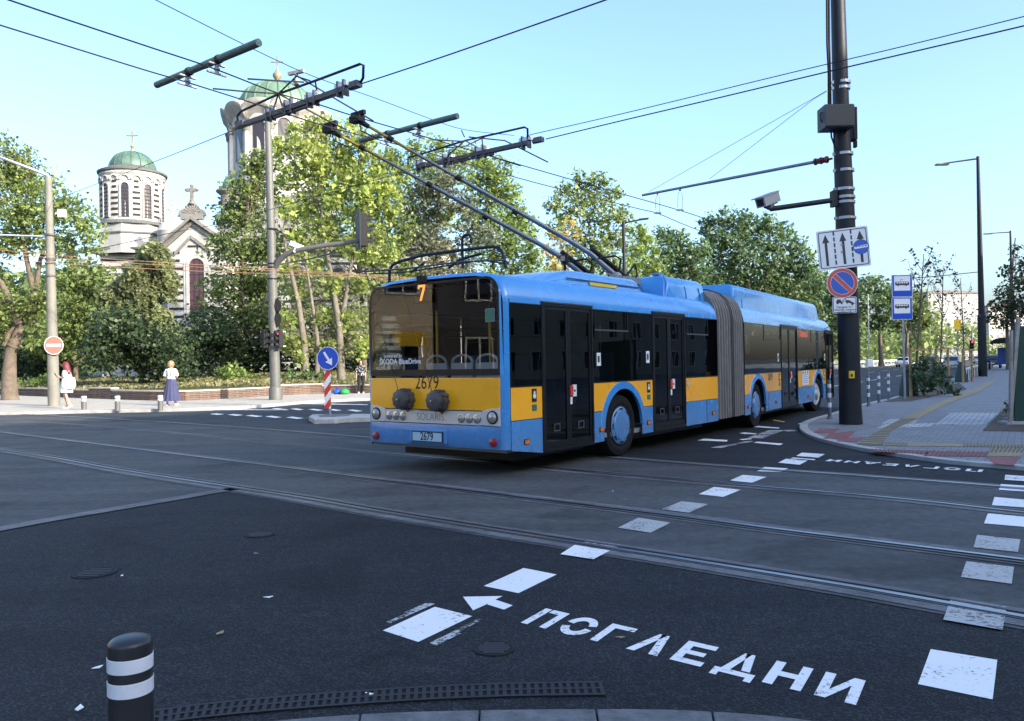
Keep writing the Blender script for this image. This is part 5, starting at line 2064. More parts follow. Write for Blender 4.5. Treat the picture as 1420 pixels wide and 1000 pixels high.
def signal(P, yaw, label, lit=None, n=3, scale=1.0, plate=False):
    t = thing('traffic_signal', label, 'traffic light', P, yaw)
    s = scale
    m = MB()
    h = .3 * n * s
    m.box((-.15 * s, -.1 * s, -h / 2), (.15 * s, .12 * s, h / 2))
    m.build('housing', M_['black_plastic'], t, bevel=.02)
    if plate:
        m = MB()
        m.box((-.38 * s, .125 * s, -h / 2 - .15), (.38 * s, .14 * s, h / 2 + .15))
        m.build('backing_board', M_['signal_board'], t)
    for k in range(n):
        zc_ = h / 2 - .15 * s - .3 * s * k
        m = MB()
        M = Matrix.Translation((0, -.1 * s, zc_)) @ Matrix.Rotation(math.pi / 2, 4, 'X')
        m.lathe([(.1 * s, 0), (.07 * s, .012), (0, .018)], 16, 0, M)
        m.build('signal_lens', lit if (lit and k == 0) else M_['lens_dark'], t, smooth=40)
        m = MB()
        m.lathe([(.115 * s, 0), (.12 * s, .16 * s)], 16, 0, M, a0=-.3, a1=math.pi + .3)
        m.build('visor', M_['black_plastic'], t)
    m = MB()
    m.box((-.03, .1 * s, -h / 2 + .05), (.03, .25, -h / 2 + .1))
    m.box((-.03, .1 * s, h / 2 - .1), (.03, .25, h / 2 - .05))
    m.build('bracket', M_['galv'], t)
    return t
M_['lens_dark'] = mat('lens_dark', (.03, .03, .03), .15, 0, .5)
M_['signal_board'] = mat('signal_board', (.012, .016, .018), .6)
M_['lens_red'] = mat('lens_red', (.8, .03, .05), .3, emit=(1, .04, .08), estr=1.2)
signal(at(388, 470, PS.y - .3), -.9, 'black traffic light with red lens lit, on the right of the grey signal pole', M_['lens_red'], 3, .85)
signal(at(367.5, 470, PS.y - .3), 1.0, 'black traffic light on the left side of the grey signal pole', None, 3, .85)
P = at(503, 319.5, PS.y - .8)
signal(P, math.pi * .5 + .35, 'big dark traffic light head at the end of the mast arm', None, 3, 1.5, True)

# ---------------------------------------------------------------- traffic island with striped board and keep-right disc
PI_ = gp(457, 584)
ti = thing('traffic_island', 'small concrete kerb island in the road left of the bus', 'traffic island', PI_)
def isl(q, h, mt, name):
    pts = [gp(*p) - PI_ for p in q]
    a = sum((pts[i].x * pts[(i + 1) % len(pts)].y - pts[(i + 1) % len(pts)].x * pts[i].y) for i in range(len(pts)))
    if a < 0:
        pts = pts[::-1]
    m = MB()
    m.prism([(p.x, p.y, 0) for p in pts], (0, 0, h))
    return fixn(m.build(name, M_[mt], ti, bevel=.015))
isl([(428.5, 584), (433, 581), (490, 580.5), (560, 580), (560, 584), (489, 586), (474, 587), (463.5, 588), (436, 588.5)], .13, 'concrete_kerb', 'kerb')
isl([(441, 583.6), (450, 581.7), (488, 581.2), (484, 583.5), (463, 585), (445, 585.3)], .145, 'paver_near', 'paving')
tb = thing('striped_board', 'red and white diagonally striped hazard board on the small traffic island', 'hazard board', PI_ + Vector((0, .1, .14)))
b0 = Vector(tb.location)
YB = b0.y
x0, x1 = at(450.5, 540, YB).x, at(459.5, 540, YB).x
zt, zb = at(455, 514, YB).z, at(455, 566.5, YB).z
m = MB()
m.tube([b0 - b0, at(454.5, 484, YB) - b0], .03, 10)
m.build('pole', M_['galv'], tb, smooth=40)
lean = at(454.5, 484, YB).x - b0.x
M_['board'] = None
def stripes_mat():
    m = bpy.data.materials.new('hazard_stripes')
    m.use_nodes = True
    t = m.node_tree
    tc = nn(m, 'ShaderNodeTexCoord')
    sp = nn(m, 'ShaderNodeSeparateXYZ')
    t.links.new(tc.outputs['Object'], sp.inputs[0])
    a = nn(m, 'ShaderNodeMath'); a.operation = 'MULTIPLY_ADD'
    a.inputs[1].default_value = -1.35
    t.links.new(sp.outputs['X'], a.inputs[0])
    t.links.new(sp.outputs['Z'], a.inputs[2])
    d = nn(m, 'ShaderNodeMath'); d.operation = 'MULTIPLY_ADD'
    d.inputs[1].default_value = 2.35
    d.inputs[2].default_value = .45
    t.links.new(a.outputs[0], d.inputs[0])
    f = nn(m, 'ShaderNodeMath'); f.operation = 'FRACT'
    t.links.new(d.outputs[0], f.inputs[0])
    r = nn(m, 'ShaderNodeValToRGB')
    r.color_ramp.interpolation = 'CONSTANT'
    r.color_ramp.elements[0].color = (.62, .045, .02, 1)
    r.color_ramp.elements[1].position = .5
    r.color_ramp.elements[1].color = (.8, .8, .8, 1)
    t.links.new(f.outputs[0], r.inputs[0])
    b = t.nodes['Principled BSDF']
    b.inputs['Roughness'].default_value = .4
    t.links.new(r.outputs[0], b.inputs['Base Color'])
    return m
m = MB()
m.box((x0 - b0.x, -.07, zb - b0.z), (x1 - b0.x, -.05, zt - b0.z))
m.build('board', stripes_mat(), tb, bevel=.005)
m = MB()
cK = at(454.5, 497, YB - .1)
tk = thing('keep_right_sign', 'round blue sign with a white arrow pointing down right above the striped board', 'sign', cK)
Ms = up_frame((0, 0, 0), (-.15, -1, 0))
m = MB()
R_ = .31
E_s = lambda r, z: [Ms @ Vector((r * .98 * math.cos(2 * math.pi * k / 40), r * math.sin(2 * math.pi * k / 40), z)) for k in range(40)]
m.loft([E_s(R_, -.015), E_s(R_, 0)], 2)
m.poly(E_s(R_, .001), 1)
m.poly(E_s(R_ * .95, .0025), 0)
MR = Ms @ Matrix.Rotation(math.radians(-58), 4, 'Z')
q2(m, MR, rect(-.2, -.032, .07, .032), .004, 1)
q2(m, MR, [(.05, -.11), (.22, 0), (.05, .11)], .0042, 1)
m.build('sign_face', [M_['sign_blue'], M_['sign_white'], M_['sign_back']], tk)
m = MB()
m.box((-.03, .02, -.04), (.03, .08, .04))
m.build('clamp', M_['galv'], tk)

# ---------------------------------------------------------------- low brick wall of the church garden
def brick_mat():
    m = pavers('brickwork', (.15, .07, .045), (.09, .05, .038), (.17, .15, .125), .4, .085, rot=0, msize=.03, var=.45)
    # use height for the rows
    t = m.node_tree
    br = [n for n in t.nodes if n.type == 'TEX_BRICK'][0]
    g = [n for n in t.nodes if n.type == 'NEW_GEOMETRY'][0]
    sp, cb = nn(m, 'ShaderNodeSeparateXYZ'), nn(m, 'ShaderNodeCombineXYZ')
    t.links.new(g.outputs['Position'], sp.inputs[0])
    t.links.new(sp.outputs['X'], cb.inputs['X'])
    t.links.new(sp.outputs['Z'], cb.inputs['Y'])
    t.links.new(cb.outputs[0], br.inputs['Vector'])
    return m
M_['brickwork'] = brick_mat()
WL = catmull(WALL, 4)
Wb = offset(WL, .35)
base = WL[0]
tw = thing('garden_wall', 'low curving wall of red and grey brick courses in front of the church garden', 'wall', (WL[20].x, WL[20].y, .1))
m = MB()
n = len(WL)
ht = [.40 + (.10 if 9 < i < 13 else 0) + (.08 if 24 < i < 29 else 0) for i in range(n)]
for i in range(n - 1):
    a, b, c, d = WL[i], WL[i + 1], Wb[i + 1], Wb[i]
    h_ = ht[i]
    for k in range(4):
        z0, z1 = .08 + h_ * k / 4, .08 + h_ * (k + 1) / 4
        mi = k % 2
        ins = Vector((0, .025, 0)) if k % 2 else Vector((0, 0, 0))
        m.loft([[(p + ins).to_tuple()[:2] + (z0,) for p in (a, b)], [(p + ins).to_tuple()[:2] + (z1,) for p in (a, b)]], 0, caps=False, closed=False)
    m.poly([(p.x, p.y, .08 + h_) for p in (a, b, c, d)], 1)
    m.poly([(p.x, p.y, zz) for p, zz in ((a, .08), (a, .08 + h_), (d, .08 + h_), (d, .08))], 0)
    m.poly([(p.x, p.y, zz) for p, zz in ((b, .08), (b, .08 + h_), (c, .08 + h_), (c, .08))], 0)
o = child_world(tw, m, 'brick_courses', [M_['brickwork'], M_['concrete_kerb']])
fixn(o)
m = MB()
for i in range(n - 1):
    a, b = WL[i] - Vector((0, .03, 0)), WL[i + 1] - Vector((0, .03, 0))
    c, d = Wb[i + 1] + Vector((0, .05, 0)), Wb[i] + Vector((0, .05, 0))
    m.prism([(p.x, p.y, .083 + ht[i]) for p in (a, b, c, d)], (0, 0, .06))
fixn(child_world(tw, m, 'coping', M_['wall_coping'] if 'wall_coping' in M_ else M_['concrete_kerb']))

# ---------------------------------------------------------------- guard rail and low barrier along the boulevard
def guard_rail(a, b, h, label, step=4.0):
    a, b = Vector((a[0], a[1], 0)), Vector((b[0], b[1], 0))
    t = thing('guard_rail', label, 'guard rail', a)
    d = b - a
    u = d.normalized()
    nrm = Vector((u.y, -u.x, 0))
    m = MB()
    prof = [(.03, h - .34), (.10, h - .29), (.03, h - .22), (.03, h - .14), (.10, h - .07), (.03, h)]
    for k in range(len(prof) - 1):
        p, q = prof[k], prof[k + 1]
        m.poly([nrm * p[0] + Vector((0, 0, p[1])), d + nrm * p[0] + Vector((0, 0, p[1])), d + nrm * q[0] + Vector((0, 0, q[1])), nrm * q[0] + Vector((0, 0, q[1]))])
    m.build('rail', M_['guard_white'], t)
    n = int(d.length / step)
    for k in range(min(n, 40) + 1):
        m = MB()
        c = u * (k * step)
        m.box((c.x - .06, c.y - .06, 0), (c.x + .06, c.y + .06, h - .05))
        m.build('post', M_['galv'], t)
    return t
M_['guard_white'] = mat('guard_white', (.6, .62, .64), .45, .3, var=.15)
g0 = Vector((-2.6, 36, 0)) + NB * .4
guard_rail((g0 + DB * 62)[:], (g0 + DB * 210)[:], 1.05, 'long pale steel guard rail along the far side of the boulevard')
# ================================================================== OVERHEAD LINES
def cable(name, pts, r, mt, label, cat='overhead wire', group=None, sub=True):
    pts = [Vector(p) for p in pts]
    if sub and len(pts) > 2:
        Q = [pts[0] * 2 - pts[1]] + pts + [pts[-1] * 2 - pts[-2]]
        out = []
        for i in range(1, len(Q) - 2):
            a, b, c, d = Q[i - 1:i + 3]
            for k in range(5):
                t = k / 5
                out.append(.5 * ((2 * b) + (c - a) * t + (2 * a - 5 * b + 4 * c - d) * t * t + (3 * b - a - 3 * c + d) * t ** 3))
        pts = out + [pts[-1]]
    o_ = pts[0].copy()
    m = MB()
    m.tube([p - o_ for p in pts], r, 5)
    o = m.build(name, M_[mt], None, smooth=60, loc=o_)
    return tag(o, label, cat, group)

ZW_ = 5.62
def zp(px, py, z=ZW_):
    return gp(px, py, z)
w2 = [(-160, -62), (12, 0), (200, 63), (293, 94), (387, 130), (440, 144.5), (497, 163), (602, 193.5), (724, 229.5)]
w1 = [(-160, -14), (0, 35), (200, 97), (260, 114.5), (379, 152), (455, 176), (560, 203), (683, 237), (760, 258)]
r2 = [(859, 268, 5.5), (943, 292, 5.4), (1010, 314, 5.4), (1100, 344, 5.5)]
r1 = [(881, 288.5, 5.5), (913, 296.5, 5.4), (960, 316, 5.4), (1060, 354, 5.5)]
cable('contact_wire', [zp(*p) for p in w2] + [zp(*p) for p in r2], .011, 'wire', 'upper of the two trolleybus contact wires rising to the top left corner', 'overhead wire', 'trolleybus contact wires')
cable('contact_wire', [zp(*p) for p in w1] + [zp(*p) for p in r1], .011, 'wire', 'lower of the two trolleybus contact wires, leaving the left edge of the photo', 'overhead wire', 'trolleybus contact wires')
cable('span_wire', [zp(190, -14, 6.3), zp(216, 0, 6.3), zp(408, 95, 6.3), zp(520, 136, 6.3), zp(600, 166, 6.3), zp(645, 180, 6.3), zp(713, 188, 6.3)], .007, 'wire', 'thin span wire running from the top edge down past the big church dome', 'overhead wire')
XA = at(74, 278, PA.y)
cable('span_wire', [XA, at(210, 226, 21), at(313, 185, 15.0), zp(331, 177, 5.75)], .009, 'wire', 'dark wire from the pale concrete pole up to the left wire crossing', 'overhead wire')
cable('span_wire', [zp(502, 116, 5.75), zp(560, 97, 5.75), zp(640, 70, 5.75), zp(840, 0, 5.75), zp(1000, -58, 5.75)], .010, 'wire', 'dark wire from the left wire crossing out through the top edge', 'overhead wire')
cable('span_wire', [zp(757, 193, 5.75), zp(860, 168, 5.75), zp(1000, 135, 5.75), zp(1180, 92, 5.75), zp(1420, 36, 5.75), zp(1700, -32, 5.75)], .011, 'wire', 'lower, thicker wire from the right wire crossing to the right edge', 'overhead wire')
cable('span_wire', [zp(735, 187, 5.95), zp(860, 158.5, 5.95), zp(1101, 100, 5.95), zp(1250, 65, 5.95), zp(1420, 23, 5.95), zp(1700, -48, 5.95)], .008, 'wire', 'upper, thinner wire from the right wire crossing to the right edge', 'overhead wire')
cable('span_wire', [zp(300, 312, 5.75), zp(440, 272, 5.75), zp(567, 237, 5.75), zp(582, 231.5, 5.75)], .008, 'wire', 'thin wire running from the trees to the right wire crossing', 'overhead wire')
for k, (dy, lb) in enumerate(((0, 'topmost of the sunlit copper tram wires crossing the left trees'), (4.5, 'second of the sunlit copper tram wires crossing the left trees'), (12, 'lowest of the sunlit copper tram wires crossing the left trees'))):
    cable('tram_wire', [at(-60, 343 + dy, 30), at(0, 347 + dy, 29.5), at(103, 356 + dy * .9, 29), at(240, 365 + dy * .8, 28.5), at(360, 372 + dy * .6, 28), at(520, 382 + dy * .3, 27.5), at(620, 390 + dy * .2, 27)], .012, 'copper_wire', lb, 'overhead wire', 'tram contact wires')
cable('span_wire', [at(-60, 324, 33), at(66, 328, PA.y)], .03, 'reflect', 'pale wire from the left edge to the concrete pole', 'overhead wire')
cable('span_wire', [at(76, 359, PA.y), at(150, 342, 38), at(238, 323, 46), at(330, 306, 55)], .02, 'wire', 'dark wire from the concrete pole toward the church gable', 'overhead wire')
cable('span_wire', [at(1359, 377, 57), at(1300, 383, 55), at(1240, 388, 53), at(1196, 393, 51)], .03, 'wire', 'wire from the tall dark street lamp to the left behind the stop signs', 'overhead wire')
cable('stay_wire', [at(900, 266, 21), at(1129, 136, 18), at(1146, 126, 17.6)], .006, 'wire', 'outer thin stay wire from the thick pole to the tip of the cantilever arm', 'stay wire', None, False)
cable('stay_wire', [at(984, 248, 19.9), at(1129, 137, 18), at(1146, 127, 17.6)], .006, 'wire', 'inner thin stay wire from the thick pole to the middle of the cantilever arm', 'stay wire', None, False)
# cantilever arm with hangers
a0, a1 = at(1154, 220, YC - .12), gp(891, 270.8, 5.86)
ca_ = thing('cantilever_arm', 'thin steel cantilever arm reaching left from the thick dark pole', 'wire bracket', a0)
m = MB()
m.tube([a0.lerp(a1, .08), a0.lerp(a1, .6)], .035, 10)
m.tube([a0.lerp(a1, .6), a1], .032, 10)
child_world(ca_, m, 'tube', M_['arm_steel'] if 'arm_steel' in M_ else M_['galv'], smooth=40)
m = MB()
for k in range(5):
    m.tube([a0.lerp(a1, .02 + .012 * k), a0.lerp(a1, .026 + .012 * k)], .06 if k % 2 else .075, 10)
m.tube([a0, a0.lerp(a1, .08)], .025, 8)
child_world(ca_, m, 'insulator', M_['insul_red'] if 'insul_red' in M_ else M_['sign_red'])
for px, pt, pb in ((912, 266.5, 295.5), (943, 260.5, 291.5)):
    f = (1154 - px) / (1154 - 891)
    q = a0.lerp(a1, f * .92 + .06)
    # depth where the picture line meets the arm
    Yh = q.y
    A = at(px, pt, Yh)
    Bt = at(px, pb, Yh)
    m = MB()
    m.tube([A, A + Vector((0, 0, -.08))], .03, 8)
    w_ = .055
    m.tube([A + Vector((-w_ * .5, 0, -.1)), A + Vector((-w_, 0, -.2)), Bt + Vector((-w_, 0, .06)), Bt], .008, 6)
    m.tube([A + Vector((w_ * .5, 0, -.1)), A + Vector((w_, 0, -.2)), Bt + Vector((w_, 0, .06)), Bt], .008, 6)
    m.box((Bt.x - .09, Bt.y - .03, Bt.z - .02), (Bt.x + .09, Bt.y + .03, Bt.z + .02))
    child_world(ca_, m, 'wire_hanger', M_['galv'], smooth=50)

# green spreader bars with their insulated clamps
def spreader(pa, pb, clamps, label, r=.05):
    a, b = gp(*pa, 5.82), gp(*pb, 5.82)
    t = thing('spreader_bar', label, 'spreader bar', a.lerp(b, .5), 0, 'green spreader bars')
    m = MB()
    m.tube([a, a.lerp(b, .5)], r, 12)
    m.tube([a.lerp(b, .5), b], r * 1.08, 12)
    child_world(t, m, 'bar', M_['bar_green'], smooth=40)
    u = (b - a).normalized()
    for f in clamps:
        c = a.lerp(b, f)
        m = MB()
        m.lathe([(.03, -.18), (.03, -.15), (.045, -.14), (.045, -.12), (.03, -.11), (.03, -.07), (.02, -.06), (.02, -.03)], 12, 0, Matrix.Translation(c))
        M = frame(c, u, (0, 0, 1))
        m.box((-.025, -.075, -.13), (.025, -.055, .13), 0, M)
        m.box((-.02, -.205, -.15), (.02, -.18, .15), 0, M)
        child_world(t, m, 'wire_clamp', M_['clamp_grey'])
    m = MB()
    for f in clamps:
        c = a.lerp(b, f + .02)
        m.tube([c - u * .03, c + u * .03], r * 1.25, 12)
    child_world(t, m, 'collar', M_['black_plastic'])
M_['clamp_grey'] = mat('clamp_grey', (.34, .34, .33), .6, .2, var=.2)
spreader((217, 118), (359, 59), (.33, .62), 'green spreader bar carrying the contact wires at the upper left')
spreader((500, 195), (634.5, 161), (.62, .28), 'green spreader bar behind the tips of the trolley poles')

# wire crossings: trough bar, guard loop, struts, insulators
def crossing(bar, loop, struts, bits, label, z=5.72):
    t = thing('wire_crossing', label, 'wire crossing', gp(*bar[0], z), 0, 'overhead wire crossings')
    a, b = gp(*bar[0], z), gp(*bar[1], z)
    u = (b - a).normalized()
    M = frame(a, u, (0, 0, 1))
    L_ = (b - a).length
    m = MB()
    m.box((0, -.045, -.045), (L_ * .42, .035, .045), 0, M)
    m.box((L_ * .44, -.04, -.05), (L_ * .88, .045, .05), 0, M)
    m.box((L_ * .30, -.085, -.03), (L_ * .62, -.05, .03), 0, M)
    child_world(t, m, 'trough', M_['grey_plastic'], bevel=.006)
    m = MB()
    m.tube([gp(x, y, zz) for x, y, zz in loop], .021, 8)
    child_world(t, m, 'guard_loop', M_['pole_dark'], smooth=60)
    for s in struts:
        m = MB()
        m.tube([gp(x, y, zz) for x, y, zz in s], .014, 6)
        child_world(t, m, 'strut', M_['wire'], smooth=60)
    for f, w_, up in bits:
        c = a.lerp(b, f)
        m = MB()
        MM = frame(c, u, (0, 0, 1))
        m.box((-w_, .045, -.05), (w_, .11, .05), 0, MM)
        m.box((-w_ * .6, -.1, -.06), (-w_ * .4, .14, .06), 1, MM)
        m.box((w_ * .4, -.1, -.06), (w_ * .6, .14, .06), 1, MM)
        child_world(t, m, 'insulator', [M_['reflect'], M_['rail_side']])
    for f in (.05, .95):
        m = MB()
        c = a.lerp(b, f)
        MM = frame(c, u, (0, 0, 1))
        m.box((-.09, -.03, -.06), (.09, .06, .06), 0, MM)
        m.lathe([(.03, -.14), (.05, -.12), (.03, -.1), (.05, -.08), (.03, -.06)], 10, 0, MM @ Matrix.Rotation(math.pi / 2, 4, 'Y'))
        child_world(t, m, 'end_clamp', M_['rail_side'])
    return t
crossing([(329, 175.5), (503, 115.5)],
         [(330, 170, 5.78), (329, 161, 5.9), (334, 154.5, 5.95), (387, 130, 6.05), (440, 111, 6.05), (499, 89, 5.98), (504, 90.5, 5.96), (503.5, 108, 5.8), (499, 116, 5.75)],
         [[(386, 130, 6.05), (382, 143, 5.9), (379, 152, 5.7)], [(386, 130, 6.05), (390, 143, 5.85), (391, 146, 5.75)], [(386, 130, 6.05), (411, 106, 6.2)], [(437, 112, 6.05), (440, 130, 5.8)],
          [(296, 123, 5.66), (340, 127, 5.9), (386, 130, 6.05)], [(344, 109.5, 5.66), (385, 112, 5.9), (421, 114, 6.05)], [(411, 106, 6.2), (430, 112, 6.05)], [(410, 104, 6.2), (470, 140, 5.9), (518, 168, 5.64)], [(386, 130, 6.05), (450, 165, 5.85), (480, 180, 5.64)]],
         [(.46, .16, 0), (.30, .12, 0), (.64, .16, 0), (.86, .14, 0)], 'overhead wire crossing with a long wire guard loop in front of the big church dome')
crossing([(580, 231.5), (757, 193)],
         [(566, 227, 5.75), (565.5, 219, 5.85), (600, 209, 6.0), (645, 195, 6.05), (690, 185, 6.05), (727, 176.5, 6.0), (731.5, 178.5, 5.95), (732, 192, 5.8), (725, 199, 5.75)],
         [[(602, 194, 5.66), (640, 196, 5.9), (655, 193, 6.05)], [(620, 205, 5.64), (645, 203, 5.85), (672, 190, 6.05)], [(640, 181, 6.3), (644, 190, 6.05)], [(645, 195, 6.05), (625, 212, 5.8), (617, 222, 5.72)], [(645, 195, 6.05), (690, 220, 5.8), (722, 230, 5.6)], [(650, 190, 6.05), (700, 195, 5.9), (760, 225, 5.62)], [(668, 190, 6.05), (670, 206, 5.76)]],
         [(.25, .16, 0), (.02, .14, 0), (.52, .18, 0), (.86, .14, 0)], 'overhead wire crossing with guard loop above the bus, right of the trolley poles')
# suspended insulator on the span wire
P = gp(411, 101, 6.3)
ti_ = thing('span_insulator', 'small pale insulator clamp on the span wire left of the wire crossing loop', 'insulator', P)
m = MB()
m.box((-.16, -.03, -.02), (.16, .03, .03), 0, Matrix.Rotation(-.45, 4, 'Z'))
m.lathe([(.02, -.22), (.05, -.2), (.05, -.12), (.03, -.1), (.03, -.02)], 10, 0)
m.build('clamp', M_['clamp_grey'], ti_)
# ================================================================== CHURCH
def stone_mat(name, c, stain=.35):
    m = mat(name, c, .85, var=.24, vscale=.5, bump=.25, bscale=6)
    return m
M_['stucco'] = stone_mat('stucco', (.38, .375, .36))
M_['stone_trim'] = mat('stone_trim', (.16, .155, .145), .85, var=.35, vscale=1.2, bump=.4, bscale=5)
M_['stripe_dark'] = mat('stripe_dark', (.022, .021, .02), .9, var=.4, vscale=2)
M_['copper'] = mat('copper_green', (.085, .15, .115), .55, .15, var=.3, vscale=1.2)
M_['copper_pale'] = mat('copper_pale', (.12, .20, .14), .5, .1, var=.2, vscale=.8)
M_['roof_dark'] = mat('roof_dark', (.10, .105, .10), .8, var=.3, vscale=1)
M_['window_dark'] = mat('window_dark', (.03, .022, .025), .25, 0, .3)
M_['window_wine'] = mat('window_wine', (.07, .028, .035), .3, 0, .3, var=.4, vscale=1)
M_['gilt'] = mat('gilt', (.28, .25, .17), .5, .4)

YF = 72.0
chp = thing('church', 'white church with dark stripes, green copper domes and crosses behind the trees', 'church', (at(272, 520, YF).x, YF, 0))
def cw(m, name, mats, parent=chp, **k):
    off = Vector(chp.location)
    m.v = [tuple(Vector(p) - off) for p in m.v]
    return m.build(name, mats, parent, **k)
X = lambda px, Y=YF: at(px, 400, Y).x
Z = lambda py, px=270, Y=YF: at(px, py, Y).z
# ---- gabled front
xl, xr, xc = X(232), X(312), X(268)
ze = Z(334)
za = Z(303)
m = MB()
prof = [(xl, 0), (xr, 0), (xr, ze), (xc, za), (xl, ze)]
m.prism([(x, YF, z) for x, z in prof], (0, 6, 0), 0)
mfac = m
wx0, wx1, wz0, wzs = X(263), X(284), Z(440), Z(369)
wc, wr = (wx0 + wx1) / 2, (wx1 - wx0) / 2
m = MB()
z = Z(500)
zr = Z(353)
k = 0
zz = Z(352)
while zz > 4:
    for a, b in ((xl + .15, wx0 - .55), (wx1 + .55, xr - .1)):
        if zz > Z(366):
            a, b = (a + .4, b - .3) if a < xc else (a + .3, b - .4)
        m.box((a, YF - .035, zz), (b, YF + .05, zz + .24))
    zz -= .72
m.box((wc - .8, YF - .035, Z(343)), (wc + 1.1, YF + .05, Z(343) + .18))
k0 = len(mfac.v)
mfac.v += m.v
mfac.f += [[i + k0 for i in q] for q in m.f]
mfac.m += [1] * len(m.f)
fac = fixn(cw(mfac, 'gable_front', [M_['stucco'], M_['stripe_dark']]))
# pediment mouldings
def chevron(m, x0, z0, xa, za_, x1, z1, th, y0, y1, mi=0):
    for (p, q) in (((x0, z0), (xa, za_)), ((xa, za_), (x1, z1))):
        m.prism([(p[0], y0, p[1]), (q[0], y0, q[1]), (q[0], y0, q[1] + th), (p[0], y0, p[1] + th)], (0, y1 - y0, 0), mi)
m = MB()
chevron(m, xl - .45, ze - .45, xc, za - .12, xr + .45, ze - .45, .30, YF - .5, YF + .4)
chevron(m, xl - .3, ze - .85, xc, za - .62, xr + .3, ze - .85, .35, YF - .22, YF - .002)
chevron(m, X(243), Z(355), X(266), Z(331), X(293), Z(352), .32, YF - .16, YF - .003)
fixn(cw(m, 'pediment', M_['stone_trim'], fac))
m = MB()
n = 22
for k in range(n):
    u = (k + .5) / n
    for s in (-1, 1):
        x = xc + s * u * (xr - xc + .2)
        zz = za - .66 - (za - ze + .2) * u
        m.lathe([(.11, 0), (.06, .05), (0, .06)], 8, 0, Matrix.Translation((x, YF - .225, zz + .24)) @ Matrix.Rotation(math.pi / 2, 4, 'X'))
cw(m, 'frieze_rosettes', M_['stone_trim'], fac)
# tall arched window
def arch_pts(c, r, z0, zs, n=14):
    return [(c - r, z0), (c + r, z0)] + [(c + r * math.cos(math.pi * k / n), zs + r * math.sin(math.pi * k / n)) for k in range(n + 1)]
m = MB()
m.poly([(x, YF - .012, z) for x, z in arch_pts(wc, wr, wz0, wzs)])
win_ = cw(m, 'window', M_['window_wine'], fac)
m = MB()
for dx in (-wr * .33, wr * .33):
    m.box((wc + dx - .035, YF - .06, wz0), (wc + dx + .035, YF - .014, wzs + wr * .8))
for kk in range(7):
    zz = wz0 + (wzs - wz0) * kk / 6
    m.box((wc - wr, YF - .055, zz - .03), (wc + wr, YF - .013, zz + .03))
cw(m, 'glazing_bars', M_['window_dark'], win_)
m = MB()
n = 16
for r0, r1, y in ((wr, wr + .26, YF - .14), (wr + .30, wr + .5, YF - .07)):
    P = [(wc + math.cos(math.pi * k / n), wzs + math.sin(math.pi * k / n)) for k in range(n + 1)]
    for k in range(n):
        a, b = math.pi * k / n, math.pi * (k + 1) / n
        q = [(wc + r * math.cos(t), wzs + r * math.sin(t)) for r, t in ((r0, a), (r0, b), (r1, b), (r1, a))]
        m.prism([(x, y, z) for x, z in q], (0, YF - .001 - y, 0))
    for s in (-1, 1):
        m.box((min(wc + s * r0, wc + s * r1), y, wz0), (max(wc + s * r0, wc + s * r1), YF - .001, wzs))
fixn(cw(m, 'window_surround', M_['stucco'], win_))
# shell ornament and stone cross on the gable
def cross(m, c, h, w_, t, mi=0):
    x, y, z = c
    m.box((x - t, y - t, z), (x + t, y + t, z + h), mi)
    m.box((x - w_, y - t * .9, z + h * .58), (x - t - .001, y + t * .9, z + h * .58 + 2 * t), mi)
    m.box((x + t + .001, y - t * .9, z + h * .58), (x + w_, y + t * .9, z + h * .58 + 2 * t), mi)
    for dx, dz in ((0, h), (w_, h * .58 + t), (-w_, h * .58 + t)):
        m.lathe([(0, -t * 1.3), (t * 1.4, 0), (0, t * 1.3)], 8, mi, Matrix.Translation((x + dx, y, z + dz)))
m = MB()
for (dx, r, zb) in ((0, .8, .35), (-.72, .55, .1), (.72, .55, .1)):
    for k in range(9):
        a = math.pi * (k + .5) / 9
        p = Vector((xc + dx, YF, za + .1 + zb))
        q = p + Vector((math.cos(a) * r, 0, math.sin(a) * r * 1.15))
        m.tube([p, q], [.05, .15], 8)
m.box((xc - 1.0, YF - .22, za - .1), (xc + 1.0, YF + .3, za + .4))
m.lathe([(.3, 0), (.35, .1), (.2, .25), (.22, .4), (.12, .5)], 10, 0, Matrix.Translation((xc, YF, za + 1.25)))
cross(m, (xc, YF, za + 1.7), 1.25, .48, .14)
cw(m, 'gable_ornament', M_['stone_trim'], fac, smooth=40)
# little cupola with cross left of the gable
c = Vector((X(242, 78), 78, 0))
zb = at(243, 322, 78).z
m = MB()
m.lathe([(1.5, 0), (1.5, zb - .2), (1.6, zb), (1.5, zb + .1), (1.3, zb + .6), (.8, zb + 1.05), (.25, zb + 1.3), (.2, zb + 1.5), (0, zb + 1.55)], 16, 0, Matrix.Translation(c))
cross(m, (c.x, c.y, zb + 1.5), 1.1, .42, .12)
cw(m, 'corner_cupola', M_['stucco'], smooth=40)
# ---- nave and side walls
m = MB()
x0, x1 = X(140, 78), X(620, 78)
zt = at(180, 352, 78).z
m.prism([(x0, 78.0, 0), (x1, 78.0, 0), (x1, 104, 0), (x0, 104, 0)], (0, 0, zt), 0)
nav = fixn(cw(m, 'nave', M_['stucco']))
m = MB()
zz = 2.0
while zz < zt - .5:
    m.box((x0 - .02, 77.965, zz), (x1, 78.0, zz + .24))
    zz += .72
cw(m, 'dark_courses', M_['stripe_dark'], nav)
m = MB()
m.box((x0 - .6, 77.3, zt), (x1 + .6, 104.5, zt + .35), 0)
m.prism([(x0 - .7, 77.2, zt + .35), (x1 + .7, 77.2, zt + .35), (x1 - 2, 86, zt + 2.6), (x0 + 3, 86, zt + 2.6)], (0, .02, .15), 1)
m.box((x0 - .75, 77.1, zt + .36), (x1 + .7, 77.3, zt + .55), 1)
fixn(cw(m, 'nave_roof', [M_['stone_trim'], M_['roof_dark']]))
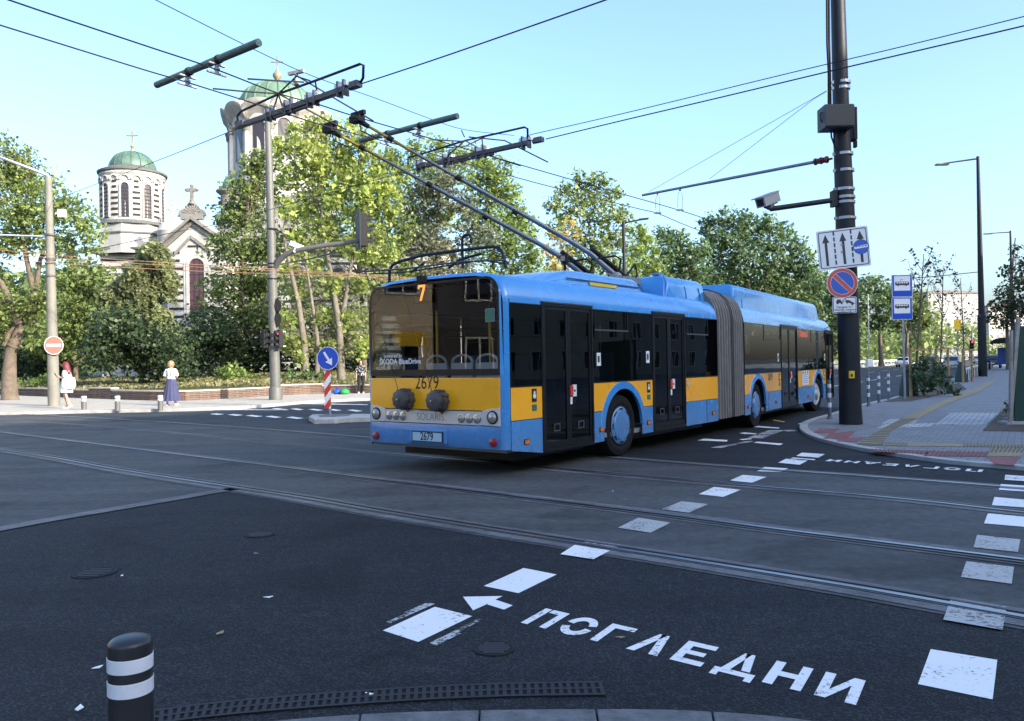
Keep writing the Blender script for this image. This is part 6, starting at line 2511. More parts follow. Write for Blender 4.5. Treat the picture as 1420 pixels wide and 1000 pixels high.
for px in (330, 372, 414, 470, 520, 566):
    cx = X(px, 78)
    m = MB()
    m.poly([(x, 77.95, z) for x, z in arch_pts(cx, .7, 5, zt - 2.4)])
    w_ = cw(m, 'window', M_['window_dark'], nav)
    m = MB()
    n = 12
    for k in range(n):
        a, b = math.pi * k / n, math.pi * (k + 1) / n
        q = [(cx + r * math.cos(t), zt - 2.4 + r * math.sin(t)) for r, t in ((.7, a), (.7, b), (.95, b), (.95, a))]
        m.prism([(x, 77.9, z) for x, z in q], (0, .1, 0))
    fixn(cw(m, 'window_surround', M_['stone_trim'], w_))
m = MB()
a, b = at(297, 290, 80), at(340, 262, 84)
m.prism([(X(290, 76), 76, zt), (X(470, 80), 80, zt + .4), (X(470, 84), 84, at(470, 262, 84).z), (X(318, 84), 84, at(318, 285, 84).z)], (0, .02, .2), 0)
m.prism([(X(285, 76), 76, zt), (X(318, 84), 84, zt), (X(318, 84), 84, at(318, 285, 84).z), (X(290, 76), 76, zt + .3)], (0, .02, .2), 0)
fixn(cw(m, 'transept_roof', M_['stone_trim']))

# ---- bell tower
YT = 80.0
tc_ = Vector((X(186.3, YT), YT, 0))
ZTt = lambda py: at(186, py, YT).z
s_ = YT / F
rd = 40.8 * s_
zb0, zb1, zc0 = ZTt(329), ZTt(312), ZTt(247)
T = Matrix.Translation(tc_)
m = MB()
m.lathe([(rd * .985, zb1), (rd * .985, zc0)], 64, 0, T)
mtw = m
def curved(m, r0, r1, a0, a1, z0, z1, n=6, mi=0):
    A = [a0 + (a1 - a0) * k / n for k in range(n + 1)]
    P = lambda r, a, z: T @ Vector((r * math.sin(a), -r * math.cos(a), z))
    m.loft([[P(r0, a, z0) for a in A], [P(r1, a, z0) for a in A], [P(r1, a, z1) for a in A], [P(r0, a, z1) for a in A]], mi, caps=False, closed=False)
    for a in (a0, a1):
        m.poly([P(r0, a, z0), P(r1, a, z0), P(r1, a, z1), P(r0, a, z1)], mi)
NW = 9
angs = [math.radians(11.2 + 40 * k) for k in range(NW)]
wz0, wz1 = ZTt(308), ZTt(267)
hw = 5 * s_ / rd
for i, a in enumerate(angs):
    b0, b1 = a + hw * 1.75, a + math.radians(40) - hw * 1.75
    for k in range(7):
        z = ZTt(304.5 - 7.45 * k)
        g = .02 if k < 5 else .06
        curved(mtw, rd * .98, rd * 1.008, b0 + g, b1 - g, z - .09, z + .11, 5, 1)
twr = cw(mtw, 'bell_tower', [M_['stucco'], M_['stripe_dark']], smooth=40)
m = MB()
m.lathe([(rd * 1.12, zt), (rd * 1.12, zb0 - .05)], 8, 0, T @ Matrix.Rotation(.1, 4, 'Z'))
m.lathe([(rd * 1.17, zb0 - .05), (rd * 1.17, zb0 + .1), (rd * 1.08, zb0 + .12)], 8, 1, T @ Matrix.Rotation(.1, 4, 'Z'))
m.lathe([(rd * 1.08, zb0 + .12), (rd * 1.06, zb1 - .3)], 8, 0, T @ Matrix.Rotation(.1, 4, 'Z'))
m.lathe([(rd * 1.10, zb1 - .3), (rd * 1.10, zb1 - .2), (rd * 1.0, zb1 + .08)], 32, 1, T)
fixn(cw(m, 'tower_base', [M_['stucco'], M_['roof_dark']], twr))
for a in angs:
    m = MB()
    P = lambda r, b, z: T @ Vector((r * math.sin(b), -r * math.cos(b), z))
    rw = rd * .992
    n = 10
    pts = [(-hw, wz0), (hw, wz0)] + [(hw * math.cos(math.pi * k / n), wz1 + hw * rd * math.sin(math.pi * k / n)) for k in range(n + 1)]
    m.poly([P(rw, a + u, z) for u, z in pts])
    w_ = cw(m, 'belfry_window', M_['window_dark'], twr)
    m = MB()
    for k in range(n):
        t0, t1 = math.pi * k / n, math.pi * (k + 1) / n
        q = [(hw * s * math.cos(t), wz1 + hw * rd * s * math.sin(t)) for s, t in ((1, t0), (1, t1), (1.45, t1), (1.45, t0))]
        m.loft([[P(rd * .98, a + u, z) for u, z in q], [P(rd * 1.035, a + u, z) for u, z in q]], 0)
    for s in (-1, 1):
        u0, u1 = s * hw, s * hw * 1.4
        m.loft([[P(r, a + u, z) for r, u in ((rd * .98, u0), (rd * 1.03, u0), (rd * 1.03, u1), (rd * .98, u1))] for z in (wz0, wz1)], 0)
    for k in range(9):
        z = wz0 + (wz1 - wz0) * k / 8.5
        m.loft([[P(r, a + u, z + dz) for r, u in ((rd * .993, -hw), (rd * 1.004, -hw), (rd * 1.004, hw), (rd * .993, hw))] for dz in (0, .08)], 1)
    fixn(cw(m, 'window_surround', [M_['stucco'], M_['stripe_dark']], w_))
# scalloped arcade under the eaves
m = MB()
NS = 18
zs = ZTt(258)
for i in range(NS):
    a = math.radians(11.2) + 2 * math.pi * i / NS
    hs = math.pi / NS * .92
    n = 8
    for k in range(n):
        t0, t1 = math.pi * k / n, math.pi * (k + 1) / n
        q = [(hs * s * math.cos(t), zs + hs * rd * 1.15 * s * math.sin(t)) for s, t in ((.78, t0), (.78, t1), (1, t1), (1, t0))]
        P = lambda r, b, z: T @ Vector((r * math.sin(b), -r * math.cos(b), z))
        m.loft([[P(rd * .98, a + u, z) for u, z in q], [P(rd * 1.055, a + u, z) for u, z in q]], 0)
fixn(cw(m, 'arcade_frieze', M_['stucco'], twr))
m = MB()
m.lathe([(rd * 1.0, zc0 - .25), (rd * 1.05, zc0 - .05), (rd * 1.03, zc0 + .12)], 48, 0, T, caps=False)
m.lathe([(rd * 1.03, zc0 + .12), (rd * 1.09, zc0 + .2), (rd * 1.10, zc0 + .36), (rd * .85, zc0 + .72), (29.5 * s_, ZTt(235))], 48, 1, T, caps=False)
cw(m, 'cornice', [M_['stucco'], M_['roof_dark']], twr, smooth=30)
def ribbed_dome(T, R, z0, hgt, n_rib, mt, parent, name='dome', pw=1.0):
    m = MB()
    prof = []
    for k in range(15):
        t = math.pi / 2 * k / 14
        prof.append((max(.02, R * math.cos(t) ** pw), z0 + hgt * math.sin(t)))
    m.lathe(prof, n_rib * 4, 0, T)
    for i in range(n_rib):
        a = 2 * math.pi * i / n_rib
        P = [T @ Vector((r * math.cos(a) * 1.004, r * math.sin(a) * 1.004, z + .01)) for r, z in prof[:-1]]
        m.tube(P, .055 * R / 2.1, 5)
    return cw(m, name, mt, parent, smooth=40)
ribbed_dome(T, 29.8 * s_, ZTt(235), ZTt(211) - ZTt(235), 16, M_['copper'], twr)
m = MB()
zt_ = ZTt(212)
m.lathe([(.25, 0), (.18, .25), (.08, .4), (.2, .62), (.08, .82), (.06, 1.0)], 12, 0, Matrix.Translation((tc_.x, tc_.y, zt_)))
cross(m, (tc_.x, tc_.y, zt_ + .95), 1.25, .52, .06)
cw(m, 'cross', M_['gilt'], twr, smooth=40)

# ---- great dome on its drum
YD = 88.0
dc = Vector((X(389, YD), YD, 0))
sd = YD / F
ZD = lambda py: at(389, py, YD).z
T = Matrix.Translation(dc)
R1 = 63 * sd
m = MB()
m.lathe([(R1, zt), (R1, ZD(178))], 64, 0, T)
drm = cw(m, 'dome_drum', M_['stucco'], smooth=40)
NB2 = 12
a_off = math.radians(8)
# wavy eaves: one arch per bay
n = NB2 * 12
P = lambda r, b, z: T @ Vector((r * math.sin(b), -r * math.cos(b), z))
ringsz = []
for r, z, amp in ((R1 * .99, ZD(186), .0), (R1 * 1.02, ZD(181), .9), (R1 * 1.10, ZD(176), 1.0), (R1 * 1.16, ZD(171), 1.0), (R1 * 1.165, ZD(167), 1.0), (R1 * 1.05, ZD(161), .6), (52 * sd, ZD(153), 0)):
    ring = []
    for k in range(n):
        b = 2 * math.pi * k / n + a_off
        u = ((k % 12) / 12 - .5) * 2
        bump = math.sqrt(max(0, 1 - u * u * .98))
        ring.append(P(r * (1 + .03 * amp * bump), b, z + amp * (bump - .35) * .95))
    ringsz.append(ring)
m = MB()
m.loft(ringsz, 0, caps=False)
M_['stone_light'] = mat('stone_light', (.29, .28, .26), .85, var=.3, vscale=1.2, bump=.4, bscale=5)
cw(m, 'wavy_eaves', M_['stone_light'], drm, smooth=50)
for i in range(NB2):
    a = a_off + 2 * math.pi * (i + .5) / NB2
    m = MB()
    hw = .125
    z0, z1 = ZD(236), ZD(190)
    nn_ = 10
    pts = [(-hw, z0), (hw, z0)] + [(hw * math.cos(math.pi * k / nn_), z1 + hw * R1 * math.sin(math.pi * k / nn_)) for k in range(nn_ + 1)]
    m.poly([P(R1 * 1.006, a + u, z) for u, z in pts])
    w_ = cw(m, 'drum_window', M_['window_dark'], drm)
    m = MB()
    for k in range(nn_):
        t0, t1 = math.pi * k / nn_, math.pi * (k + 1) / nn_
        q = [(hw * s * math.cos(t), z1 + hw * R1 * s * math.sin(t)) for s, t in ((1.05, t0), (1.05, t1), (1.7, t1), (1.7, t0))]
        m.loft([[P(R1 * .99, a + u, z) for u, z in q], [P(R1 * 1.045, a + u, z) for u, z in q]], 0)
    fixn(cw(m, 'window_surround', M_['stucco'], w_))
    b = a_off + 2 * math.pi * i / NB2
    m = MB()
    c = P(R1 * 1.03, b, 0)
    MM = Matrix.Translation(c)
    m.lathe([(.34, z0 - 1.2), (.34, z0 - .9), (.26, z0 - .8), (.25, ZD(200)), (.27, ZD(199))], 10, 0, MM)
    m.lathe([(.28, ZD(199)), (.4, ZD(197)), (.42, ZD(192)), (.5, ZD(190)), (.5, ZD(187))], 10, 1, MM)
    cw(m, 'column', [M_['stucco'], M_['stone_trim']], drm, smooth=40)
dd = ribbed_dome(T, 52 * sd, ZD(153), ZD(117) - ZD(153), 20, M_['copper_pale'], drm, pw=.9)
m = MB()
zt_ = ZD(118)
m.lathe([(.5, 0), (.35, .4), (.2, .6), (.48, 1.0), (.5, 1.25), (.2, 1.6), (.1, 1.9), (.08, 2.2)], 14, 0, Matrix.Translation((dc.x, dc.y, zt_ - .1)))
cross(m, (dc.x, dc.y, zt_ + 1.6), 1.5, .6, .07)
cw(m, 'cross', M_['gilt'], drm, smooth=40)
# small copper turret at the foot of the drum
YU = 82.0
uc = Vector((X(321, YU), YU, 0))
su = YU / F
ZU = lambda py: at(320, py, YU).z
T = Matrix.Translation(uc)
m = MB()
m.lathe([(12.5 * su, zt), (12.5 * su, ZU(272)), (15 * su, ZU(270)), (18.5 * su, ZU(267)), (18.5 * su, ZU(265)), (11 * su, ZU(263))], 24, 0, T)
tur = cw(m, 'turret', M_['stone_trim'], smooth=35)
ribbed_dome(T, 10.5 * su, ZU(263), ZU(245) - ZU(263), 10, M_['copper'], tur)
# ================================================================== TREES AND PLANTS
M_['bark'] = mat('bark', (.13, .10, .075), .95, var=.4, vscale=4, bump=.8, bscale=14)
M_['bark_pale'] = mat('bark_pale', (.16, .14, .11), .9, var=.35, vscale=4, bump=.6, bscale=14)
LV = {
    'ash': leafmat('leaf_ash', (.07, .13, .025), (.15, .24, .04), (.27, .37, .07)),
    'gold': leafmat('leaf_gold', (.10, .185, .02), (.23, .35, .04), (.42, .50, .07), .45),
    'maple': leafmat('leaf_maple', (.05, .11, .022), (.13, .21, .04), (.23, .32, .06)),
    'birch': leafmat('leaf_birch', (.14, .19, .08), (.24, .30, .12), (.36, .42, .17), .5),
    'dark': leafmat('leaf_dark', (.012, .035, .014), (.03, .065, .022), (.07, .12, .035), .25),
    'olive': leafmat('leaf_olive', (.07, .10, .05), (.14, .17, .085), (.22, .25, .13)),
    'bright': leafmat('leaf_bright', (.08, .16, .02), (.17, .29, .035), (.28, .42, .06), .45),
    'acacia': leafmat('leaf_acacia', (.03, .09, .03), (.08, .17, .045), (.15, .26, .07)),
    'yellow': leafmat('leaf_yellow', (.35, .28, .01), (.55, .45, .02), (.62, .58, .08), .4),
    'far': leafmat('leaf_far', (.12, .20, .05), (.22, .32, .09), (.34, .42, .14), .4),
}

def leaf_mesh(name, cen, rad, cnt, size, rng, droop=0.0, flat=.8):
    cen = np.asarray(cen, float)
    rad = np.asarray(rad, float)
    idx = np.repeat(np.arange(len(cen)), cnt)
    N = len(idx)
    off = rng.normal(size=(N, 3)) * .55
    off[:, 2] *= flat
    p = cen[idx] + off * rad[idx][:, None]
    nrm = rng.normal(size=(N, 3)) * .75
    nrm[:, 2] += .75
    nrm[:, 1] -= .25
    nrm /= np.linalg.norm(nrm, axis=1)[:, None]
    d = rng.normal(size=(N, 3))
    d[:, 2] -= .35 + droop
    d -= nrm * (d * nrm).sum(1)[:, None]
    d /= np.linalg.norm(d, axis=1)[:, None] + 1e-9
    s = np.cross(nrm, d)
    ln = size * (.4 + 1.25 * rng.random(N) ** 1.3)[:, None]
    wd = ln * (.30 + .12 * rng.random(N))[:, None]
    V = np.empty((N, 4, 3))
    V[:, 0] = p - d * ln * .5
    V[:, 1] = p + s * wd - d * ln * .05
    V[:, 2] = p + d * ln * .5 - nrm * ln * .12
    V[:, 3] = p - s * wd - d * ln * .05
    me = bpy.data.meshes.new(name)
    me.vertices.add(N * 4)
    me.vertices.foreach_set('co', V.reshape(-1).astype(np.float32))
    me.loops.add(N * 4)
    me.loops.foreach_set('vertex_index', np.arange(N * 4, dtype=np.int32))
    me.polygons.add(N)
    me.polygons.foreach_set('loop_start', np.arange(0, N * 4, 4, dtype=np.int32))
    me.polygons.foreach_set('loop_total', np.full(N, 4, dtype=np.int32))
    me.update(calc_edges=True)
    me.validate()
    return me

TN = [0]
def tree(name, label, Y, base_px, trunks, blobs, leaf, group='trees', cat='tree', dens=1.0, airy=.0, size=None, bark='bark', zg=.4, droop=0.0, weep=False, tr=.16, shade=1.0, depth=1.0, grow=1.18):
    """trunks: polylines of picture points at depth Y (radius tapers from tr); blobs: (px, py, radius px[, dy])"""
    TN[0] += 1
    rng = np.random.default_rng(100 + TN[0])
    b = at(base_px[0], base_px[1], Y)
    base = Vector((b.x, Y, zg))
    t = thing(name, label, cat, base, 0, group)
    sc = Y / F
    size = size or max(.10, Y * .0042)
    C_, R_, N_ = [], [], []
    hubs = []
    for bl in blobs:
        px, py, rp = bl[0], bl[1], bl[2] * grow
        dy = bl[3] if len(bl) > 3 else rng.uniform(-.45, .45) * rp * sc * 1.6 * depth
        c = np.array(at(px, py, Y + dy)) - np.array(base)
        r = rp * sc * (Y + dy) / Y
        hubs.append((c, r))
        cr = max(size * 1.5, min(.30 * r, size * 4.2))
        n = int(max(7, 8.5 * (r / cr) ** 2 * (1 - airy) ** 1.2))
        d = rng.normal(size=(n, 3))
        d /= np.linalg.norm(d, axis=1)[:, None]
        d[:, 2] = np.where(d[:, 2] < 0, d[:, 2] * .85, d[:, 2])
        rad = r * rng.random(n) ** (1 / 2.3) * rng.uniform(.86, 1.08, n)
        cc = c + d * rad[:, None]
        if weep:
            # hanging strands
            out = []
            for q in cc:
                L_ = rng.uniform(.5, 1.4) * r * .9
                for k in range(5):
                    out.append(q - np.array([rng.normal() * .06, rng.normal() * .06, L_ * k / 4]))
            cc = np.array(out)
            C_.append(cc)
            R_.append(np.full(len(cc), cr * .42))
            N_.append(rng.integers(9, 15, len(cc)))
        else:
            C_.append(cc)
            crs = cr * rng.uniform(.55, 1.25, n)
            R_.append(crs)
            per = 24 * dens * (crs / (size * 3)) ** 1.6
            N_.append(np.maximum(5, per).astype(int))
    C_, R_, N_ = np.concatenate(C_), np.concatenate(R_), np.concatenate(N_)
    keep = C_[:, 2] + base.z > .15
    C_, R_, N_ = C_[keep], R_[keep], N_[keep]
    me = leaf_mesh('crown', C_, R_, N_, size, rng, droop)
    me.materials.append(LV[leaf])
    o = bpy.data.objects.new('crown', me)
    C.objects.link(o)
    o.parent = t
    # wood
    m = MB()
    tips = []
    for tl in trunks:
        P = []
        for i, q in enumerate(tl):
            dy = (q[2] if len(q) > 2 else rng.uniform(-.3, .3) * (i > 0))
            v = at(q[0], q[1], Y + dy) - base
            if i == 0 and q[1] > 480:
                v.z = -.1
            P.append(v)
        r0 = tl[0][3] if len(tl[0]) > 3 else tr
        n = len(P)
        rr = [r0 * (1 - .72 * i / max(1, n - 1)) for i in range(n)]
        if P[0].z < .05:
            P.insert(1, P[0].lerp(P[1], .12))
            rr[0] = r0 * 1.35
            rr.insert(1, r0 * .98)
        m.tube(P, rr, 9)
        tips += [(v, r) for v, r in zip(P[1:], rr[1:])]
    for c, r in hubs:
        c = Vector(c)
        cand = [(v, rr_) for v, rr_ in tips if v.z < c.z + .3] or tips
        if not cand:
            break
        v, rr_ = min(cand, key=lambda k: (k[0] - c).length)
        r1 = min(rr_ * .6, max(.02, r * .05))
        mid = v.lerp(c, .5) + Vector((rng.normal() * .12, rng.normal() * .12, .1)) * r
        m.tube([v, mid, c], [r1, r1 * .7, r1 * .45], 6)
        sel = np.argsort(((C_ - np.array(c)) ** 2).sum(1))[:80]
        for k in rng.choice(sel, min(len(sel), 9), replace=False):
            q = Vector(C_[k])
            s0 = mid.lerp(c, rng.random())
            m.tube([s0, s0.lerp(q, .55) + Vector((0, 0, .06 * r)), q], [r1 * .45, r1 * .3, r1 * .12], 5)
    if m.f:
        m.build('trunk', M_[bark], t, smooth=60)
    return t

PK = 'trees of the church park'
tree('ash_tree', 'big leafy tree with a thick knobbly trunk at the left edge, on the far pavement', 39, (13, 556),
     [[(14, 556, 0, .40), (13, 520, 0), (15, 488, 0), (24, 462, 0), (31, 446, 0)], [(18, 480, 0, .3), (25, 466, 0), (33, 452, 0)], [(8, 480, 0, .2), (12, 462, 0), (22, 450, 0)], [(28, 450, 0, .24), (14, 418), (2, 392), (-25, 372)], [(36, 444, 0, .22), (52, 425), (44, 392), (35, 350), (30, 300)], [(40, 440, 0, .18), (50, 400), (56, 360), (70, 320)]],
     [(15, 240, 32), (-25, 250, 40), (48, 262, 34), (75, 285, 30), (102, 300, 26), (122, 322, 20), (20, 290, 34), (55, 318, 30), (-20, 330, 40), (90, 335, 18), (128, 345, 12), (22, 335, 22), (-15, 390, 30), (0, 425, 22), (52, 448, 15), (4, 458, 18), (46, 474, 10), (38, 425, 18), (62, 415, 18), (12, 480, 9), (-15, 440, 22), (72, 345, 14), (-5, 215, 24), (35, 225, 20)],
     'ash', PK, airy=.12, tr=.4, dens=1.05, zg=.1)
tree('lime_tree', 'dark green tree behind the pale concrete pole and the big left trunk', 58, (105, 530),
     [[(105, 530, 0, .2), (104, 470), (108, 420)]],
     [(88, 385, 24), (115, 378, 22), (140, 392, 24), (70, 420, 30), (105, 425, 34), (140, 440, 34), (85, 470, 32), (125, 485, 30), (60, 480, 28), (95, 350, 12)], 'maple', PK, dens=1.1)
for i, (px, py, Y, bl, lb, kind) in enumerate((
    (160, 534, 45.5, [(150, 455, 26), (175, 450, 24), (140, 490, 28), (170, 492, 30), (190, 470, 24)], 'dark evergreen shrub left of the weeping birch, behind the brick wall', 'dark'),
    (225, 534, 45.5, [(205, 480, 28), (240, 478, 30), (215, 508, 24), (248, 505, 26)], 'dark evergreen shrub right behind the woman in the navy skirt', 'dark'),
    (290, 530, 54, [(272, 465, 28), (300, 462, 30), (265, 498, 28), (300, 500, 30), (318, 480, 20)], 'dark evergreen shrub below the wine coloured church window', 'dark'),
    (55, 530, 60, [(35, 470, 30), (60, 500, 28), (20, 505, 28), (-20, 490, 40), (85, 508, 24)], 'dark shrub mass between the thick left trunk and the concrete pole', 'dark'),
    (360, 528, 57, [(345, 495, 24), (372, 490, 26), (350, 515, 18), (385, 510, 20)], 'dark shrub behind the foot of the grey signal pole', 'dark'),
    (440, 526, 60, [(420, 480, 26), (450, 488, 26), (480, 480, 26), (510, 490, 24), (430, 510, 18), (492, 512, 18)], 'dark shrub behind the pale forked trunks left of the bus', 'dark'))):
    tree('shrub', lb, Y, (px, py), [], bl, kind, 'dark shrubs under the church trees', 'shrub', dens=1.15)
for i, (px, py, Y, bl, lb, kind) in enumerate((
    (320, 528, 46, [(308, 518, 9), (322, 514, 11), (336, 520, 8), (350, 524, 6)], 'small sunlit light green shrub on the grass left of the signal pole', 'bright'),
    (420, 528, 46, [(405, 522, 8), (425, 520, 9), (445, 522, 8), (395, 525, 6)], 'low green shrub on the brick wall right of the signal pole', 'acacia'),
    (60, 536, 47, [(45, 530, 7), (60, 527, 8), (75, 530, 6), (28, 534, 6)], 'low yellow green shrub at the wall beside the concrete pole', 'bright'))):
    tree('low_shrub', lb, Y, (px, py), [], bl, kind, 'low shrubs along the garden wall', 'shrub', dens=.8, size=.16)
tree('weeping_birch', 'weeping pale green birch hanging in front of the church below the bell tower', 47.5, (200, 530),
     [[(196, 530, 0, .14), (200, 450), (208, 390), (214, 350)]],
     [(215, 345, 15), (205, 358, 18), (228, 360, 16), (185, 378, 18), (230, 385, 20), (165, 395, 16), (205, 395, 20), (150, 405, 12), (180, 425, 18), (218, 430, 18), (200, 455, 16), (236, 455, 12), (170, 460, 14), (150, 440, 14), (190, 490, 14), (220, 488, 14)], 'birch', PK, weep=True, grow=1.0, dens=1, bark='bark_pale', airy=.05)
tree('maple_tree', 'full mid green tree hiding the right side of the church gable', 58, (345, 530),
     [[(345, 530, 0, .2), (342, 460), (335, 400), (338, 330)]],
     [(352, 232, 18), (372, 222, 18), (335, 262, 22), (362, 262, 26), (318, 300, 22), (345, 305, 28), (308, 345, 22), (335, 350, 28), (368, 345, 26), (310, 395, 26), (345, 395, 28), (300, 440, 26), (335, 440, 28), (372, 440, 26), (368, 395, 26), (310, 480, 22), (350, 478, 24), (385, 480, 20)], 'maple', PK, dens=1.1)
tree('tree_of_heaven', 'tall yellow green tree with large drooping leaf tufts before the great dome', 47, (470, 530),
     [[(474, 540, 0, .26), (472, 490), (470, 450), (462, 400), (452, 340), (440, 280)], [(471, 460, 0, .17), (480, 410), (490, 350), (494, 290)], [(425, 538, 0, .24), (422, 480), (414, 420), (402, 370), (392, 320)], [(440, 538, 0, .16), (440, 470), (430, 400), (420, 340)]],
     [(408, 183, 10), (430, 176, 12), (452, 182, 16), (480, 180, 12), (506, 196, 14), (532, 222, 14), (555, 240, 14), (395, 205, 16), (425, 208, 20), (470, 215, 20), (498, 222, 18), (520, 240, 20), (445, 238, 20), (405, 245, 18), (482, 250, 20), (540, 262, 16), (510, 275, 22), (460, 275, 18), (425, 280, 18), (395, 290, 14), (535, 295, 16), (495, 305, 18), (450, 315, 16), (520, 325, 14), (480, 345, 14), (415, 330, 16), (440, 365, 14), (400, 370, 12), (510, 355, 12), (536, 350, 12), (460, 395, 12), (415, 405, 14), (500, 395, 10), (396, 440, 14), (450, 440, 10), (490, 445, 12), (405, 475, 11), (455, 480, 9), (500, 480, 11), (412, 500, 8), (385, 470, 12)],
     'gold', PK, airy=.0, grow=1.3, dens=1.0, bark='bark_pale', size=.27, droop=.3)
tree('olive_willow', 'grey olive tree behind the tips of the trolley poles', 60, (600, 520),
     [[(600, 520, 0, .2), (602, 450), (606, 380), (604, 310)]],
     [(585, 262, 18), (615, 255, 20), (565, 290, 20), (600, 295, 26), (640, 285, 24), (570, 330, 24), (610, 335, 28), (655, 325, 26), (640, 375, 28), (590, 378, 26), (560, 372, 20), (555, 420, 24), (600, 430, 30), (650, 430, 30), (625, 225, 14)], 'olive', PK, dens=1.0, airy=.1)
tree('locust_tree', 'tall bright green tree right of the olive tree, above the bus roof', 66, (690, 520),
     [[(690, 520, 0, .22), (688, 440), (684, 360), (680, 290)]],
     [(645, 215, 14), (668, 222, 18), (690, 240, 20), (655, 245, 20), (680, 268, 24), (705, 270, 18), (720, 300, 18), (690, 305, 26), (660, 295, 22), (735, 325, 14), (712, 335, 22), (680, 345, 26), (740, 355, 16), (715, 375, 24), (745, 390, 18), (690, 395, 26)], 'bright', PK, dens=1.05)
tree('poplar_tree', 'rounded green tree standing alone against the sky right of the trolley poles', 74, (825, 510),
     [[(822, 510, 0, .24), (824, 430), (822, 370), (816, 310)]],
     [(803, 252, 14), (832, 250, 14), (785, 265, 14), (818, 270, 20), (850, 266, 13), (768, 285, 14), (798, 292, 22), (838, 292, 22), (862, 298, 14), (776, 318, 18), (815, 325, 24), (852, 328, 20), (795, 352, 20), (838, 358, 22), (868, 340, 12), (860, 372, 14), (812, 385, 22), (770, 380, 20)], 'ash', PK, dens=1.0, airy=.16)
tree('yellow_maple', 'low golden yellow tree peeping out behind the feet of the trolley poles', 62, (770, 510),
     [[(770, 510, 0, .14), (768, 430), (772, 380)]],
     [(791, 310, 10), (778, 330, 9), (765, 325, 8), (782, 352, 9), (762, 350, 9), (803, 325, 6), (770, 370, 10), (790, 376, 8)], 'yellow', PK, dens=.8, airy=.2)
tree('hazel_tree', 'light green tree directly behind the thin street lamp', 78, (905, 505),
     [[(902, 505, 0, .2), (900, 430), (896, 370)]],
     [(885, 325, 14), (898, 345, 18), (880, 358, 18), (905, 372, 18), (878, 385, 18), (890, 318, 9)], 'bright', PK, dens=1.0)
tree('elm_tree', 'dark green tree right of the thin street lamp', 84, (945, 505),
     [[(945, 505, 0, .24), (946, 430), (944, 370)]],
     [(918, 325, 12), (940, 335, 16), (925, 350, 18), (955, 355, 20), (975, 345, 14), (932, 378, 20), (965, 380, 20), (910, 385, 16)], 'acacia', PK, dens=1.1)
tree('acacia_tree', 'broad spreading tree above the rear of the bus roof, darkest of the row', 88, (1040, 505),
     [[(1040, 505, 0, .34), (1042, 440), (1038, 390), (1030, 350)], [(1040, 430, 0, .2), (1062, 385), (1080, 355)]],
     [(982, 312, 13), (1005, 305, 15), (1032, 308, 16), (1060, 312, 16), (1085, 322, 14), (990, 332, 18), (1020, 330, 20), (1052, 335, 20), (1080, 342, 18), (1105, 340, 12), (1122, 352, 9), (1000, 358, 20), (1035, 362, 24), (1070, 366, 22), (1100, 368, 18), (1125, 372, 12), (985, 385, 20), (1025, 392, 26), (1065, 396, 26), (1105, 398, 22), (1130, 400, 14), (1090, 425, 22), (1125, 430, 18)], 'acacia', PK, dens=1.1)
RB = 'trees along the far side of the boulevard'
tree('plane_tree', 'dark tree with visible trunks behind the no parking sign', 105, (1170, 500),
     [[(1172, 500, 0, .38), (1172, 460), (1168, 430)], [(1222, 498, 0, .34), (1220, 460), (1216, 430)]],
     [(1135, 385, 12), (1150, 400, 16), (1205, 395, 14), (1222, 402, 16), (1240, 415, 14), (1185, 408, 18), (1160, 420, 18), (1210, 425, 20), (1236, 435, 16), (1180, 440, 18), (1150, 440, 16), (1215, 450, 14), (1190, 465, 10), (1150, 465, 14)], 'acacia', RB, dens=1.0)
tree('plane_tree', 'tree with a forked dark trunk between the blue stop signs and the first sapling', 120, (1258, 498),
     [[(1256, 498, 0, .32), (1258, 465), (1252, 440)]],
     [(1258, 405, 12), (1270, 418, 14), (1250, 425, 16), (1280, 430, 14), (1262, 445, 16), (1245, 450, 12), (1284, 452, 12)], 'maple', RB, dens=1.0)
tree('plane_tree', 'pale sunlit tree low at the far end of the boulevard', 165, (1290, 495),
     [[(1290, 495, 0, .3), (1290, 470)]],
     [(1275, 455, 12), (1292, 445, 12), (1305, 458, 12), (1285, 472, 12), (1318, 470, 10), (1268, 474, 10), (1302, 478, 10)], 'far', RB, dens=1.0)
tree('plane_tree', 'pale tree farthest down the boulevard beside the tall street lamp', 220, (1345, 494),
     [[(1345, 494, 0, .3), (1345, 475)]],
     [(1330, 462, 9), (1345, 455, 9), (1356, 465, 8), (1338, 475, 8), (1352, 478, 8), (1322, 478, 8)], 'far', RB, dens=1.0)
tree('hornbeam_tree', 'dark airy tree at the right edge above the bus shelter', 66, (1398, 508),
     [[(1398, 508, 0, .16), (1396, 450), (1402, 390), (1408, 330)]],
     [(1412, 345, 8), (1420, 365, 12), (1398, 378, 10), (1415, 395, 14), (1392, 402, 12), (1410, 422, 16), (1385, 425, 14), (1372, 438, 10), (1400, 445, 14), (1425, 430, 20), (1435, 390, 22), (1388, 447, 8)], 'dark', 'trees on the right pavement', dens=.9, airy=.3)
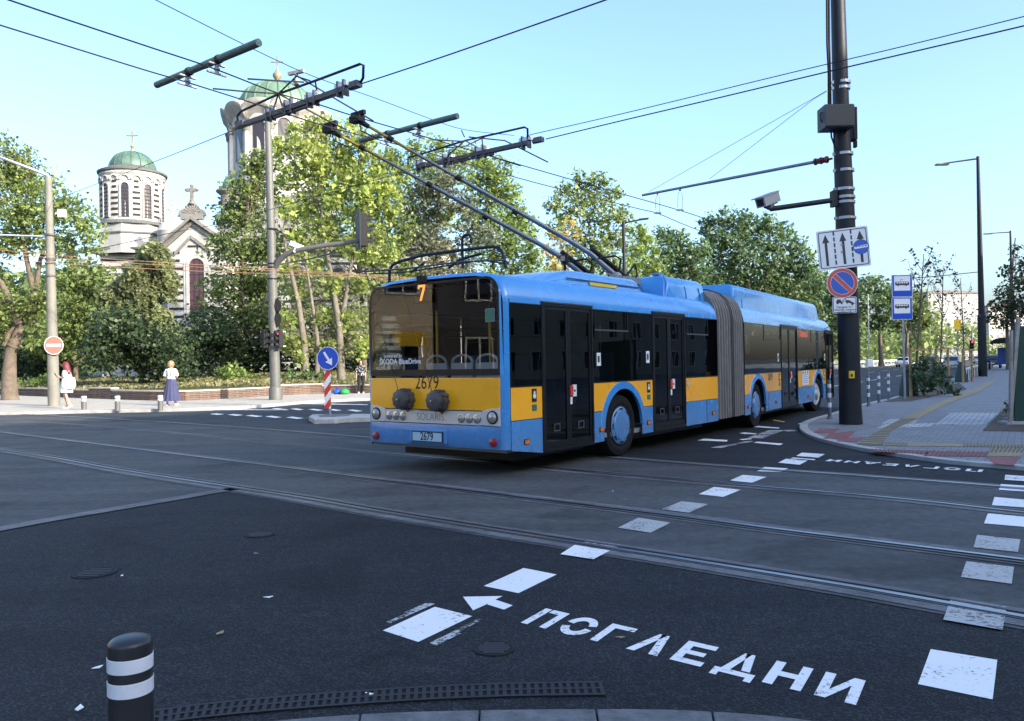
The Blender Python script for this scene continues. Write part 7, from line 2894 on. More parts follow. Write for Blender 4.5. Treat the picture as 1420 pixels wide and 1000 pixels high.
# the wood behind, seen between the trunks: one far mass of tree crowns
tree('pagoda_tree', 'bright tree whose top rises behind the tips of the trolley poles', 63, (580, 525),
     [[(580, 525, 0, .2), (582, 440), (585, 350), (588, 270)]],
     [(575, 206, 14), (606, 204, 14), (631, 217, 12), (590, 228, 20), (620, 240, 18), (560, 235, 16), (545, 215, 12), (600, 262, 20), (565, 270, 20), (580, 310, 22), (615, 300, 20)], 'bright', PK, dens=.9)
tree('linden_tree', 'mid green tree filling the gap between the great dome and the forked pale trunks', 57, (500, 530),
     [[(505, 530, 0, .22), (504, 450), (498, 380), (490, 310)]],
     [(430, 230, 22), (465, 225, 20), (500, 250, 24), (535, 275, 22), (445, 270, 26), (485, 290, 28), (525, 310, 26), (420, 300, 24), (455, 325, 28), (500, 340, 28), (540, 350, 24), (560, 315, 18), (560, 385, 20), (400, 330, 18), (530, 390, 20)], 'ash', PK, dens=.9)
tree('garden_tree', 'loose grey green tree between the forked pale trunks and the church wall', 55, (440, 530),
     [[(445, 530, 0, .12), (446, 470), (440, 420)]],
     [(410, 400, 16), (440, 390, 18), (470, 400, 18), (500, 395, 18), (400, 440, 18), (430, 435, 18), (462, 440, 20), (495, 440, 20), (410, 475, 16), (445, 478, 18), (480, 475, 18), (508, 470, 16), (405, 350, 14), (520, 360, 18), (500, 350, 16), (535, 400, 20)], 'birch', PK, dens=.95, airy=.0, grow=1.35)
# the wood behind everything, one uncountable mass
rng = np.random.default_rng(77)
cen = []
for px0, px1, Y0, Y1, top, n in ((-80, 150, 84, 98, 400, 260), (500, 1130, 118, 150, 430, 500), (1120, 1290, 150, 300, 450, 320), (1280, 1430, 330, 420, 470, 260)):
    for k in range(n):
        px = rng.uniform(px0, px1)
        Yq = rng.uniform(Y0, Y1)
        py = rng.uniform(top + 14 * math.sin(px * .11) + 8 * math.sin(px * .31), 500)
        v = at(px, py, Yq)
        cen.append((v.x, v.y, max(v.z, .8)))
me = leaf_mesh('far_wood', cen, [2.6] * len(cen), [42] * len(cen), .95, rng)
me.materials.append(LV['maple'])
o = bpy.data.objects.new('far_wood', me)
C.objects.link(o)
o['kind'] = 'stuff'
o['label'] = 'dim wood filling the view behind the park trees and the boulevard'
o['category'] = 'wood'
BK = 'background trees of the park'
for i, (px, Y, lb) in enumerate(((480, 92, 'dim tree far behind the pale forked trunks'), (575, 96, 'dim tree far behind the left edge of the bus'), (760, 104, 'dim tree low behind the trolley base'), (860, 108, 'dim tree behind the foot of the thin street lamp'), (960, 112, 'dim tree behind the middle of the bus roof'), (1060, 116, 'dim tree behind the front roof of the bus'), (1120, 122, 'dim tree between the bus front and the no parking sign'))):
    rng = random.Random(i)
    bl = [(px + rng.uniform(-55, 55), 450 + rng.uniform(-55, 35), rng.uniform(22, 32)) for k in range(12)]
    tree('park_tree', lb, Y, (px, 505), [[(px, 505, 0, .3), (px + 3, 460), (px, 430)]], bl, 'maple' if i % 2 else 'dark', BK, dens=.9, size=.5)

# ---------------------------------------------------------------- saplings in wooden stakes on the right pavement
M_['stake'] = mat('stake_wood', (.36, .24, .11), .85, var=.25, vscale=6)
M_['bag'] = mat('watering_bag', (.02, .05, .045), .6, var=.2, vscale=5)
def sapling(base_px, top_px, hw, label, frame_top_py, seed):
    P = gp(*base_px, ZP)
    rng = np.random.default_rng(seed)
    t = thing('sapling', label, 'young tree', P, 0, 'saplings tied to wooden stakes')
    T = at(*top_px, P.y) - P
    m = MB()
    m.tube([(0, 0, -.05), T * .5 + Vector((.03, .02, 0)), T], [.045, .035, .012], 8)
    C_ = []
    H_ = T.z
    for k in range(10):
        f = .36 + .6 * rng.random()
        a = rng.random() * 6.28
        L_ = (1 - f * .55) * H_ * .36
        s0 = T * f
        e = s0 + Vector((math.cos(a) * L_ * .42, math.sin(a) * L_ * .42, L_ * .95))
        mid = s0.lerp(e, .5) + Vector((math.cos(a), math.sin(a), -.3)) * L_ * .08
        m.tube([s0, mid, e], [.014, .01, .004], 5)
        for j in range(6):
            u = .3 + .7 * j / 5
            C_.append(np.array(s0.lerp(e, u)) + rng.normal(size=3) * .08)
    m.build('trunk', M_['bark'], t, smooth=60)
    me = leaf_mesh('crown', C_, [.15] * len(C_), [4] * len(C_), .115, rng)
    me.materials.append(LV['dark'])
    o = bpy.data.objects.new('crown', me)
    C.objects.link(o)
    o.parent = t
    return t, P

def stakes(P, hw, top, label):
    t = thing('tree_stakes', label, 'tree support', P, .571, 'wooden support frames of the saplings')
    for sx in (-1, 1):
        m = MB()
        m.tube([(sx * hw, 0, -.05), (sx * hw, 0, top)], .055, 10)
        m.build('stake', M_['stake'], t, smooth=40)
    for z in (top - .06, top * .55):
        m = MB()
        m.box((-hw - .08, -.08, z - .035), (hw + .08, -.056, z + .035))
        m.build('crossbar', M_['stake'], t)
    m = MB()
    m.tube([(-hw, 0, top * .75), (-.05, .05, top * .72), (.05, .05, top * .72), (hw, 0, top * .75)], .02, 6)
    m.build('tie', M_['black_plastic'], t)
def wbag(P, label):
    t = thing('watering_bag', label, 'watering bag', P, 0, 'dark watering bags round the saplings')
    m = MB()
    m.lathe([(.33, 0), (.30, .3), (.2, .8), (.12, 1.05), (.07, 1.1)], 14, 0, Matrix.Rotation(.3, 4, 'X') if False else None)
    m.build('bag', M_['bag'], t, smooth=50)
for (bp, tp_, ft, s, w_, l1, l2, l3) in (
    ((1267, 549), (1281, 352), 483, 5, .42, 'sapling with thin bare stem nearest the blue stop signs', 'wooden stakes half hidden by the bush, nearest the blue stop signs', 'dark watering bag right beside the stop sign post'),
    ((1303, 537), (1308, 368), 482, 9, .48, 'sapling growing behind the dark green bush', 'wooden stakes just right of the dark green bush', 'dark watering bag behind the dark green bush'),
    ((1338, 530), (1332, 385), 484, 12, .46, 'sapling closest to the tall dark street lamp', 'wooden stakes closest to the tall dark street lamp', 'dark watering bag in the stakes closest to the tall street lamp')):
    t, P = sapling(bp, tp_, w_, l1, ft, s)
    stakes(P + Vector((.12, -.05, 0)), w_, at(bp[0], ft, P.y).z - P.z, l2)
    wbag(P + Vector((-.1, .15, 0)), l3)
tree('bush', 'dense dark green bush round the wooden stakes on the right pavement', 28.5, (1288, 549), [],
     [(1285, 505, 15), (1302, 515, 14), (1275, 522, 14), (1295, 530, 14), (1312, 532, 10), (1280, 540, 12), (1268, 512, 9), (1318, 541, 7), (1304, 545, 7), (1328, 545, 5)], 'dark_lit', 'planting on the right pavement', 'bush', dens=1.0, size=.13, zg=ZP) if False else None
LV['bush'] = leafmat('leaf_bush', (.02, .06, .02), (.05, .11, .035), (.09, .17, .05), .3)
tree('bush', 'dense dark green bush round the wooden stakes on the right pavement', 28.5, (1288, 549), [],
     [(1285, 505, 14), (1302, 515, 13), (1275, 522, 13), (1295, 530, 13), (1312, 532, 9), (1280, 540, 11), (1268, 512, 8), (1318, 541, 6), (1304, 545, 6), (1328, 544, 4)], 'bush', 'planting on the right pavement', 'bush', dens=1.1, size=.12, zg=ZP, depth=.6, grow=.95)
tree('low_shrub', 'low tuft of greenery at the kerb left of the stop sign post', 28.5, (1242, 553), [],
     [(1238, 551, 5), (1246, 550, 5), (1252, 551, 4), (1232, 553, 3)], 'bush', 'planting on the right pavement', 'shrub', dens=1.0, size=.09, zg=ZP, depth=.5)
tree('weeds', 'straggling weeds in the bare tree pit at the right edge', 18.4, (1405, 575), [],
     [(1395, 570, 4), (1388, 582, 4), (1402, 562, 4), (1378, 592, 3), (1412, 575, 5)], 'bush', None, 'weeds', dens=.7, size=.06, zg=ZP, depth=.4)

# grass blades and ground cover of the church lawn: uncountable
rng = np.random.default_rng(5)
n = 5200
cen = []
WLx = [p.x for p in WL]
for k in range(n):
    px = rng.uniform(-30, 540)
    Yg = rng.uniform(40, 64)
    v = at(px, 520, Yg)
    wy_ = np.interp(v.x, WLx, [p.y for p in WL])
    if Yg < wy_ + .6:
        continue
    cen.append((v.x, Yg, .5 + max(0, Yg - wy_) * .028))
cen = np.array(cen)
me = leaf_mesh('lawn_grass', cen, [.22] * len(cen), [6] * len(cen), .15, rng, -1.2, .25)
me.materials.append(leafmat('leaf_grass', (.10, .12, .03), (.2, .2, .06), (.34, .31, .12), .3))
o = bpy.data.objects.new('lawn_grass', me)
C.objects.link(o)
o['kind'] = 'stuff'
o['label'] = 'sunlit dry grass of the church lawn behind the brick wall'
o['category'] = 'grass'
# ================================================================== PEOPLE
M_['skin'] = mat('skin', (.58, .34, .24), .55, var=.06)
M_['hair_red'] = mat('hair_red', (.13, .012, .02), .5, var=.3, vscale=20)
M_['hair_blond'] = mat('hair_blond', (.30, .20, .11), .5, var=.3, vscale=20)
M_['hair_dark'] = mat('hair_dark', (.03, .02, .018), .5)
M_['cloth_white'] = mat('cloth_white', (.78, .78, .78), .9, var=.05, vscale=4)
M_['cloth_navy'] = mat('cloth_navy', (.05, .055, .125), .9, var=.2, vscale=5)
M_['cloth_black'] = mat('cloth_black', (.012, .012, .014), .9)
def speck_cloth():
    m = mat('cloth_pattern', (.05, .05, .055), .9)
    t = m.node_tree
    tc = nn(m, 'ShaderNodeTexCoord')
    v = nn(m, 'ShaderNodeTexVoronoi')
    v.inputs['Scale'].default_value = 14
    t.links.new(tc.outputs['Object'], v.inputs['Vector'])
    r = nn(m, 'ShaderNodeValToRGB')
    r.color_ramp.interpolation = 'CONSTANT'
    r.color_ramp.elements[0].color = (.6, .6, .6, 1)
    r.color_ramp.elements[1].position = .33
    r.color_ramp.elements[1].color = (.03, .03, .035, 1)
    t.links.new(v.outputs['Distance'], r.inputs[0])
    t.links.new(r.outputs[0], t.nodes['Principled BSDF'].inputs['Base Color'])
    return m
M_['cloth_pattern'] = speck_cloth()
M_['shoe'] = mat('shoe', (.2, .15, .12), .6)

def skin_body(parent, J, E, mats):
    """J: name -> (point, radius); E: edges; root first.  one continuous surface"""
    names = list(J)
    me = bpy.data.meshes.new('body')
    me.from_pydata([J[k][0] for k in names], [(names.index(a), names.index(b)) for a, b in E], [])
    o = bpy.data.objects.new('body', me)
    C.objects.link(o)
    sk = o.modifiers.new('skin', 'SKIN')
    sk.use_smooth_shade = True
    sk.branch_smoothing = .6
    sv = me.skin_vertices[0].data
    for i, k in enumerate(names):
        r = J[k][1]
        sv[i].radius = r if isinstance(r, tuple) else (r, r)
        sv[i].use_root = (i == 0)
    sb = o.modifiers.new('sub', 'SUBSURF')
    sb.levels = sb.render_levels = 1
    dg = bpy.context.evaluated_depsgraph_get()
    m2 = bpy.data.meshes.new_from_object(o.evaluated_get(dg))
    bpy.data.objects.remove(o)
    bpy.data.meshes.remove(me)
    m2.name = 'body'
    m2.materials.clear()
    for mt in mats:
        m2.materials.append(mt)
    m2.polygons.foreach_set('use_smooth', [True] * len(m2.polygons))
    m2.polygons.foreach_set('material_index', [0] * len(m2.polygons))
    b = bpy.data.objects.new('body', m2)
    C.objects.link(b)
    b.parent = parent
    return b

def hand(J, E, wrist, side, d, out, s, pre):
    """five fingers rooted in the palm; d: pointing direction, out: across towards the thumb"""
    d, out = Vector(d).normalized(), Vector(out).normalized()
    nrm = d.cross(out)
    w_ = Vector(J[wrist][0])
    J[pre + 'palm'] = (tuple(w_ + d * .05 * s), .026 * s)
    J[pre + 'knuckle'] = (tuple(w_ + d * .085 * s), .024 * s)
    E += [(wrist, pre + 'palm'), (pre + 'palm', pre + 'knuckle')]
    for i, (off, ln) in enumerate(((.03, .07), (.011, .08), (-.010, .074), (-.03, .058))):
        a = w_ + d * .095 * s + out * off * s
        J[f'{pre}f{i}a'] = (tuple(a), .0095 * s)
        J[f'{pre}f{i}b'] = (tuple(a + d * ln * .5 * s + nrm * .008), .009 * s)
        J[f'{pre}f{i}c'] = (tuple(a + d * ln * s + nrm * .024), .0075 * s)
        E += [(pre + 'knuckle', f'{pre}f{i}a'), (f'{pre}f{i}a', f'{pre}f{i}b'), (f'{pre}f{i}b', f'{pre}f{i}c')]
    t0 = w_ + d * .04 * s + out * .035 * s
    J[pre + 'ta'] = (tuple(t0), .011 * s)
    J[pre + 'tb'] = (tuple(t0 + (d + out * .7).normalized() * .05 * s), .009 * s)
    E += [(pre + 'palm', pre + 'ta'), (pre + 'ta', pre + 'tb')]

def human(t, hgt, pose, mats):
    """local: x right of the figure, -y the way it faces, z up"""
    s = hgt / 1.68
    g = lambda x, y, z: (x * s, y * s, z * s)
    P = dict(pelvis=(0, 0, .93), belly=(0, .0, 1.05), chest=(0, .0, 1.22), collar=(0, .01, 1.36), neck=(0, 0, 1.43), jaw=(0, -.025, 1.50), brow=(0, -.012, 1.585), crown=(0, .005, 1.65),
             hipL=(-.09, 0, .88), kneeL=(-.095, -.01, .49), ankL=(-.095, .03, .085), toeL=(-.10, -.13, .03), heelL=(-.095, .05, .035),
             hipR=(.09, 0, .88), kneeR=(.095, -.01, .49), ankR=(.095, .03, .085), toeR=(.10, -.13, .03), heelR=(.095, .05, .035),
             shL=(-.17, .01, 1.34), elL=(-.22, .03, 1.07), wrL=(-.23, -.03, .84), shR=(.17, .01, 1.34), elR=(.22, .03, 1.07), wrR=(.23, -.03, .84))
    P.update(pose.get('joints', {}))
    R = dict(pelvis=(.15, .115), belly=(.13, .10), chest=(.145, .11), collar=(.10, .08), neck=.052, jaw=(.062, .07), brow=(.076, .088), crown=(.055, .06), hipL=.085, kneeL=.052, ankL=.036, toeL=.026, heelL=.034, hipR=.085, kneeR=.052, ankR=.036, toeR=.026, heelR=.034,
             shL=.055, elL=.04, wrL=.027, shR=.055, elR=.04, wrR=.027)
    J = {}
    for k in P:
        r = R[k]
        J[k] = (g(*P[k]), tuple(q * s for q in r) if isinstance(r, tuple) else r * s)
    E = [('pelvis', 'belly'), ('belly', 'chest'), ('chest', 'collar'), ('collar', 'neck'), ('neck', 'jaw'), ('jaw', 'brow'), ('brow', 'crown')]
    for d in 'LR':
        E += [('pelvis', 'hip' + d), ('hip' + d, 'knee' + d), ('knee' + d, 'ank' + d), ('ank' + d, 'toe' + d), ('ank' + d, 'heel' + d), ('collar', 'sh' + d), ('sh' + d, 'el' + d), ('el' + d, 'wr' + d)]
        fd = pose.get('hand' + d, ((0, -.2, -1), (0, -1, 0)))
        hand(J, E, 'wr' + d, d, fd[0], fd[1], s, 'h' + d)
    b = skin_body(t, J, E, mats)
    # face: nose, eyes, mouth, ears
    m = MB()
    hx, hy, hz = P['brow']
    m.tube([g(hx, hy - .083, hz - .005), g(hx, hy - .105, hz - .035)], [.007 * s, .013 * s], 6, 0)
    for sx in (-1, 1):
        m.lathe([(.010 * s, 0), (.007 * s, .006 * s), (0, .007 * s)], 8, 1, Matrix.Translation(g(hx + sx * .03, hy - .075, hz - .002)) @ Matrix.Rotation(math.pi / 2, 4, 'X'))
        m.tube([g(hx + sx * .078, hy + .0, hz - .035), g(hx + sx * .083, hy + .008, hz), g(hx + sx * .08, hy + .005, hz + .012)], [.010 * s, .016 * s, .01 * s], 6, 0)
    m.box(g(hx - .022, hy - .083, hz - .068), g(hx + .022, hy - .07, hz - .058), 2)
    f = m.build('face', [M_['skin'], M_['hair_dark'], M_['lip']], t, smooth=60)
    return s, P

M_['lip'] = mat('lip', (.42, .12, .11), .5)

def tubeloft(t, name, rings, mt, n=28, fold=0.0, nf=9, cap=False):
    """clothing: rings (cx, cy, z, rx, ry); folds deepen downwards"""
    m = MB()
    R = []
    for i, (cx, cy, z, rx, ry) in enumerate(rings):
        f = fold * i / (len(rings) - 1)
        R.append([(cx + rx * (1 + f * math.sin(nf * a)) * math.cos(a), cy + ry * (1 + f * math.sin(nf * a + .7)) * math.sin(a), z) for a in [2 * math.pi * k / n for k in range(n)]])
    m.loft(R, 0, caps=cap)
    return m.build(name, mt, t, smooth=60)

# woman in the white dress, walking to the left, reading a phone
P = gp(92, 566.5, .104)
tW = thing('person', 'woman with long red hair in a short white dress, walking left with a phone', 'person', P, math.radians(-82), 'people on the far pavement')
s, J = human(tW, 1.68, dict(joints=dict(kneeL=(-.09, -.10, .50), ankL=(-.09, .02, .10), toeL=(-.09, -.13, .035), heelL=(-.09, .05, .04), kneeR=(.09, .02, .49), ankR=(.09, .17, .13), toeR=(.09, .06, .03), heelR=(.09, .21, .12),
      elR=(.20, .06, 1.08), wrR=(.10, -.16, 1.13), elL=(-.20, .06, 1.08), wrL=(-.08, -.20, 1.14), jaw=(0, -.035, 1.50), brow=(0, -.03, 1.585)),
      handR=((-.4, -1, .3), (0, .2, 1)), handL=((.3, -1, .3), (0, .2, 1))), [M_['skin']])
tubeloft(tW, 'dress', [(0, .01, 1.41, .075, .065), (0, .01, 1.385, .15, .085), (0, .01, 1.30, .185, .125), (0, .0, 1.18, .165, .13), (0, .0, 1.05, .15, .125), (0, .0, .92, .19, .16), (0, .01, .75, .205, .19), (0, .02, .58, .215, .21)], M_['cloth_white'], fold=.03)
for sx in (-1, 1):
    m = MB()
    m.tube([(sx * .15, .01, 1.355), (sx * .195, .03, 1.24), (sx * .205, .05, 1.15)], [.066, .062, .06], 12, caps=False)
    m.build('sleeve', M_['cloth_white'], tW, smooth=60)
m = MB()
for k in range(15):
    a = -.35 + (math.pi + .7) * k / 14
    x, y = math.cos(a) * .082, math.sin(a) * .095 - .01
    m.tube([(x * .35, y * .35 - .0, 1.685), (x * .95, y * .95, 1.63), (x * 1.15, y * 1.15 + .01, 1.52), (x * 1.3, y * 1.1 + .05, 1.38), (x * 1.1, y + .09, 1.25)], [.03, .034, .034, .036, .018], 7)
m.build('hair', M_['hair_red'], tW, smooth=60)
for sx in (-1, 1):
    pass
m = MB()
for a in ('L', 'R'):
    tx, ty, tz = J['toe' + a]
    hx_, hy_, hz_ = J['heel' + a]
    m.tube([(hx_, hy_ + .01, hz_ - .02), (tx, ty, tz - .012), (tx, ty - .03, tz - .012)], [.036, .038, .022], 8)
m.build('shoes', M_['cloth_white'], tW, smooth=50)
tB = thing('shoulder_bag', 'white shoulder bag hanging at the side of the woman with red hair', 'bag', P + Vector((.22, -.20, .72)), .1)
m = MB()
m.loft([[(-.2 * k, -.05 * k2, z), (.2 * k, -.05 * k2, z), (.2 * k, .05 * k2, z), (-.2 * k, .05 * k2, z)] for k, k2, z in ((.9, .9, 0), (1.1, 1.4, .12), (1.0, 1.0, .33), (.95, .6, .40))], 0)
m.build('bag', M_['cloth_white'], tB, bevel=.02)
m = MB()
m.tube([(-.12, 0, .38), (-.08, .02, .55), (-.02, .05, .66), (.05, .05, .55), (.12, 0, .38)], .012, 6)
m.build('strap', M_['skin'], tB, smooth=60)
tP = thing('phone', 'small dark phone in the hands of the woman with red hair', 'phone', P + Vector((-.36, -.02, 1.22)), .2)
m = MB()
m.box((-.005, -.04, -.08), (.006, .04, .08), 0, Matrix.Rotation(-.5, 4, 'Y'))
m.build('phone_body', M_['black_plastic'], tP, bevel=.004)

# woman in white top and long navy skirt
P = gp(238, 562, .104)
tN2 = thing('person', 'woman with short blond hair, white top, long navy skirt, seen from behind', 'person', P, math.radians(172), 'people on the far pavement')
s, J = human(tN2, 1.66, dict(joints=dict(kneeR=(.12, -.06, .49), ankR=(.16, .05, .09), toeR=(.19, -.09, .03), heelR=(.16, .08, .035), kneeL=(-.10, .0, .49), ankL=(-.13, -.05, .085), toeL=(-.16, -.2, .03), heelL=(-.13, -.02, .035),
      elR=(.25, .02, 1.09), wrR=(.16, -.14, 1.02), elL=(-.25, .02, 1.09), wrL=(-.16, -.14, 1.02)), handR=((-.6, -.7, -.1), (0, -.2, 1)), handL=((.6, -.7, -.1), (0, -.2, 1))), [M_['skin']])
tubeloft(tN2, 'blouse', [(0, .01, 1.41, .07, .06), (0, .01, 1.38, .14, .085), (0, .01, 1.30, .185, .12), (0, .0, 1.18, .172, .13), (0, .0, 1.04, .16, .13), (0, .0, .99, .165, .135)], M_['cloth_white'], fold=.02)
for sx in (-1, 1):
    m = MB()
    m.tube([(sx * .14, .01, 1.35), (sx * .215, .015, 1.22), (sx * .245, .02, 1.10)], [.07, .068, .062], 12, caps=False)
    m.build('sleeve', M_['cloth_white'], tN2, smooth=60)
tubeloft(tN2, 'skirt', [(0, .0, 1.03, .150, .125), (0, .0, .92, .185, .16), (0, .0, .70, .225, .20), (0, .0, .45, .275, .245), (.01, .0, .16, .34, .29)], M_['cloth_navy'], 60, .085, 13)
m = MB()
for k in range(17):
    a = -.5 + (math.pi + 1.0) * k / 16
    x, y = math.cos(a) * .082, math.sin(a) * .095
    m.tube([(x * .35, y * .35, 1.665), (x * .95, y * .95 - .0, 1.615), (x * 1.12, y * 1.12 + .005, 1.53), (x * .95, y * .95 + .01, 1.45)], [.03, .035, .034, .016], 7)
m.build('hair', M_['hair_blond'], tN2, smooth=60)
m = MB()
for sx in (-1, 1):
    m.tube([(sx * .10, -.10, 1.30), (sx * .105, .0, 1.40), (sx * .10, .13, 1.30), (sx * .07, .145, 1.12)], .012, 6)
m.build('backpack_straps', M_['cloth_black'], tN2, smooth=60)
m = MB()
for a in ('L', 'R'):
    tx, ty, tz = J['toe' + a]
    hx_, hy_, hz_ = J['heel' + a]
    m.tube([(hx_, hy_ + .01, hz_ - .02), (tx, ty, tz - .012), (tx, ty - .03, tz - .012)], [.036, .038, .022], 8)
m.build('shoes', M_['cloth_white'], tN2, smooth=50)

# person in black trousers and patterned top, half behind the bus
P = gp(501, 545.5, .104)
t3 = thing('person', 'person in patterned top and black trousers standing beside the bus tail', 'person', P, math.radians(15), 'people on the far pavement')
s, J = human(t3, 1.66, dict(joints=dict(kneeL=(-.11, -.03, .49), ankL=(-.12, .02, .085), toeL=(-.13, -.13, .03), heelL=(-.12, .05, .035))), [M_['skin']])
tubeloft(t3, 'shirt', [(0, .01, 1.41, .07, .06), (0, .01, 1.38, .14, .085), (0, .01, 1.30, .19, .125), (0, .0, 1.15, .18, .14), (0, .0, 1.0, .18, .145), (0, .0, .86, .195, .16)], M_['cloth_pattern'], fold=.02)
for sx in (-1, 1):
    m = MB()
    m.tube([(sx * .14, .01, 1.35), (sx * .205, .02, 1.2), (sx * .225, .03, 1.05)], [.07, .068, .06], 12, caps=False)
    m.build('sleeve', M_['cloth_pattern'], t3, smooth=60)
m = MB()
for a in ('L', 'R'):
    h_, k_, an = [Vector(J[q + a]) * s for q in ('hip', 'knee', 'ank')]
    m.tube([h_ + Vector((0, 0, .05)), h_, k_, an], [.10, .105, .075, .065], 12)
m.build('trousers', M_['cloth_black'], t3, smooth=60)
m = MB()
for k in range(15):
    a = -.4 + (math.pi + .8) * k / 14
    x, y = math.cos(a) * .082, math.sin(a) * .095
    m.tube([(x * .35, y * .35, 1.665), (x * .95, y * .95, 1.615), (x * 1.1, y * 1.1 + .005, 1.53), (x * .9, y * .9 + .01, 1.46)], [.03, .034, .03, .014], 7)
m.build('hair', M_['hair_dark'], t3, smooth=60)
m = MB()
for a in ('L', 'R'):
    tx, ty, tz = J['toe' + a]
    hx_, hy_, hz_ = J['heel' + a]
    m.tube([(hx_, hy_ + .01, hz_ - .01), (tx, ty, tz - .008), (tx, ty - .03, tz - .008)], [.04, .042, .024], 8)
m.build('shoes', M_['cloth_white'], t3, smooth=50)

# coloured bags on the pavement beside the trunks
for px, mt, lb in ((468, 'sign_blue', 'blue plastic bag on the pavement at the foot of the brick wall'), (478, 'green_bag', 'green plastic bag on the pavement at the foot of the brick wall')):
    if mt == 'green_bag':
        M_['green_bag'] = mat('green_bag', (.02, .3, .08), .5)
    Pq = gp(px, 546.8, .104)
    t = thing('plastic_bag', lb, 'bag', Pq)
    m = MB()
    m.lathe([(.16, 0), (.24, .08), (.22, .18), (.1, .24), (.05, .27), (.09, .32)], 12, 0)
    m.build('bag', M_[mt], t, smooth=60)

# ================================================================== CARS, SHELTER, FAR SIGNALS
M_['car_silver'] = mat('car_silver', (.33, .36, .38), .3, .6, .5)
M_['car_dark'] = mat('car_dark', (.03, .035, .045), .25, .2, .5)
M_['car_white'] = mat('car_white', (.7, .71, .72), .3, 0, .5)
M_['car_glass'] = mat('car_glass', (.02, .025, .03), .08, 0, .3)
def car(P, rz, paint, label):
    t = thing('parked_car' if False else 'car', label, 'car', P, rz, 'cars on the boulevard')
    prof = [(-2.15, .35), (-2.18, .62), (-2.1, .95), (-1.95, 1.02), (-1.55, 1.40), (-1.1, 1.5), (.1, 1.5), (.55, 1.38), (1.15, 1.0), (1.95, .86), (2.15, .7), (2.18, .4)]
    m = MB()
    R = []
    for y, k in ((-.86, .0), (-.80, .03), (.80, .03), (.86, 0)):
        R.append([(x, y * (.86 if z > 1.05 else 1), z + (0 if abs(y) < .85 else -.02)) for x, z in prof])
    m.loft(R, 0)
    b = fixn(m.build('body', paint, t, smooth=30, bevel=.03))
    m = MB()
    yw = .745
    m.poly([(-2.08, -yw + .1, 1.03), (-2.08, yw - .1, 1.03), (-1.63, yw - .13, 1.40), (-1.63, -yw + .13, 1.40)])
    m.poly([(.62, -yw + .1, 1.37), (.62, yw - .1, 1.37), (1.16, yw - .05, 1.03), (1.16, -yw + .05, 1.03)])
    for sg in (-1, 1):
        for a, b_ in ((-1.5, -.45), (-.38, .75)):
            m.poly([(a, sg * .845, 1.05), (b_, sg * .845, 1.05), (min(b_, .5), sg * .76, 1.38), (max(a, -1.25), sg * .76, 1.38)])
    for v in range(len(m.v)):
        x, y, z = m.v[v]
        m.v[v] = (x - (.025 if x < -1.6 and abs(y) < .7 else 0) + (.03 if x > .6 and abs(y) < .72 else 0), y * 1.03, z + .02)
    m.build('window', M_['car_glass'], t)
    for sx in (-1.35, 1.32):
        for sg in (-1, 1):
            m = MB()
            M = Matrix.Translation((sx, sg * .76, .32)) @ Matrix.Rotation(math.pi / 2 * -sg, 4, 'X')
            m.lathe([(.2, -.1), (.3, -.1), (.32, -.05), (.32, .08), (.3, .12), (.21, .12)], 20, 0, M)
            w_ = m.build('wheel', M_['rubber'], t, smooth=40)
            m = MB()
            m.lathe([(.21, .1), (.1, .125), (0, .125)], 16, 0, M)
            m.build('rim', M_['silver'], w_)
    for sg in (-1, 1):
        m = MB()
        m.box((-2.2, sg * .72 - .12, .72), (-2.12, sg * .72 + .12, .92))
        m.build('tail_light', M_['lamp_red'], t, bevel=.02)
        m = MB()
        m.box((2.05, sg * .65 - .14, .62), (2.18, sg * .65 + .14, .76))
        m.build('headlight', M_['lamp_clear'], t, bevel=.02)
    m = MB()
    m.box((-2.215, -.26, .5), (-2.18, .26, .61))
    m.build('number_plate', M_['white_print'], t)
    return t
rzB = math.atan2(DB.y, DB.x)
def on_road(px, py):
    return gp(px, py)
car(at(1321, 490, 96) * 1 - Vector((0, 0, at(1321, 490, 96).z)), rzB, M_['car_silver'], 'silver estate car seen from behind between the two right sapling stakes')
car(Vector((at(1253, 490, 120).x, 120, 0)), rzB + math.pi, M_['car_white'], 'pale car behind the stop sign post on the far lanes')
car(Vector((at(1376, 490, 92).x, 92, .06)), rzB, M_['car_dark'], 'dark car at the kerb just right of the tall street lamp')
car(Vector((at(1292, 490, 135).x, 135, 0)), rzB, M_['car_dark'], 'dark car seen just above the green bush')
car(Vector((at(1300, 490, 170).x, 170, 0)), rzB + math.pi, M_['car_white'], 'white car far down the boulevard above the sapling stakes')
car(Vector((at(1357, 490, 150).x, 150, 0)), rzB, M_['car_silver'], 'grey car farthest away, left of the tall street lamp foot')

# bus shelter
PS2 = gp(1392, 513, ZP)
tS = thing('bus_shelter', 'dark bus shelter with a curved roof beyond the tall street lamp', 'bus shelter', PS2, rzB)
m = MB()
A = [math.pi * (k / 12) for k in range(13)]
L0, L1 = -2.6, 4.2
m.loft([[(L0, 1.05 * math.cos(a) , 2.55 + .55 * math.sin(a)) for a in A], [(L1, 1.05 * math.cos(a), 2.55 + .55 * math.sin(a)) for a in A]], 0, caps=False, closed=False)
m.loft([[(L0, 1.0 * math.cos(a) , 2.5 + .52 * math.sin(a)) for a in A], [(L1, 1.0 * math.cos(a), 2.5 + .52 * math.sin(a)) for a in A]], 0, caps=False, closed=False)
m.poly([(L0, 1.05 * math.cos(a), 2.55 + .55 * math.sin(a)) for a in A])
m.build('roof', M_['black_plastic'], tS, smooth=50)
for x in (L0 + .3, .8, L1 - .3):
    m = MB()
    m.tube([(x, -.8, 0), (x, -.8, 2.6)], .05, 8)
    m.build('post', M_['pole_dark'], tS)
m = MB()
m.box((L0 + .3, -.82, .4), (L1 - .3, -.8, 2.2))
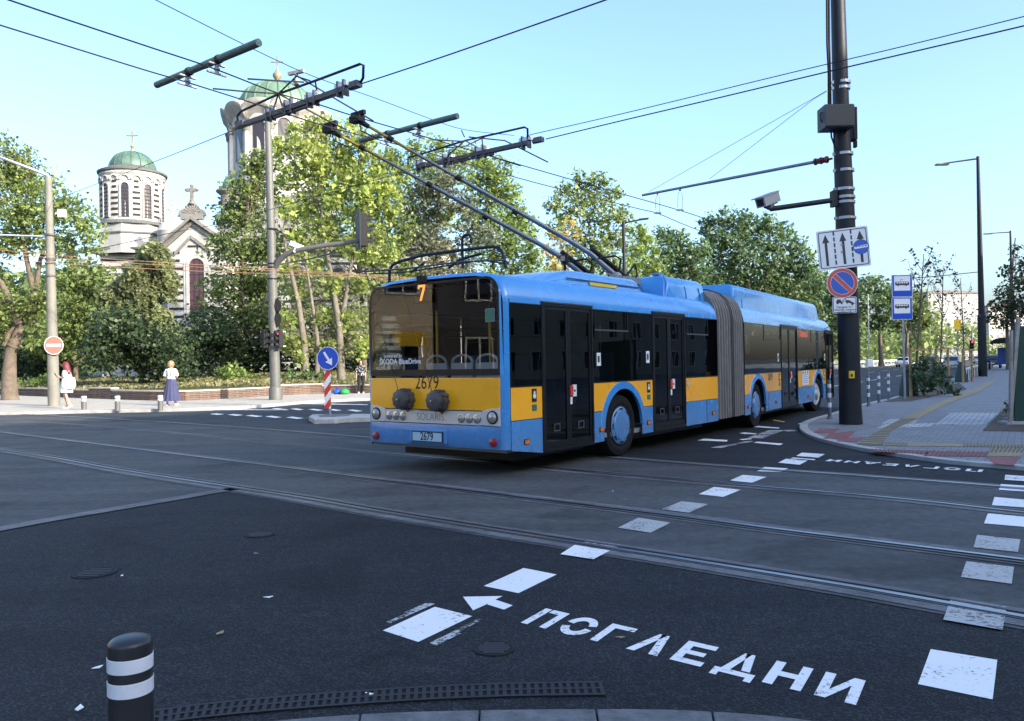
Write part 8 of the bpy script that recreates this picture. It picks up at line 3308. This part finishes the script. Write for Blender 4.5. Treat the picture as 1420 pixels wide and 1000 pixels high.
m.build('glass_wall', glass('shelter_glass', (.75, .8, .8), 1.45), tS)
m = MB()
m.box((L1 - .35, -.7, .5), (L1 - .3, .6, 2.2))
m.build('poster_case', M_['sign_blue2'], tS)
m = MB()
m.box((L0 + .8, -.6, .42), (L1 - .9, -.25, .48))
m.box((L0 + .9, -.5, 0), (L0 + 1.0, -.35, .419))
m.box((L1 - 1.1, -.5, 0), (L1 - 1.0, -.35, .419))
m.build('bench', M_['stake'], tS)
# litter bin and people-sized bin beside it
Pq = gp(1369, 512.5, ZP)
t = thing('litter_bin', 'dark litter bin on the pavement between the tall street lamp and the shelter', 'bin', Pq)
m = MB()
m.lathe([(.26, 0), (.3, .05), (.32, .8), (.34, .82), (.3, .95), (0, 1.0)], 16, 0)
m.build('bin_body', M_['pole_dark'], t, smooth=40)
# low kerb barrier with pale posts between road and pavement
b0, b1 = gp(1338, 529, ZP), gp(1376, 510, ZP)
t = thing('kerb_barrier', 'low dark railing with white top edge along the kerb behind the staked trees', 'barrier', b0)
d = b1 - b0
u = d.normalized()
m = MB()
nrm = Vector((u.y, -u.x, 0))
m.prism([nrm * -.04 + Vector((0, 0, .62)), d + nrm * -.04 + Vector((0, 0, .62)), d + nrm * .04 + Vector((0, 0, .62)), nrm * .04 + Vector((0, 0, .62))], (0, 0, .1))
m.build('top_rail', M_['reflect'], t)
n = int(d.length / 1.2)
for k in range(n + 1):
    c = u * (k * 1.2)
    m = MB()
    m.box((c.x - .05, c.y - .05, 0), (c.x + .05, c.y + .05, .615))
    m.build('post', M_['reflect'] if k % 2 else M_['pole_dark'], t)
m = MB()
m.prism([nrm * -.015 + Vector((0, 0, .1)), d + nrm * -.015 + Vector((0, 0, .1)), d + nrm * .015 + Vector((0, 0, .1)), nrm * .015 + Vector((0, 0, .1))], (0, 0, .45))
m.build('infill_panel', M_['pole_dark'], t)
# far traffic signal
Pq = gp(1348, 506)
Pq = Vector((at(1348, 490, 110).x, 110, 0))
t = thing('signal_mast', 'thin mast with a red signal far down the boulevard', 'pole', Pq)
m = MB()
m.tube([(0, 0, 0), (0, 0, at(1348, 462, 110).z)], .09, 8)
m.build('pole', M_['pole_grey'], t)
signal(at(1347.5, 478, 109.8), 0, 'small far traffic light showing red down the boulevard', M_['lens_red'], 3, 1.35)
Pq = Vector((at(1328, 490, 100).x, 100, 0))
t = thing('signal_mast', 'thin mast with an orange board behind the sapling crowns', 'pole', Pq)
m = MB()
m.tube([(0, 0, 0), (0, 0, at(1328, 440, 100).z)], .08, 8)
m.build('pole', M_['pole_grey'], t)
m = MB()
c = at(1328, 450, 99.9) - Pq
m.box((-.45, c.y - .05, c.z - .6), (.45, c.y, c.z + .6))
m.build('board', M_['yellow_box'], t)
for px, Y, top, lb in ((1205, 95, 408, 'thin pale mast behind the guard rail right of the thick dark pole'),):
    Pq = Vector((at(px, 490, Y).x, Y, 0))
    t = thing('mast', lb, 'pole', Pq)
    m = MB()
    m.tube([(0, 0, 0), (0, 0, at(px, top, Y).z)], .07, 8)
    m.build('pole', M_['galv'], t)
    m = MB()
    m.box((-.35, -.3, .4), (.35, .3, 1.3))
    m.build('base_box', M_['reflect'], t, bevel=.04)

# ---------------------------------------------------------------- green hoarding with timber posts at the right edge
PH = gp(1404, 589, ZP)
tH = thing('hoarding', 'dark green site hoarding at the right edge', 'hoarding', PH + Vector((.12, .1, 0)))
top = at(1410, 452, PH.y).z - PH.z
m = MB()
m.box((0, 0, .06), (2.6, .06, top))
m.build('panel', M_['green_hoard'] if 'green_hoard' in M_ else M_['green_print'], tH, bevel=.01)
m = MB()
m.box((.05, .06, 0), (.15, .5, .1))
m.box((-.25, -.12, -.01), (.6, .2, .06))
m.build('footing', M_['concrete_kerb'], tH)
for (x0, y0, x1, y1, w_, lb, nm) in ((1400, 590, 1412, 440, .035, 'tall weathered timber post leaning on the green hoarding', 'timber_post'), (1401, 590, 1402.5, 458, .025, 'thin weathered timber post left of the green hoarding', 'timber_post')):
    a = gp(x0, y0 - 1, ZP)
    b = at(x1, y1, a.y)
    t = thing(nm, lb, 'post', a)
    m = MB()
    dv = b - a
    m.loft([[Vector((sx * w_, sy * .03, 0)) + dv * f for sx, sy in ((-1, -1), (1, -1), (1, 1), (-1, 1))] for f in (0, .5, 1)], 0)
    m.build('post', M_['timber_grey'] if 'timber_grey' in M_ else M_['pole_pale'], t, bevel=.006)
# ================================================================== BUILDINGS ROUND THE CROSSING
M_['facade_cream'] = mat('facade_cream', (.62, .52, .36), .9, var=.12, vscale=.6)
M_['facade_grey'] = mat('facade_grey', (.40, .37, .33), .9, var=.15, vscale=.6)
M_['facade_ochre'] = mat('facade_ochre', (.45, .38, .27), .9, var=.15, vscale=.6)
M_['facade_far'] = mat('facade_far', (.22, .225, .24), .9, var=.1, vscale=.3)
M_['roof_tile'] = mat('roof_tile', (.25, .11, .075), .9, var=.3, vscale=2)
M_['awning_green'] = mat('awning_green', (.01, .16, .08), .7)
M_['awning_yellow'] = mat('awning_yellow', (.7, .45, .02), .7)
M_['frame_white'] = mat('frame_white', (.7, .7, .68), .5)

def building(label, origin, u, length, depth, floors, fh, mt, roof_h=2.0, nwin=None, side=1, shop=False):
    """facade runs from origin along u; depth to the left of u (side=1) or right (-1)"""
    u = Vector(u).normalized()
    nrm = Vector((-u.y, u.x, 0)) * side
    t = thing('apartment_building', label, 'building', origin, 0, 'apartment buildings round the crossing')
    Hh = floors * fh + .8
    m = MB()
    P = [Vector((0, 0, 0)), u * length, u * length + nrm * depth, nrm * depth]
    m.prism(P, (0, 0, Hh), 0)
    fixn(m.build('wall', mt, t))
    m = MB()
    q = [p - u * (.5 if i in (0, 3) else -.5) - nrm * (.5 if i in (0, 1) else -.5) for i, p in enumerate(P)]
    m.prism([p + Vector((0, 0, Hh)) for p in q], (0, 0, .4), 1)
    r0 = [p + Vector((0, 0, Hh + .4)) for p in q]
    r1 = [p.lerp(sum(q, Vector()) / 4, .55) + Vector((0, 0, Hh + .4 + roof_h)) for p in q]
    m.loft([r0, r1], 0)
    fixn(m.build('roof', [M_['roof_tile'], M_['stone_trim']], t))
    nwin = nwin or int(length / 3)
    M = frame((0, 0, 0), u, (0, 0, 1))
    wproto = None
    for f in range(floors):
        for k in range(nwin):
            c = u * (length * (k + .5) / nwin) + Vector((0, 0, f * fh + fh * .55)) - nrm * .02
            if wproto is None:
                mw = MB()
                s = -1 if side > 0 else 1
                for (a, b, c0, d) in ((-.75, -.65, -.9, .9), (.65, .75, -.9, .9), (-.65, .65, -.9, -.8), (-.65, .65, .8, .9), (-.05, .05, -.8, .8)):
                    mw.prism([u * a + Vector((0, 0, c0)), u * b + Vector((0, 0, c0)), u * b + Vector((0, 0, d)), u * a + Vector((0, 0, d))], nrm * -.06, 0)
                wproto = fixn(mw.build('window', M_['frame_white'], t))
                mg = MB()
                mg.poly([u * -.65 + Vector((0, 0, -.8)) - nrm * .02, u * .65 + Vector((0, 0, -.8)) - nrm * .02, u * .65 + Vector((0, 0, .8)) - nrm * .02, u * -.65 + Vector((0, 0, .8)) - nrm * .02])
                mg.build('pane', M_['car_glass'], wproto)
                wproto.location = c
            else:
                o = copy_tree(wproto, t)
                o.location = c
    if shop:
        for k, mt2 in enumerate(('awning_green', 'sign_red', 'awning_yellow', 'awning_green', 'awning_yellow')):
            a = u * (length * (.10 + .19 * k))
            m = MB()
            b = a + u * (length * .11)
            m.prism([a + Vector((0, 0, 2.9)) - nrm * .1, b + Vector((0, 0, 2.9)) - nrm * .1, b + Vector((0, 0, 2.3)) - nrm * 1.3, a + Vector((0, 0, 2.3)) - nrm * 1.3], (0, 0, .08))
            fixn(m.build('awning', M_[mt2], t))
    return t
# block along the right side of the boulevard: it shades the crossing
o0 = NB * 34 + DB * -60
for k, (s0, ln, fl, mt, lb) in enumerate(((0, 36, 7, 'facade_ochre', 'ochre apartment block behind the camera on the right'), (36.5, 42, 7, 'facade_grey', 'grey apartment block beside the crossing on the right'), (79, 50, 7, 'facade_cream', 'cream apartment block along the right pavement'), (129.5, 60, 7, 'facade_grey', 'long grey apartment block farther along the right pavement'))):
    building(lb, o0 + DB * s0, DB, ln, 14, fl, 3.05, M_[mt], 2.2, int(ln / 3.6), -1)
# corner house on the left, mirrored in the tail window
building('cream corner house with green and yellow awnings left of the crossing', Vector((-27, 20, 0)), Vector((0, -1, 0)), 13.6, 14, 3, 3.6, M_['facade_cream'], 2.5, 5, -1, True)
M_['facade_dark'] = mat('facade_dark', (.06, .06, .062), .8, var=.2, vscale=.5)  # for an added unseen block: shade is put into its dark facade colour
building('unseen dark block behind the cream corner house, added to darken the tail window reflection', Vector((-31, 5.5, 0)), Vector((.05, -1, 0)), 26, 12, 3, 3.6, M_['facade_dark'], 1.0, 6, -1)
# pale block far down the boulevard
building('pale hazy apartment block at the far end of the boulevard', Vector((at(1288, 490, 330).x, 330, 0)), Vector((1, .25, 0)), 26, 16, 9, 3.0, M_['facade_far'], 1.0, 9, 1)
building('pale apartment block at the very end of the boulevard, right of the other', Vector((at(1372, 490, 380).x, 380, 0)), Vector((1, .25, 0)), 40, 16, 8, 3.0, M_['facade_grey'], 1.0, 12, 1)
